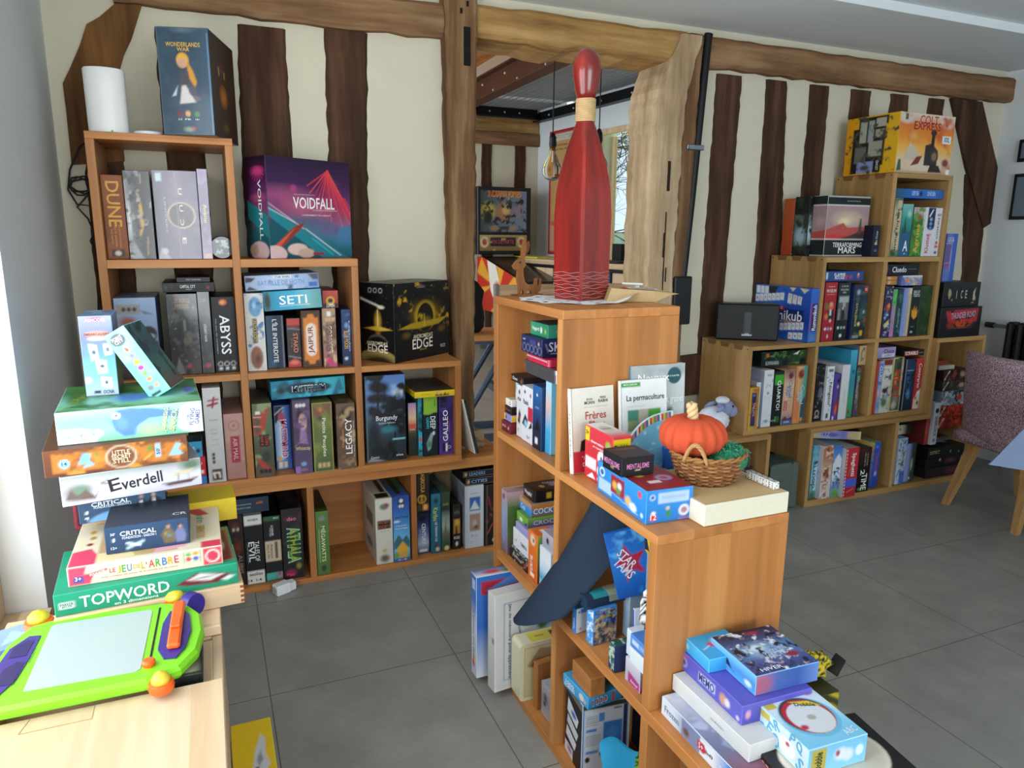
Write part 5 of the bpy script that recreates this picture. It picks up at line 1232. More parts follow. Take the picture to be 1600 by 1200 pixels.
game('black and white banded box with a red desert planet landscape',2.937,0.073,1.309,0.292,0.095,0.302,'121a1e',F=[
 ('v','121a1e','141c20'),('r',0.0,0.285,1,0.85,'a88a8c'),('e',0.5,0.62,0.45,0.18,'d0bca0',0.8),('e',0.42,0.58,0.2,0.08,'e8dcb0',0.8),('p',[(0,0.44),(0.2,0.50),(0.4,0.56),(0.5,0.48),(1,0.5),(1,0.29),(0,0.29)],'b8504a'),('p',[(0,0.29),(1,0.29),(1,0.36),(0.5,0.34),(0.2,0.37),(0,0.35)],'c83a34'),('p',[(0.3,0.29),(0.55,0.34),(0.8,0.42),(1,0.44),(1,0.29)],'4a3430'),('p',[(0.76,0.38),(0.79,0.6),(0.83,0.6),(0.85,0.38)],'5a4a44'),('e',0.81,0.61,0.025,0.03,'6a5a50'),('r',0.0,0.845,1,0.86,'e4e6e4'),('r',0.0,0.275,1,0.29,'e4e6e4'),('r',0,0.0,1,0.015,'e4e6e4'),('r',0,0.985,1,1,'dfe2e0'),
 ('T','TERRAFORMING',0.54,0.19,0.20,0.024,'f0f0ee'),('T','MARS',0.54,0.10,0.12,0.032,'f0f0ee'),('T','JACOB FRYXELIUS',0.6,0.92,0.09,0.007,'b8bcbc')],
 L=[('v','121a1e','141c20'),('r',0.0,0.285,1,0.85,'a08488'),('e',0.6,0.58,0.6,0.12,'b89a98',0.8),('p',[(0,0.29),(1,0.29),(1,0.44),(0,0.40)],'b04a46'),('r',0.0,0.845,1,0.86,'e4e6e4'),('r',0.0,0.275,1,0.29,'e4e6e4'),('r',0,0.0,1,0.015,'e4e6e4')],edge='d8dad8')
row('small black card box with a yellow sun mark standing right of the red landscape box',3.058,3.104,-0.035,1.309,1.467,0.07,'14162c',[('v','181a34','101226'),('e',0.5,0.42,0.3,0.05,'c8a828',0.5),('T','Die Crew',0.5,0.6,0.07,0.014,'c8ccd8',90),('T','D',0.5,0.2,0.012,0.014,'8a94c0',90)])
row('small dark grey tin box against the tall column behind the black card box',3.107,3.134,-0.01,1.309,1.405,0.07,'3a3c3c',[('v','44464a','303234')])
# --- tall column, top cell
row('cream and green box with large dark upward lettering, leftmost in the top right cell',3.189,3.245,-0.035,1.309,1.607,0.26,'b8a888',[
 ('v','3a5a4a','c4b494','b8a684','c0ae8a','4a6a48'),('r',0.35,0.07,0.95,0.96,'c4b492'),('e',0.15,0.05,0.5,0.06,'2c5038'),('n','6a7a50',0.03,0.68,4),('T','living forest',0.55,0.47,0.215,0.024,'2a3830',90),('e',0.75,0.6,0.1,0.02,'c8402c')],L=[('v','44604c','a8a080')])
row('teal box with a misty pine forest and a white letter A',3.248,3.326,-0.035,1.309,1.579,0.26,'2a7a80',[
 ('v','7abab0','3a9a94','2a7a78','24607c','2a5c80'),('p',[(0.2,0.35),(0.35,0.78),(0.6,0.4)],'1c4a4a'),('p',[(0,0.3),(0.15,0.6),(0.4,0.3)],'20504e'),('e',0.7,0.82,0.3,0.1,'a0d4c4',0.8),('p',[(0,0.42),(1,0.5),(1,0),(0,0)],'2a5a80'),('T','A',0.6,0.2,0.034,0.055,'f0f4f4'),('e',0.6,0.05,0.06,0.012,'c8d8e0')],T=[('v','5a9a94','3a7a78')])
row('white-edged green box with yellow upward lettering and a fox badge',3.332,3.419,-0.035,1.309,1.564,0.26,'3a6a2c',[
 ('v','d8d8d0','3a7030','2c5c22','4a8a34','2a5a20'),('r',0.0,0.88,1,1,'c8a0b0'),('r',0.9,0.3,1,0.95,'d8dcd4'),('n','5a9a40',0.03,0.6,4),('e',0.55,0.8,0.2,0.08,'a8542c',0.5),('T','Agrues',0.52,0.36,0.15,0.042,'d8b838',90)])
row('white box with a dark blue rounded panel and pink downward title',3.421,3.506,-0.035,1.309,1.565,0.26,'d8d6da',[
 ('v','dcdade','d0ced4'),('r',0.24,0.62,0.9,1.0,'1c2a4a'),('e',0.57,0.62,0.33,0.08,'1c2a4a'),('l',0.4,0.82,0.66,0.95,0.008,'e8e4e8'),('e',0.56,0.76,0.13,0.035,'7aaad8'),('e',0.56,0.67,0.13,0.035,'6a9ad0'),('e',0.56,0.585,0.12,0.03,'5a8ac8'),('T','Kluster',0.4,0.26,0.10,0.028,'b83a68',90),('r',0.3,0.42,0.7,0.46,'d88aa0')])
row('narrow white box with small dark print and a red pawn, at the right of the top right cell',3.507,3.549,-0.035,1.309,1.563,0.26,'d8d8dc',[
 ('v','dcdce0','d0d0d6'),('T','60X',0.5,0.86,0.03,0.014,'3a4a70'),('T','PINGO',0.45,0.58,0.11,0.013,'2a3040',-90),('e',0.5,0.28,0.24,0.035,'c03a30'),('e',0.5,0.2,0.34,0.03,'c05a40'),('r',0.3,0.05,0.7,0.1,'3a3a40')])
row('long blue box with white lettering lying across the boxes of the top right cell',3.19,3.545,-0.03,1.609,1.655,0.22,'2a5aa8',[
 ('h','2a5a60','2460b0','2a66b8','3a70c0','2a5aa8'),('T','DEEP SEA',0.40,0.55,0.05,0.022,'c8d8f0'),('T','DIVE SEA',0.74,0.55,0.06,0.022,'c8d8f0'),('e',0.52,0.5,0.03,0.3,'12204a')],T=[('v','24488a','1c3a70')])
# --- middle row
row('red box with a bearded portrait and three round icons, left in the middle right row',2.767,2.848,-0.035,0.88,1.182,0.26,'a02430',[
 ('v','a82832','98202c'),('e',0.6,0.6,0.22,0.07,'c86a40'),('e',0.6,0.63,0.16,0.05,'c8a088',0.6),('e',0.2,0.6,0.2,0.07,'5a7a30',0.7),('p',[(0.35,0.52),(0.85,0.54),(0.9,0.35),(0.4,0.38)],'2a2630'),('r',0.5,0.44,0.66,0.54,'d8d0c8'),('e',0.25,0.42,0.2,0.07,'c87a34',0.6),('e',0.62,0.35,0.12,0.04,'d8c0b0',0.5),('e',0.25,0.21,0.09,0.026,'e0d8d0'),('e',0.5,0.21,0.09,0.026,'8aa0c8'),('e',0.75,0.21,0.09,0.026,'d8b0a8'),('e',0.5,0.08,0.05,0.03,'e8d8d0'),('T','MUSEUM',0.5,0.86,0.062,0.017,'e4d4cc'),('T','Le grand',0.5,0.93,0.04,0.008,'e4d4cc'),('T','des collections',0.5,0.80,0.05,0.006,'d8b8b0')])
row('black box with a grey film scene and round green icons, next to the red portrait box',2.858,2.938,-0.035,0.88,1.179,0.26,'1c2022',[
 ('v','262a2c','181c1e'),('r',0.08,0.36,0.96,0.78,'5a6062'),('r',0.1,0.66,0.95,0.76,'a8acac'),('r',0.45,0.48,0.7,0.66,'9aa0a0'),('p',[(0.35,0.36),(0.4,0.6),(0.66,0.58),(0.7,0.36)],'24282a'),('e',0.5,0.56,0.08,0.03,'b8b4b0'),('r',0.1,0.36,0.25,0.55,'8a9090'),('e',0.22,0.22,0.09,0.026,'d0d4d4'),('e',0.5,0.22,0.09,0.026,'5ac8a0'),('e',0.76,0.22,0.09,0.026,'d0a0a0'),('e',0.48,0.08,0.12,0.03,'d0d4d4'),('T','LE DERNIER',0.5,0.94,0.05,0.009,'a8b0b0'),('T','STUDIO PERDU',0.5,0.88,0.055,0.010,'c0c8c8'),('r',0.36,0.82,0.64,0.845,'a0a8a8')])
row('dark box with a starry night picture and a small red logo, right in the middle right row',2.968,3.067,-0.035,0.88,1.168,0.24,'1a2430',[
 ('v','2a3448','1c2838','1a2a2c','141c20'),('e',0.3,0.86,0.2,0.07,'b8b0d8',0.9),('e',0.75,0.55,0.3,0.25,'2a4a48',0.9),('n','3a5a50',0.03,0.66,4),('e',0.5,0.28,0.14,0.05,'d8c890',0.6),('e',0.8,0.5,0.08,0.04,'a8b0b0',0.5),('r',0.7,0.85,0.95,0.97,'b0302c'),('e',0.9,0.34,0.1,0.05,'a03a30',0.5),('r',0.64,0.06,0.84,0.16,'c8a020'),('r',0.12,0.02,0.58,0.07,'8a9090'),('T','MONKEY PALACE',0.26,0.45,0.12,0.014,'c8b878',90),('T','SG',0.82,0.91,0.014,0.012,'f0e8e0')],L=[('v','24387a','1c2c5c')],edge='22345e')
row('blue box with a white and red title lying across the red and black boxes',2.765,3.025,-0.03,1.186,1.236,0.24,'2a4a8c',[
 ('h','30528f','2a4a8c','264484'),('r',0.0,0.2,0.05,0.9,'d0d8e8'),('T','FLAMME',0.36,0.68,0.075,0.015,'f0f0f4'),('T','ROUGE',0.36,0.36,0.065,0.017,'f0f0f4'),('T','BMX',0.60,0.38,0.055,0.017,'d8584a'),('e',0.86,0.5,0.045,0.3,'c8645c',0.5),('e',0.86,0.7,0.02,0.1,'e8d8d0')])
row('black box with a bold white title, topmost in the right cell of the middle row',3.185,3.44,-0.02,1.2095,1.268,0.25,'15181c',[('v','1a1d22','121518'),('T','Cluedo',0.42,0.52,0.105,0.030,'eceef0'),('T','Le jeu de détective',0.8,0.55,0.06,0.006,'a8acb0'),('e',0.06,0.5,0.02,0.3,'6a6e74')])
mb = MB()
mb.lathe([(0.0,0.0),(0.048,0.0),(0.052,0.004),(0.052,0.022),(0.049,0.025),(0.052,0.028),(0.052,0.044),(0.047,0.048),(0.0,0.048)],seg=30,col='b8803c')
tag(mb.build('wooden_box','print_gloss',smooth=40,loc=(3.265,0.03,1.158)),'small round turned wooden box beside the blue and yellow box','wooden box')
row('blue and yellow patterned box under the black titled box in the middle row',3.322,3.476,-0.02,1.1535,1.208,0.22,'6a7ab8',[('h','5a6ab0','7a8ac0','9aa0c0','6a78b4'),('n','d8c078',0.018,0.6,3),('n','3a3a6a',0.02,0.72,5),('r',0.0,0.85,1,1,'d8dce4'),('e',0.25,0.5,0.12,0.25,'d8883a',0.5)],T=[('v','8a9ac8','7080b8')])
row('dark violet box with cartoon figures and a yellow ticket, leftmost under the round wooden box',3.192,3.25,-0.035,0.88,1.155,0.26,'2a2248',[
 ('v','2a2244','342850','3a2a54','2a2040'),('e',0.3,0.88,0.16,0.05,'8a9ab0',0.5),('e',0.5,0.58,0.35,0.1,'b8482c',0.5),('e',0.6,0.62,0.2,0.06,'d88a48',0.5),('e',0.4,0.45,0.3,0.07,'3a8ab0',0.6),('p',[(0.2,0.26),(0.75,0.34),(0.85,0.26),(0.3,0.17)],'d8c028'),('n','a8c8d0',0.015,0.7,4),('T','Vendetta',0.45,0.80,0.035,0.008,'d0d0d8'),('e',0.5,0.1,0.2,0.015,'c8b0d8')])
row('narrow green and pink box beside the dark violet cartoon box',3.251,3.281,-0.035,0.88,1.137,0.26,'a070a8',[('v','5ab05a','4aa050','b07ab0','a86aa8','b880b8'),('p',[(0,0.8),(1,0.98),(1,0.86),(0.2,0.74)],'5ac858'),('T','Pick me',0.5,0.45,0.12,0.014,'6ac060',90)])
row('narrow dark teal box with faint pale lettering in the middle row',3.283,3.329,-0.035,0.88,1.138,0.26,'1c3a40',[('v','24383c','1c3c40','244a4c','183034'),('e',0.5,0.85,0.3,0.08,'4a7a88',0.7),('T','Rapidité',0.5,0.4,0.1,0.016,'8aa8a0',90),('n','3a6a64',0.03,0.64,4)])
row('box half light blue, half cream, between the narrow teal box and the black claw box',3.33,3.391,-0.035,0.88,1.142,0.26,'8a94c8',[('h','5a78c0','6a88cc','a8a0b8','c8b488','bca878'),('r',0.7,0.88,1,1,'d8c8b0'),('T','Explorateurs',0.62,0.45,0.2,0.014,'7a8ac0',90),('l',0.15,0,0.2,1,0.004,'9ab0e0')])
row('black box with an orange claw flame and a curved white title',3.393,3.458,-0.035,0.88,1.15,0.26,'14201a',[('v','18241e','101814'),('p',[(0.18,0.4),(0.12,0.55),(0.3,0.5),(0.4,0.62),(0.52,0.5),(0.7,0.6),(0.75,0.48),(0.9,0.52),(0.8,0.38),(0.5,0.33)],'d89828'),('T','KING OF',0.5,0.89,0.046,0.016,'e0e4e0'),('T','TOKYO',0.5,0.82,0.05,0.018,'e0e4e0'),('r',0.25,0.17,0.6,0.19,'6a746e'),('r',0.25,0.06,0.5,0.09,'c8ccc8')])
row('dark green box at the right end of the middle right row',3.459,3.549,-0.035,0.88,1.151,0.26,'1c3018',[('v','22381c','182a14'),('n','2c4a22',0.04,0.6,4,0.2),('b',0.002,'3a5230'),('l',0.3,0.2,0.8,0.25,0.003,'2e5024'),('e',0.6,0.45,0.25,0.1,'2a4820',0.8)])
# --- on the first step: speaker and the tile game
r = empty('loudspeaker','black box-shaped loudspeaker on the first step of the right bookcase','loudspeaker',(2.462,0.178,0.8800),math.radians(-35))
mb = MB(); mb.box(-0.155,0.155,-0.05,0.05,0.0,0.188,b=0.008); mb.build('cabinet','black_plastic',parent=r)
mb = MB(); mb.box(-0.148,0.148,-0.054,-0.05,0.008,0.18,'0a1220'); mb.build('front_grille','black_rubber',parent=r)
mb = MB()
face(mb,(-0.018,-0.0545,0.03),(1,0,0),(0,0,1),0.036,0.115,[('h','0a0d14','23262c','14161c'),('r',0.2,0.0,0.8,0.05,'b8bcc0')],'0a0d14',0.003)
face(mb,(-0.025,-0.0545,0.024),(1,0,0),(0,0,1),0.05,0.008,[],'c8ccd0',0.004)
mb.build('badge','print_gloss',parent=r)
game('blue box covered with white number tiles, leaning against the first step beside the loudspeaker',2.6855,0.145,0.8805,0.375,0.060,0.272,'2a5ab8',F=[
 ('v','2a62c4','2450b0','1e3e98','2a66c8'),('e',0.3,0.75,0.4,0.2,'3a7ad8',0.9),('p',[(0.22,1),(0.42,1),(0.36,0.84),(0.3,0.78)],'20242c'),('p',[(0.02,0.60),(0.9,0.58),(0.9,0.33),(0.02,0.36)],'182c6c'),('p',[(0.20,0.66),(0.56,0.62),(0.56,0.55),(0.2,0.6)],'b82834'),('p',[(0.62,1),(0.68,0.92),(0.74,1)],'e0d8b0'),('p',[(0.8,1),(0.88,0.9),(0.96,0.98)],'e0d8b0'),('l',0.55,0.355,0.88,0.36,0.003,'c0303c')]
 + [('r',0.02 + 0.078 * k,0.84,0.088 + 0.078 * k,0.985,'e4e8ec') for k in range(3)] + [('r',0.01 + 0.076 * k,0.67 + 0.012 * k,0.078 + 0.076 * k,0.81 + 0.012 * k,'e8ecf0') for k in range(7)]
 + [('p',[(0.60 + 0.085 * k,0.70 + 0.0 * k),(0.67 + 0.085 * k,0.68),(0.68 + 0.085 * k,0.87 - 0.02 * k),(0.61 + 0.085 * k,0.89 - 0.02 * k)],'e4e4dc') for k in range(3)]
 + [('r',0.50 + 0.07 * k,0.16 + 0.012 * k,0.56 + 0.07 * k,0.30 + 0.012 * k,'e8ecf0') for k in range(6)] + [('r',0.66 + 0.085 * k,0.015 + 0.01 * k,0.735 + 0.085 * k,0.14 + 0.01 * k,'e8ecf0') for k in range(3)]
 + [('T','Rummikub',0.46,0.46,0.31,0.052,'eef0f4'),('T','CHIFFRES',0.38,0.605,0.11,0.014,'f0d8d8',-4),('T','en chiffres',0.60,0.345,0.08,0.012,'d0c060'),('T','7',0.645,0.82,0.008,0.016,'3a5a30'),('T','7',0.73,0.80,0.008,0.016,'3a5a30'),('T','7',0.815,0.78,0.008,0.016,'2a5aa8'),('T','12',0.87,0.10,0.012,0.014,'2a3040'),('T','1',0.785,0.085,0.005,0.014,'2a3040'),('T','10',0.69,0.075,0.012,0.014,'c04a4a')]
 + [('T',str(1 + k % 9),0.045 + 0.076 * k,0.745 + 0.012 * k,0.007,0.013,['3a6a9a','c8602a','4a4a4a'][k % 3]) for k in range(7)] + [('T',str(5 + k % 4),0.53 + 0.07 * k,0.24 + 0.012 * k,0.007,0.013,['3a5a9a','5a7a4a','4a4a4a'][k % 3]) for k in range(6)],
 R=[('v','3a6ac8','2a5ab8','3a74c8'),('r',0.1,0.2,0.85,0.72,'1c2c64'),('r',0.1,0.2,0.22,0.72,'b0303c'),('r',0.2,0.03,0.8,0.14,'5a7aa8'),('T','Rummikub',0.55,0.46,0.13,0.026,'eef0f4',90)],
 L=[('v','3a6ac8','2a5ab8')],T=[('v','5a7ac0','4a6ab0')],th=-86,name='game_box')
# --- bottom row of the stepped unit
row('short yellow and blue box at the left end of the bottom right row',2.318,2.378,-0.0524,0.4578,0.6738,0.24,'b88a2c',[
 ('h','c89a30','c08c2c','a8742c'),('r',0.22,0.08,0.72,0.88,'2c2a58'),('e',0.45,0.82,0.2,0.04,'6a7ab0',0.6),('n','a05a28',0.02,0.68,3),('T','TAJUTO',0.47,0.48,0.07,0.018,'d8a8a8',-90),('b',0.002,'d8a838')],L=[('h','c89a30','a8742c')])
row('narrow white box standing behind the short yellow and blue box',2.385,2.414,-0.02,0.4578,0.690,0.25,'c8ccd4',[('v','d0d4da','a8b8bc','c0c8cc'),('e',0.5,0.3,0.4,0.06,'5a8a8c',0.6)],L=[('v','c8ccd8','b8bcc8')])
row('white box with a few grey dots, left of the black box with the green square',2.417,2.478,-0.035,0.4578,0.7522,0.26,'d4d6da',[('v','d8dade','ccd0d4'),('s',12,'6a6e74',0.0025,4),('e',0.5,0.1,0.2,0.03,'8a9098'),('e',0.5,0.6,0.1,0.018,'5a5e64'),('r',0.3,0.9,0.8,0.93,'9aa0a8'),('l',0.2,0.7,0.4,0.75,0.003,'8a9098')],L=[('v','b0b4cc','a8acc0')])
row('black box with a green square and white downward title in the bottom right row',2.484,2.546,-0.035,0.4578,0.7421,0.26,'1a1e1c',[('v','1c211e','151a18'),('r',0.02,0.76,0.98,0.94,'3aa030'),('r',0.56,0.07,0.74,0.17,'2a6a28'),('r',0.3,0.07,0.48,0.17,'4a8a3a'),('T','QUARTO!',0.5,0.56,0.155,0.026,'e8ece8',-90),('T','o',0.1,0.1,0.01,0.03,'8a9890',-90)])
row('sand-coloured box with a blue curly title and a small red label',2.548,2.618,-0.035,0.4578,0.743,0.26,'c8a888',[('v','8a5a58','d0ae90','c8a080','c89a7c','3a5a8a'),('e',0.6,0.9,0.3,0.08,'6a2a34',0.5),('e',0.3,0.45,0.25,0.2,'d8b09a',0.8),('r',0.12,0.26,0.42,0.44,'a82838'),('r',0.0,0.0,1,0.09,'3a5a90'),('p',[(0,0.09),(0.3,0.16),(0.6,0.1),(1,0.14),(1,0.08),(0,0.07)],'5a3040'),('T','Camel',0.64,0.66,0.09,0.022,'2a7ab8',-90),('T','Up',0.34,0.62,0.05,0.022,'2a7ab8',-90),('T','CARTES',0.26,0.35,0.045,0.008,'f0d8d0',-90),('T','EXTRA',0.5,0.045,0.035,0.010,'c8d8f0')])
row('desert-coloured box with red camels above and three orange dice below',2.623,2.699,-0.035,0.4578,0.7609,0.27,'c08a58',[('h','c08050','d0a070','c89870','5a9a88','4a8a80'),('e',0.45,0.86,0.35,0.1,'7a2a2c',0.5),('e',0.6,0.9,0.14,0.05,'a84a38',0.5),('p',[(0,0.0),(0.5,0.0),(0.5,0.4),(0.0,0.6)],'c87a48'),('p',[(0.65,0.35),(1,0.5),(1,0),(0.6,0)],'3a4a58'),('e',0.25,0.05,0.12,0.035,'d8803c'),('e',0.5,0.055,0.12,0.035,'d8803c'),('e',0.75,0.06,0.12,0.035,'d8803c'),('T','Camel',0.66,0.50,0.10,0.024,'8ad0e0',-90),('T','Up',0.36,0.46,0.05,0.024,'8ad0e0',-90)])
row('dark green box with a leafy pattern lying on top in the bottom right row',2.42,2.715,0.0,0.7625,0.838,0.26,'14241c',[('h','101a18','152820','203a20','2a4a24'),('n','4a7a34',0.02,0.64,3),('n','0e1814',0.02,0.6,8),('p',[(0.7,0.75),(0.85,0.98),(0.8,0.7)],'d8d8d0'),('r',0.1,0.62,0.16,0.9,'b8642c'),('T','KUWAHARA',0.24,0.22,0.085,0.020,'b8c0bc'),('T','éditions',0.22,0.72,0.03,0.006,'9aa89a')])
row('black box with a grey leaf and a white bee badge, left in the central bottom cell',2.765,2.82,-0.035,0.4578,0.7577,0.26,'17181c',[('v','1a1b20','121318'),('e',0.62,0.5,0.34,0.13,'5a606a',0.35),('n','7a828c',0.02,0.7,3),('e',0.4,0.13,0.26,0.06,'c8c4b0'),('e',0.4,0.13,0.2,0.045,'1a1a1c'),('T','IELLO',0.4,0.06,0.034,0.010,'d0d0cc')],T=[('v','1c1d22','141519')])
row('white box with a black downward title and scattered small marks',2.821,2.87,-0.0486,0.4578,0.7491,0.26,'d2d4d8',[('v','d8dade','cacdd2'),('s',10,'5a6068',0.003,6),('r',0.2,0.9,0.85,0.95,'5a626c'),('r',0.3,0.04,0.62,0.13,'3a4048'),('T','Ninguoi',0.55,0.5,0.12,0.024,'16181c',-90),('l',0.2,0.72,0.4,0.75,0.002,'6a7078')])
row('narrow purple box with a fiery dark red scene',2.871,2.914,-0.0551,0.4578,0.7078,0.26,'4a3a8a',[('h','4a3a90','5a4aa0','3a2440'),('e',0.6,0.3,0.5,0.22,'8a2a24',0.7),('e',0.55,0.22,0.3,0.14,'d8682c',0.7),('e',0.6,0.85,0.3,0.06,'1c1420',0.6),('e',0.6,0.72,0.2,0.05,'c8a8b8',0.6),('r',0.05,0.0,0.3,0.08,'d8d0d8')])
row('plain white box with a faint green script, standing forward in the central bottom cell',2.915,2.968,-0.06,0.4578,0.753,0.27,'d0d2d2',[('v','d4d6d6','c8cbcc'),('T','Céleste',0.5,0.42,0.07,0.012,'a8c0b4',-90)],T=[('v','c0c4d0','b4b8c8')])
row('tall cyan to green box, tallest in the central bottom cell',2.991,3.038,-0.035,0.4578,0.8237,0.27,'3a9ab0',[('v','4aaac8','3a98b0','3a8a9a','4aa07a','3a8a54'),('e',0.6,0.68,0.3,0.04,'2a5a70',0.6),('e',0.4,0.08,0.3,0.04,'8a3a40',0.6)],T=[('v','4ab0d0','3a9cc4')],L=[('v','3a9cc0','3a90a0')])
row('narrow multicoloured dark box right of the tall cyan box',3.045,3.075,-0.035,0.4578,0.7278,0.25,'2a3a5a',[('v','24444c','2a3a60','7a3a58','4a3a6a'),('n','4a8a70',0.02,0.6,3),('n','b05a6a',0.015,0.7,5),('T','Dinosaures',0.5,0.6,0.12,0.016,'b8c8a0',-90)])
game('cream box with a dark curl drawing, standing askew above the narrow multicoloured box',3.115,0.1,0.7310,0.055,0.2,0.105,'c4ac84',F=[('v','c8b088','bca47c'),('e',0.55,0.55,0.3,0.3,'7a6a48'),('e',0.6,0.55,0.22,0.22,'c4ac84'),('e',0.4,0.25,0.2,0.12,'5a8a78',0.6),('e',0.6,0.85,0.2,0.1,'a84a38',0.6)],L=[('v','8a9aa8','6a5a70')])
row('black and white lavender titled box lying at the left over the red box',3.187,3.325,-0.03,0.7665,0.824,0.2,'9a92c4',[('v','a49ccc','8a82b4'),('r',0.25,0.05,0.95,0.4,'d0ccdc'),('T','Cluco',0.62,0.64,0.075,0.022,'3a1c3c'),('T','SUSPECT',0.6,0.22,0.055,0.010,'5a5a7a')],T=[('v','8a82b4','7a72a4')])
row('flat black box with a white-on-red title, lying over the dark blue and red boxes',3.39,3.548,-0.03,0.7655,0.797,0.27,'181a1c',[('v','1c1e20','141618'),('r',0.03,0.1,0.72,0.92,'a83a34'),('T','SCRABBLE',0.375,0.5,0.100,0.020,'f4ece4'),('T','DÉTECTIVE',0.86,0.5,0.036,0.007,'9aa09a')])
row('red-edged box with a blue and pink spine at the left of the right bottom cell',3.185,3.239,-0.035,0.4578,0.7519,0.26,'a83a2c',[('h','b04430','b0483a','9ab0d0','8aa8d0'),('r',0.45,0.55,1,0.96,'4a7ac0'),('e',0.7,0.4,0.3,0.1,'d8b8c4',0.8),('e',0.7,0.15,0.3,0.12,'4a90c8',0.8),('T','CLUED',0.72,0.76,0.085,0.020,'e8ecf4',-90),('r',0,0,0.3,1,'b04030')],L=[('v','b84a34','a03a2c')])
row('white box printed with rows of small cards and a landscape',3.24,3.311,-0.035,0.4578,0.7577,0.26,'c8c4b8',[('v','8a7a8a','d4d0c4','ccc8bc','d0ccbe'),('r',0.05,0.9,0.95,1,'7a3038'),('r',0.08,0.72,0.92,0.88,'dcd8cc'),('r',0.08,0.52,0.92,0.70,'d8d4c8'),('e',0.4,0.42,0.4,0.06,'2a3038',0.5),('e',0.4,0.2,0.45,0.12,'4a7a58',0.6),('n','3a4a50',0.02,0.66,3),('e',0.6,0.3,0.3,0.06,'8ab0c0',0.6),('r',0.94,0,1,1,'d8cca0')])
row('cream-framed box with big red upward-stacked lettering on a racing scene',3.315,3.395,-0.035,0.4578,0.764,0.27,'c8b888',[('r',0.06,0.02,0.94,0.98,'4a5a3c'),('e',0.6,0.85,0.4,0.12,'2c4038',0.6),('e',0.35,0.6,0.3,0.2,'c89a58',0.8),('e',0.5,0.25,0.5,0.2,'8a8a78',0.8),('e',0.4,0.12,0.35,0.1,'b8b4a0',0.6),('n','2a3a2c',0.03,0.68,3),('r',0.8,0.3,0.94,0.98,'c0b088'),('T','HEAT',0.46,0.50,0.165,0.052,'c83a2c',-90)],T=[('v','b8ac84','a89c74')],edge='d0c494')
row('deep blue box with a pale figure, between the racing box and the red and white box',3.412,3.49,-0.035,0.4578,0.7494,0.26,'1e3450',[('v','20384c','24446c','1c3254','182430'),('e',0.4,0.5,0.3,0.3,'3a6a9a',0.9),('e',0.5,0.3,0.25,0.12,'7ab0d8',0.9),('n','14202c',0.03,0.62,3),('r',0.0,0,0.06,1,'b8ac94'),('T','Aquatica',0.5,0.78,0.05,0.010,'c8d4dc')])
row('red and cream box with slanting white lettering and cartoon heads',3.498,3.549,-0.035,0.4578,0.7502,0.26,'b83030',[('v','c03434','b02c2c'),('p',[(0,0),(1,0),(1,0.42),(0.0,0.2)],'d8ccb8'),('e',0.7,0.3,0.3,0.06,'e8e4dc'),('e',0.35,0.22,0.18,0.05,'c83a38',0.5),('e',0.72,0.12,0.22,0.06,'4a4a50',0.5),('e',0.7,0.27,0.1,0.025,'3a6ab0',0.5),('T','Contrario',0.56,0.66,0.14,0.024,'f0e8e4',-90)])
# --- low oak bookcase
row('slim teal box with dark lettering at the left of the low oak bookcase',2.762,2.804,-0.0601,0.036,0.3311,0.27,'6a9aa8',[('v','5a9ab0','7ab0c4','8ab8c8','3a6a58'),('n','24343a',0.02,0.66,3),('r',0.55,0.15,1,0.6,'a8cce0'),('e',0.4,0.06,0.5,0.08,'3a6a3c',0.6),('T','GOUTTE',0.5,0.45,0.15,0.020,'1c2428',90)])
row('white box with a red-brown sketch and a brown script title, protruding from the low oak bookcase',2.805,2.877,-0.0884,0.036,0.3304,0.28,'c8b8a8',[('v','a0644c','b07a5c','c8b09c','cdbfb2','c8bcb0'),('n','d8b8a0',0.025,0.6,3),('n','8a3a28',0.03,0.68,7),('e',0.5,0.2,0.4,0.1,'d0c4b8',0.7),('T',"Time's",0.5,0.42,0.10,0.030,'7a5a48',-90),('T','Up!',0.4,0.2,0.03,0.02,'7a4a6a'),('e',0.5,0.06,0.12,0.03,'6a6058')],L=[('v','d0ccd4','c0c4d0'),('e',0.5,0.2,0.4,0.2,'6a8ac0',0.8),('e',0.6,0.5,0.4,0.1,'4a6a48',0.8),('r',0.5,0.85,0.9,1,'c83a34')],T=[('v','9a8a80','a89c94')])
row('box with a white mountain against blue sky and tiny animals',2.878,2.939,-0.0903,0.036,0.3228,0.27,'6a94c8',[('v','3a6cb8','5a8acc','8ab0dc','d0d4d4','6a8ab8','6a9a4a'),('p',[(0.0,0.7),(0.6,0.85),(1,0.75),(1,0.35),(0,0.4)],'d4d8dc'),('n','4a4048',0.02,0.66,4),('e',0.5,0.1,0.5,0.1,'6aa044',0.7),('e',0.3,0.22,0.2,0.06,'3a78c0',0.5),('T','Yéti',0.6,0.4,0.1,0.03,'4a7ac8',-90)])
row('bright red box with white stitch lines and a white script title',2.941,3.033,-0.1162,0.036,0.3105,0.29,'b82c38',[('v','c0303c','a82834'),('r',0.0,0.2,1,0.37,'4a5ac0'),('r',0.0,0.0,1,0.2,'a82432')] + [('r',0.03,0.03 + 0.07 * k,0.09,0.065 + 0.07 * k,'ece4e4') for k in range(14)] + [('l',0.3,0.1,0.8,0.16,0.002,'e0b0a0'),('l',0.3,0.45,0.7,0.9,0.002,'d8a050'),('T','Spaghetti',0.6,0.66,0.13,0.036,'f4ecec',-90)],L=[('v','d0ccd0','c4c4cc')],T=[('v','b8b4b4','a8a4a4')])
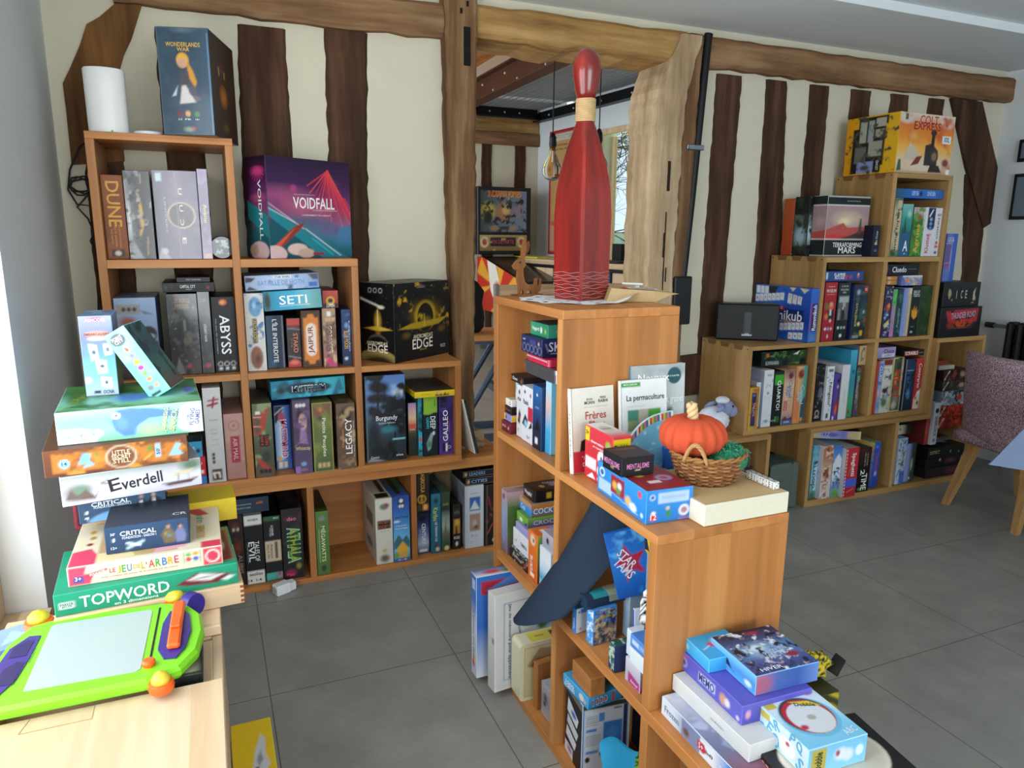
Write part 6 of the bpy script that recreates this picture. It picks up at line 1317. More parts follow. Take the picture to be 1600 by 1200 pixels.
row('black box with a chunky white downward title, right of the red box',3.076,3.167,-0.0815,0.036,0.2864,0.27,'17130f',[('v','3a2420','18120f','0f0d0c'),('T','LE BONUS',0.72,0.74,0.07,0.009,'b8a8a0',-90),('T','TIME BOMB DE',0.52,0.74,0.08,0.009,'b8a8a0',-90),('T','TIME',0.58,0.22,0.095,0.040,'e8ece4',-90),('T','2',0.4,0.45,0.03,0.03,'e8ece4',-90),('e',0.3,0.06,0.25,0.05,'4a8a4a',0.6)],T=[('v','6a6460','4a4440')],L=[('v','3a2c28','241c18')])
game('blue box with a yellow warning triangle, standing askew in the low oak bookcase',3.232,0.055,0.036,0.058,0.215,0.262,'2a50b0',F=[('v','3a62c0','2a4cb0','2444a4'),('r',0.0,0.4,0.6,0.85,'2c54b8'),('T','TRIVIAL',0.5,0.55,0.12,0.022,'d84a48',-90),('e',0.4,0.9,0.3,0.04,'6a8ad0',0.5),('e',0.5,0.3,0.3,0.07,'a8b8d8',0.6)],L=[('v','d8b840','8a9ac0','3a62b8'),('e',0.4,0.86,0.3,0.09,'d8882c',0.5),('e',0.75,0.78,0.18,0.07,'d89a3a',0.5),('p',[(0.02,0.08),(0.1,0.62),(0.95,0.1)],'d0b82c'),('p',[(0.15,0.14),(0.16,0.46),(0.7,0.14)],'b8a028'),('p',[(0.5,0.04),(0.62,0.13),(0.78,0.03)],'e0c030'),('n','3a62b8',0.02,0.74,3)],T=[('v','8aa870','a8b890')],th=8)
o = game('flat yellow and violet box lying askew across the upright boxes of the low oak bookcase',3.01,0.075,0.3325,0.27,0.19,0.045,'c8b450',F=[('h','d0c050','b0b0c8','6a6ab8','c8b868'),('e',0.4,0.5,0.25,0.4,'5a5ab0',0.5),('r',0.75,0.2,0.95,0.9,'b8a070'),('T','BUZ',0.3,0.5,0.06,0.024,'a8b0d8')],L=[('h','a89058','6a5a80','d0c048','c8ccd0','d0c038'),('e',0.25,0.6,0.12,0.4,'7a4a80',0.5),('T','BUZZ',0.62,0.5,0.07,0.024,'6a3a8a')],T=[('v','1c1c20','28282c')],th=-30,edge='d8d4c0')
o.location.z = 0.334
row('dark box spine with pale blue lettering at the left of the last low cell',3.362,3.392,-0.02,0.034,0.265,0.24,'1e2a3a',[('v','26343e','1c2836'),('T','ALESIA',0.5,0.4,0.13,0.016,'6a9ad0',-90)])
row('white and blue box with a blue skyline drawing in the last low cell',3.394,3.462,-0.065,0.034,0.305,0.24,'b8c8dc',[('h','c0ccd8','a8bcd8','8aa8d8'),('r',0.4,0.0,1,0.28,'3a62b8'),('r',0.45,0.35,0.9,0.75,'b8b8b4'),('n','5a6a7a',0.012,0.62,3),('T','Terrasse',0.68,0.55,0.09,0.014,'3a4a60',-90)],L=[('v','c4d0de','b8c4d4')] + [],T=[('v','5a80c0','6a90cc')])
row('lavender and dark green box beside the white and blue skyline box',3.470,3.560,-0.05,0.034,0.262,0.2,'2c3a34',[('h','8a98cc','8a98cc','2c3a34','26322c'),('e',0.7,0.45,0.12,0.2,'a8a878',0.6),('e',0.6,0.08,0.06,0.03,'c8ccc0')],L=[('v','9aa8d4','8a98c8')])
row('box with a torn white and brown side lying on the white and blue box',3.37,3.565,-0.01,0.3065,0.365,0.2,'2a2018',[('h','6a4428','d8c8b0','d8ccb8','2a2018','141210'),('n','3a2818',0.03,0.66,3)])
row('black flat box on top under the base of the stepped oak bookcase',3.37,3.555,0.0,0.366,0.402,0.2,'15171a',[('v','1c1e22','121417'),('n','34363c',0.02,0.66,4)])
for k,(z0,z1,pat) in enumerate(((0.318,0.385,'8a2420'),(0.386,0.452,'983028'),(0.453,0.540,'7a8a98'),(0.541,0.600,'3a3a3a'),(0.601,0.665,'3c2024'))):
 txt = ['lowest red box of the strapped red stack in the tall oak cell','second red box from the bottom of the strapped stack in the tall oak cell','grey-blue box in the middle of the strapped stack in the tall oak cell','dark grey box, second from the top of the strapped stack','top box of the strapped red stack in the tall oak cell'][k]
 row(txt,3.735,3.935,-0.03,z0,z1,0.22,pat,[('v',pat,pat),('n',['c83a2c','d8442c','b0bcc8','6a5a4a','8a4a40'][k],0.025,0.56,k + 2),('n','1c1414',0.02,0.66,k + 9),('p',[(0.02,0.1),(0.06,0.05),(0.26,0.9),(0.2,0.95)],'d8d4cc'),('e',0.8,0.5,0.14,0.3,['d84838','c83830','b83a34','b8a078','a89070'][k],0.5),('T','RED',0.14,0.5,0.03,0.010,'2a2a2a',62)])
row('orange flat box near the top of the pile in the tall oak cell',3.70,3.80,0.0,0.692,0.717,0.16,'9a4426',[('h','a04a28','8a3a22')])
row('white flat box under the orange one in the tall oak cell',3.70,3.83,-0.02,0.6665,0.6905,0.18,'b8b4a8',[('h','b0aca0','c8c4b8')])
row('tall red spine with white lettering, left in the tall oak cell',3.640,3.672,-0.03,0.232,0.535,0.2,'a83c38',[('v','7a2058','3a6a90','a84038','b04840','9a3834'),('T','INDI LEGACY',0.5,0.75,0.11,0.015,'e0c0b8',-90)],L=[('v','8a3432','7a2c2a')])
row('tall white spine with black lettering standing before the red strapped stack',3.676,3.722,-0.045,0.232,0.480,0.2,'c8ccd0',[('v','ccd0d4','c0c6cc'),('e',0.5,0.82,0.35,0.06,'1c1e22'),('e',0.5,0.1,0.2,0.04,'5a6068'),('T','SHERLOCK',0.52,0.44,0.12,0.022,'24282c',-90)])
row('black box with a pale yellow title near the bottom of the tall oak cell',3.64,3.945,-0.065,0.150,0.218,0.27,'15160f',[('v','1a1c16','101210'),('T','DISTRICT',0.18,0.6,0.08,0.020,'b8b87a'),('e',0.62,0.5,0.015,0.12,'a8a890'),('e',0.85,0.4,0.01,0.06,'d0d0c8')])
row('dark box with a dim red picture under the black titled box in the tall oak cell',3.645,3.942,-0.06,0.0345,0.092,0.26,'221a22',[('v','30222c','201820'),('e',0.75,0.5,0.25,0.5,'5a2a34',0.8)])
row('black flat box between the dim red box and the black titled box',3.642,3.940,-0.055,0.0925,0.149,0.26,'16161a',[('v','1a1a20','121216'),('e',0.7,0.6,0.2,0.4,'6a3040',0.8),('e',0.4,0.8,0.02,0.15,'d8d0d0')])
mb = MB()
rg = random.Random(3)
for k in range(5):
 a,b = 0.085 + rg.uniform(-.01,.02),0.055 + rg.uniform(-.008,.01)
 th = rg.uniform(-0.5,0.5)
 z = 0.002 + 0.007 * k
 P = [(a * sx * math.cos(th) - b * sy * math.sin(th) + rg.uniform(-.01,.01),a * sx * math.sin(th) + b * sy * math.cos(th),z + rg.uniform(0,.006)) for sx,sy in ((-1,-1),(1,-1),(1,1),(-1,1))]
 mb.quad(*P,['c8ccd4','d4d6dc','a8b0c0','b8bcc4','5a4a40'][k])
tag(mb.build('card_bag','print_wrapped',loc=(3.80,0.06,0.219)),'crumpled clear bag of cards lying on the black titled box','bag')
row('black box with red fire artwork and a slanted grey title, at the bottom on the tall oak cell',3.59,3.925,-0.07,0.8635,1.030,0.33,'17161a',[
 ('v','1a1a1e','131318'),('p',[(0.1,0.9),(0.92,0.95),(0.9,0.5),(0.5,0.42),(0.2,0.5)],'a82c34'),('e',0.5,0.42,0.36,0.14,'b84a2c',0.6),('n','2a1414',0.03,0.64,3),('e',0.25,0.4,0.1,0.16,'8a2a20',0.6),('l',0.25,0.28,0.8,0.3,0.004,'4a4a4c'),('r',0,0,1,0.27,'131318'),('T','THUNDER ROAD',0.55,0.74,0.2,0.034,'a8a4b8',3),('T','VENDETTA',0.55,0.5,0.16,0.024,'c84a28')],L=[('v','17161a','121216')])
row('black box with thin gold lettering and leaping figures, on the box with fire artwork',3.615,3.915,-0.05,1.0315,1.166,0.30,'18191c',[
 ('v','1e2024','141619'),('T','I',0.36,0.5,0.004,0.045,'c8bca0'),('T','C',0.5,0.5,0.016,0.045,'c8bca0'),('T','E',0.62,0.5,0.014,0.045,'c8bca0'),('p',[(0.14,0.75),(0.2,0.68),(0.22,0.5),(0.17,0.3),(0.13,0.5)],'a89878'),('p',[(0.82,0.25),(0.9,0.3),(0.86,0.5),(0.88,0.78),(0.82,0.6)],'c8b898'),('e',0.86,0.3,0.04,0.1,'b8a888',0.5),('e',0.25,0.28,0.012,0.03,'c8c4b8'),('r',0.8,0.12,0.86,0.16,'a8a8a0')],L=[('v','16181a','121416'),('T','ICE',0.5,0.5,0.06,0.03,'a8a090')])
row('tall blue box with pink and white pictures standing on the black boxes of the tall oak cell',3.655,3.745,0.0,1.1675,1.43,0.2,'4a62a8',[('h','5a6ab0','6a7ac0','3a5cb0','3a60b4'),('T','GIGA',0.4,0.88,0.05,0.026,'d0d0dc'),('r',0.02,0.3,0.55,0.78,'6a5a90'),('l',0.0,0.8,0.55,0.8,0.003,'d8b0c0'),('l',0.0,0.38,0.55,0.4,0.004,'d88aa0'),('e',0.3,0.3,0.15,0.04,'c84a60',0.6),('e',0.55,0.5,0.06,0.5,'a0b4e0',0.8)],L=[('v','5a5a90','4a4a80')])
r = empty('metal_case','grey-green metal case standing upright in the gap between the low oak bookcases','case',(2.585,0.07,0.0))
mb = MB(); mb.box(-0.10,0.045,-0.14,0.16,0.0,0.255,b=0.012); mb.build('body','case_green',parent=r) if 'case_green' in MATS else None
plain('case_green','5a655f',0.5,0.2,var=0.1)
if not r.children:
 mb.build('body','case_green',parent=r)
mb = MB(); mb.box(0.047,0.09,-0.138,0.158,0.0,0.253,b=0.012); mb.build('lid','case_green',parent=r)
mb = MB(); mb.tube([(0.02,-0.03,0.256),(0.02,-0.025,0.272),(0.02,0.045,0.272),(0.02,0.05,0.256)],0.005,8); mb.build('handle','black_metal',parent=r)
row('stack of dark and pink film cases lying in the short low oak bookcase',2.13,2.40,-0.02,0.027,0.25,0.2,'4a2c3a',[('h','24222a','6a4a5c','8a5a70','3a2428'),('n','1c1418',0.03,0.6,3),('n','b8809a',0.03,0.68,5)],name='film_case_box',cat='box')
row('shiny grey box lying on the dark and pink film case box',2.12,2.38,-0.02,0.251,0.31,0.2,'6a6a70',[('h','2a2a30','8a8a92','a8a8b0'),('r',0.75,0.0,1,1,'4a3028')],mat='print_gloss',name='film_case_box',cat='box')
plain('sheep_wool','dfe3ee',1.0,var=0.05,scale=60,bumpy=0.5,spec=0.1)
plain('sheep_face','8d97b8',0.9,var=0.05,scale=40,spec=0.15)
r = empty('toy_sheep','fluffy white toy sheep with a blue-grey face on the short low bookcase','toy sheep',(2.205,0.06,0.43),math.radians(-5))
mb = MB()
rg = random.Random(2)
prof_n,seg = 20,34
for i in range(prof_n + 1):
 t = math.pi * i / prof_n
 for k in range(seg):
  a = 2 * math.pi * k / seg
  rr = math.sin(t)
  x,y,z = 0.088 * rr * math.cos(a),0.062 * rr * math.sin(a),0.065 - 0.070 * math.cos(t)
  if z < 0.004: z = 0.004
  f = 1 + rg.uniform(-0.05,0.05)
  mb.v.append((x * f - 0.012,y * f,z * (1 + rg.uniform(-0.015,0.03))))
for i in range(prof_n):
 for k in range(seg):
  l = (k + 1) % seg
  mb.f.append((i * seg + k,i * seg + l,(i + 1) * seg + l,(i + 1) * seg + k)); mb.c.append([(.8,.8,.85)] * 4); mb.m.append(0)
mb.build('body','sheep_wool',parent=r,smooth=True)
mb = MB()
mb.ball((0.050,-0.012,0.128),0.046,s=(1.05,0.86,0.92)); mb.ball((0.083,-0.02,0.112),0.034,s=(1.0,0.9,0.95))
mb.build('head','sheep_face',parent=r,smooth=True)
mb = MB(); mb.ball((0.035,-0.005,0.166),0.032,s=(1.15,1.0,0.62),seg=20); mb.v = [(x + rg.uniform(-.002,.002),y + rg.uniform(-.002,.002),z + rg.uniform(-.003,.003)) for x,y,z in mb.v]; mb.build('fringe','sheep_wool',parent=r,smooth=True)
for sy in (-1,1):
 mb = MB(); mb.tube([(0.015,sy * 0.035 - 0.01,0.15),(-0.012,sy * 0.052 - 0.012,0.136),(-0.038,sy * 0.056 - 0.012,0.124)],[0.010,0.013,0.004],10); mb.build('ear','sheep_face',parent=r,smooth=True)
 mb = MB(); mb.ball((0.068,sy * 0.034 - 0.014,0.142),0.0055,'0c0c0e',seg=10,rings=8); mb.build('eye','print_gloss',parent=r,smooth=True)
r = empty('service_pipe','black pipe with a bracket running down beside the doorway post into a black box','pipe',(2.15,0.30,0.96))
mb = MB(); mb.tube([(0.05,-0.012,1.40),(0.045,-0.012,1.37),(0.0,-0.012,0.6),(-0.025,-0.012,0.23)],0.021,14); mb.build('pipe','black_metal',parent=r,smooth=40)
mb = MB(); mb.box(-0.09,0.016,-0.045,0.03,0.0,0.245,b=0.006); mb.build('junction_box','black_plastic',parent=r)
mb = MB(); mb.box(-0.055,0.045,-0.038,-0.004,0.86,0.885,b=0.003); mb.tube([(-0.045,-0.03,0.872),(-0.045,-0.044,0.872)],0.008,8); mb.build('bracket','steel',parent=r)
r = empty('radiator','black column radiator low on the right wall','radiator',(4.40,0.10,0.12))
for k in range(14):
 mb = MB(); mb.tube([(-0.03,-0.06 - k * 0.058,0.0),(-0.03,-0.06 - k * 0.058,0.78)],0.022,10); mb.tube([(0.03,-0.06 - k * 0.058,0.0),(0.03,-0.06 - k * 0.058,0.78)],0.022,10); mb.box(-0.04,0.04,-0.085 - k * 0.058,-0.035 - k * 0.058,0.74,0.79,b=0.012); mb.box(-0.04,0.04,-0.085 - k * 0.058,-0.035 - k * 0.058,-0.01,0.04,b=0.012)
 mb.build('column','black_metal',parent=r)
mb = MB(); mb.tube([(0,-0.03,0.755),(0,0.06,0.755)],0.012,10); mb.build('valve','steel',parent=r)
mb = MB(); mb.tube([(0,0.06,0.755),(0,0.11,0.755)],0.018,12); mb.build('valve_knob','black_plastic',parent=r)
for y in (-0.1,-0.75):
 mb = MB(); mb.tube([(0,y,-0.12),(0,y,0.0)],0.015,8); mb.build('foot','black_metal',parent=r)
for k,(z0,z1) in enumerate(((1.86,1.99),(1.52,1.79))):
 r = empty('picture_frame',['small dark picture frame at the right edge, the upper one','larger dark picture frame at the right edge, the lower one'][k],'picture frame',(4.478,0.02,z0))
 mb = MB(); mb.box(-0.022,0,-0.36,0.185,0,z1 - z0,b=0.003); mb.build('frame','black_plastic',parent=r)
 mb = MB(); mb.quad((-0.0225,0.165,0.02),(-0.0225,-0.34,0.02),(-0.0225,-0.34,z1 - z0 - 0.02),(-0.0225,0.165,z1 - z0 - 0.02),'6a7684'); mb.build('picture','print_gloss',parent=r)
m_,nt_,p_ = new_mat('tweed_pink')
v_ = coords(nt_)
n_ = noise(nt_,v_,260,2,0.6)
nt_.links.new(ramp(nt_,n_,[(0.40,'5c3a48'),(0.52,'9a7884'),(0.60,'cdb8bf')]),p_.inputs['Base Color'])
p_.inputs['Roughness'].default_value = 0.95
plain('cloth_blue','8fa3c4',0.9,var=0.05,scale=120,bumpy=0.2,spec=0.15)
r = empty('upholstered_chair','pink tweed upholstered chair with splayed oak legs at the right edge','chair',(3.69,-0.56,0.0),math.radians(-8))
def shell(mb,f,nu,nv,th):
 g = [[f(i / nu,j / nv) for i in range(nu + 1)] for j in range(nv + 1)]
 vs,fs = [],[]
 for j in range(nv + 1):
  for i in range(nu + 1):
   a = Vector(g[j][min(i + 1,nu)]) - Vector(g[j][max(i - 1,0)])
   b = Vector(g[min(j + 1,nv)][i]) - Vector(g[max(j - 1,0)][i])
   n = a.cross(b).normalized()
   e = min(i,nu - i,j,nv - j)
   t = th * (0.45 if e == 0 else 0.85 if e == 1 else 1.0)
   vs.append(tuple(Vector(g[j][i]) + n * t)); vs.append(tuple(Vector(g[j][i]) - n * t))
 W_ = nu + 1
 def id(i,j,s): return (j * W_ + i) * 2 + s
 for j in range(nv):
  for i in range(nu):
   fs.append((id(i,j,0),id(i + 1,j,0),id(i + 1,j + 1,0),id(i,j + 1,0)))
   fs.append((id(i,j,1),id(i,j + 1,1),id(i + 1,j + 1,1),id(i + 1,j,1)))
 for i in range(nu):
  fs.append((id(i,0,0),id(i,0,1),id(i + 1,0,1),id(i + 1,0,0)))
  fs.append((id(i,nv,0),id(i + 1,nv,0),id(i + 1,nv,1),id(i,nv,1)))
 for j in range(nv):
  fs.append((id(0,j,0),id(0,j + 1,0),id(0,j + 1,1),id(0,j,1)))
  fs.append((id(nu,j,0),id(nu,j,1),id(nu,j + 1,1),id(nu,j + 1,0)))
 return mb.add(vs,fs)
mb = MB(); shell(mb,lambda u,v: (-0.205 - 0.075 * v + 0.06 * (2 * u - 1) ** 2 - 0.006 * (math.exp(-((u - 0.5) / 0.03) ** 2) + math.exp(-((v - 0.55) / 0.04) ** 2)),(2 * u - 1) * (0.235 - 0.03 * v),0.38 + 0.455 * v),20,16,0.035)
mb.build('backrest','tweed_pink',parent=r,smooth=True)
mb = MB(); shell(mb,lambda u,v: (-0.23 + 0.46 * v,(2 * u - 1) * (0.235 - 0.02 * v),0.385 + 0.02 * v),14,14,0.045)
mb.build('seat','tweed_pink',parent=r,smooth=True)
for sx in (-1,1):
 for sy in (-1,1):
  mb = MB()
  x0,y0,x1,y1 = sx * 0.15,sy * 0.16,sx * 0.25,sy * 0.205
  vs = []
  for (x,y,z,w) in ((x1,y1,0.0,0.015),(x0,y0,0.355,0.026)):
   vs += [(x - w,y - w,z),(x + w,y - w,z),(x + w,y + w,z),(x - w,y + w,z)]
  mb.add(vs,outward(vs,[(0,3,2,1),(4,5,6,7),(0,1,5,4),(1,2,6,5),(2,3,7,6),(3,0,4,7)]))
  mb.build('leg','oak_z',parent=r)
r = empty('dining_table','wooden dining table cut by the right edge of the photo','table',(3.56,-1.55,0.0))
mb = MB(); mb.box(-0.55,0.55,-0.6,0.52,0.71,0.745,b=0.004); mb.build('tabletop','oak_x',parent=r)
for x in (-0.42,0.5):
 for y in (-0.55,0.30):
  mb = MB(); mb.box(x - 0.03,x + 0.03,y - 0.03,y + 0.03,0,0.709); mb.build('leg','oak_z',parent=r)
mb = MB()
K,L_ = 16,16
P0,P1,TIP,P2 = Vector((2.99,-1.02,0.7475)),Vector((3.72,-1.02,0.7475)),Vector((2.735,-0.985,0.512)),Vector((2.99,-1.70,0.7475))
vs,fs = [],[]
for j in range(L_ + 1):
 v = j / L_
 for i in range(K + 1):
  u = i / K
  a = P0.lerp(P1,u)
  b = TIP.lerp(Vector((3.75,-1.0,0.56)),u)
  p = a.lerp(b,v) + Vector((0,0.006 * math.sin(u * 14 + v * 2) * v,-0.05 * math.sin(math.pi * v) * 0.4))
  vs.append(tuple(p))
for j in range(L_):
 for i in range(K):
  a = j * (K + 1) + i
  fs.append((a,a + K + 1,a + K + 2,a + 1))
mb.add(vs,fs)
o0 = len(mb.v)
vs,fs = [],[]
for j in range(L_ + 1):
 v = j / L_
 for i in range(K + 1):
  u = i / K
  a = P0.lerp(P2,u)
  b = TIP.lerp(Vector((2.94,-1.85,0.60)),u)
  vs.append(tuple(a.lerp(b,v) + Vector((-0.01 * math.sin(u * 9) * v,0,0))))
for j in range(L_):
 for i in range(K):
  a = j * (K + 1) + i
  fs.append((a,a + 1,a + K + 2,a + K + 1))
mb.add(vs,fs)
mb.box(2.99,4.12,-2.15,-1.02,0.7465,0.7485)
tag(mb.build('tablecloth','cloth_blue',smooth=60),'grey-blue tablecloth whose corner hangs down in front of the pink chair','tablecloth')
# ================================================================ on and in the middle bookcase
# --- top: red wooden bottle on a doily
m_,nt_,p_ = new_mat('red_lacquer')
v_ = coords(nt_,(22,22,2.0))
n_ = noise(nt_,v_,1.0,5,0.6)
nt_.links.new(ramp(nt_,n_,[(0.3,'5e0f0a'),(0.55,'8e1b10'),(0.75,'a82814')]),p_.inputs['Base Color'])
p_.inputs['Roughness'].default_value = 0.28
p_.inputs['Coat Weight'].default_value = 0.5
r = empty('wooden_bottle','tall red lacquered wooden bottle with a round knob and raffia neck','decorative bottle',(0.858,-0.975,1.2275),math.radians(16.6))
def sq_loft(mb,prof,seg=32):
 """rounded-square to round loft: (z, half width, squareness 0..1)"""
 vs,fs = [],[]
 for z,w,q in prof:
  for k in range(seg):
   a = 2 * math.pi * (k + 0.5) / seg
   c,s_ = math.cos(a),math.sin(a)
   n = 2 + q * 14
   rr = 1.0 / ((abs(c) ** n + abs(s_) ** n) ** (1 / n))
   vs.append((w * rr * c,w * rr * s_,z))
 for i in range(len(prof) - 1):
  for k in range(seg):
   l = (k + 1) % seg
   fs.append((i * seg + k,i * seg + l,(i + 1) * seg + l,(i + 1) * seg + k))
 fs.append(tuple(reversed(range(seg))))
 fs.append(tuple((len(prof) - 1) * seg + k for k in range(seg)))
 return mb.add(vs,fs)
mb = MB()
sq_loft(mb,[(0.0,0.0555,1),(0.05,0.0575,1),(0.15,0.0595,1),(0.23,0.060,1),(0.29,0.057,0.95),(0.34,0.0505,0.85),(0.39,0.041,0.6),(0.43,0.032,0.35),(0.462,0.0255,0.1),(0.475,0.024,0),(0.53,0.0235,0)],48)
mb.build('body','red_lacquer',parent=r,smooth=32)
mb = MB()
for k in range(14):
 z = 0.478 + k * 0.0042
 mb.tube([(0.0255 * math.cos(a),0.0255 * math.sin(a),z + 0.0004 * math.sin(a * 3 + k)) for a in [2 * math.pi * i / 24 for i in range(24)]],0.0023,6,'c8a878',closed=True)
mb.build('raffia_band','print_matte',parent=r,smooth=True)
mb = MB(); mb.lathe([(0.0235,0.532),(0.0285,0.55),(0.036,0.585),(0.0385,0.61),(0.036,0.632),(0.027,0.650),(0.014,0.660),(0.0,0.662)],seg=32)
mb.build('knob','red_lacquer',parent=r,smooth=True)
mb = MB()
rg = random.Random(8)
for a0 in range(4):
 for k in range(9):
  z = 0.008 + k * 0.0085 + rg.uniform(-.001,.001)
  M = Matrix.Rotation(a0 * math.pi / 2,4,'Z')
  path = [tuple(M @ Vector((-0.052 + 0.104 * i / 8,-0.0578 - 0.0002 * k,z + 0.0022 * math.sin(i * 1.3 + k * 2.1)))) for i in range(9)]
  mb.tube(path,0.0006,4,'b89a98')
mb.build('carved_lines','print_matte',parent=r)
mb = MB()
vs,fs = [],[]
NR_,NS_ = 10,72
rg = random.Random(14)
for i in range(NR_ + 1):
 for k in range(NS_):
  a = 2 * math.pi * k / NS_
  R_ = 0.165 + 0.010 * abs(math.sin(a * 9))
  rr = R_ * i / NR_
  x,y = rr * math.cos(a) * 1.0,rr * math.sin(a) * 0.86
  z = 0.0012 + (0.0016 * math.sin(a * 9) if i > 7 else 0)
  if x > 0.085:
   z += (x - 0.085) * 0.32 * (1 + 0.4 * math.sin(y * 45))
  vs.append((x,y,z))
for i in range(NR_):
 for k in range(NS_):
  l = (k + 1) % NS_
  if i in (5,8) and k % 4 == 0: continue
  fs.append((i * NS_ + k,i * NS_ + l,(i + 1) * NS_ + l,(i + 1) * NS_ + k))
mb.add(vs,fs,'e8eaec')
tag(mb.build('lace_doily','print_matte',loc=(0.852,-0.983,1.2257),rot=(0,0,-0.35)),'white crocheted lace doily under the red wooden bottle','doily')
r = empty('carved_hare','small flat carved wooden hare with upright ears at the far end of the middle bookcase','figurine',(0.766,-0.800,1.2257),math.radians(5))
def sil(name,pts,y0,y1,par,col='8a5a34'):
 mb = MB(); mb.prism(pts,y0,y1,col,axis='y'); return mb.build(name,'hare_wood',parent=par)
timber('hare_wood','6a4426','8a5c36','a87448','z')
sil('base',[(-0.04,0.0),(0.045,0.0),(0.05,0.002),(0.05,0.004),(-0.045,0.004),(-0.045,0.002)],-0.016,0.016,r)
sil('body',[(-0.027,0.004),(-0.022,0.004),(-0.02,0.015),(-0.012,0.015),(-0.010,0.004),(-0.002,0.004),(0.0,0.012),(0.014,0.014),(0.018,0.004),(0.032,0.004),(0.046,0.012),(0.05,0.03),(0.047,0.05),(0.043,0.03),(0.036,0.028),(0.036,0.052),(0.031,0.050),(0.026,0.03),(0.008,0.028),(-0.006,0.040),(-0.012,0.062),(-0.012,0.082),(-0.022,0.085),(-0.03,0.07),(-0.032,0.045),(-0.026,0.025)],-0.006,0.006,r)
sil('head',[(-0.046,0.087),(-0.04,0.078),(-0.028,0.074),(-0.014,0.078),(-0.006,0.09),(-0.008,0.108),(-0.02,0.112),(-0.036,0.10)],-0.008,0.008,r)
for sgn,pts in ((-1,[(-0.022,0.108),(-0.012,0.108),(-0.004,0.135),(-0.006,0.158),(-0.012,0.165),(-0.018,0.15),(-0.022,0.13)]),(1,[(-0.014,0.108),(-0.006,0.108),(0.010,0.132),(0.014,0.150),(0.010,0.160),(0.002,0.150),(-0.006,0.130)])):
 sil('ear',pts,sgn * 0.006 - 0.003,sgn * 0.006 + 0.003,r)
mb = MB(); mb.ball((-0.026,-0.0085,0.098),0.003,'241810',seg=8,rings=6); mb.build('eye','print_gloss',parent=r)
r = empty('paper_bag','flat brown paper bag with a white and red label lying behind the bottle','paper bag',(0.985,-1.055,1.2263),math.radians(-22))
mb = MB()
pts = [(-0.085,-0.05,0.0,0.0),(0.05,-0.055,0.0,0),(0.09,-0.045,0.018,0),(0.085,0.045,0.016,0),(0.05,0.055,0.0,0),(-0.085,0.05,0.0,0)]
top = [(-0.07,-0.04,0.036),(0.045,-0.05,0.030),(0.115,-0.045,0.022),(0.11,0.045,0.02),(0.045,0.05,0.034),(-0.07,0.04,0.042)]
vs = [p[:3] for p in pts] + top
mb.add(vs,[(5,4,3,2,1,0),(6,7,8,9,10,11)] + [(i,(i + 1) % 6,6 + (i + 1) % 6,6 + i) for i in range(6)],'b59a6e')
mb.build('bag','print_matte',parent=r)
mb = MB()
face(mb,(-0.045,-0.046,0.0366),Vector((1,-0.05,-0.05)).normalized(),Vector((0,1,0.03)).normalized(),0.105,0.05,[('v','e0dcd4','d8d4cc'),('r',0.0,0.0,0.2,1.0,'c83a30'),('T','GRAINS',0.62,0.55,0.065,0.018,'5a4a48')],'e0dcd4',0.004)
mb.build('label','print',parent=r)
mb = MB(); mb.tube([(-0.03,0.035,0.0445),(0.03,0.04,0.042)],0.003,8,'e4e2dc'); mb.build('closing_stick','print',parent=r)
# --- second step: books leaning on the upright panel
def book(label,x,y,z,w,t,h,cover,spine,F,tilt=8,th=0,pages='d8d4c8'):
 r = empty('book',label,'book',(x,y,z),math.radians(th))
 r.rotation_euler = (math.radians(-tilt),0,math.radians(th))
 mb = MB(); mb.box(-w / 2 + 0.002,w / 2 - 0.003,-t / 2 + 0.0015,t / 2 - 0.0015,0.002,h - 0.002,pages); mb.build('pages','print_matte',parent=r)
 mb = MB()
 face(mb,(-w / 2,-t / 2,0),(1,0,0),(0,0,1),w,h,F,cover,0.0025)
 mb.box(-w / 2,w / 2,-t / 2 + 0.0002,-t / 2 + 0.0015,0,h,cover)
 mb.box(-w / 2,w / 2,t / 2 - 0.0015,t / 2,0,h,cover)
 face(mb,(-w / 2 - 0.0008,t / 2,0),(0,-1,0),(0,0,1),t,h,spine,cover,0.0025)
 mb.box(-w / 2 - 0.0007,-w / 2 + 0.002,-t / 2,t / 2,0,h,cover)
 mb.build('cover','print',parent=r)
 return r
ZM = 0.8192
book('cream paperback with a reddish title and a red band, leaning at the left of the upright panel',0.752,-1.262,ZM,0.125,0.016,0.214,'dcd8ce',[('v','e8e4da','e8e4da'),('T','Frères d’âme',0.5,0.45,0.11,0.006,'9a9488',-90)],[
 ('v','dedad0','d8d0c0','d4b89c'),('p',[(0.15,0.2),(0.2,0.38),(0.42,0.42),(0.6,0.36),(0.7,0.2)],'241c1c'),('r',0.0,0.0,1,0.26,'c02838'),('T','EDGAR',0.42,0.86,0.018,0.005,'4a4640'),('T','MORIN',0.42,0.82,0.030,0.008,'3a3632'),('T','PIERRE',0.74,0.87,0.018,0.005,'4a4640'),('T','RABHI',0.74,0.83,0.028,0.008,'3a3632'),('l',0.3,0.765,0.85,0.765,0.0008,'a89c90'),('T','Frères',0.56,0.67,0.062,0.020,'b04a44'),('T',"d'âme",0.56,0.56,0.056,0.020,'b04a44'),('T','“ALLONS',0.42,0.18,0.055,0.010,'f0e8e4'),('T','DE L’AVANT',0.5,0.10,0.07,0.010,'f0e8e4')],tilt=6,th=4)
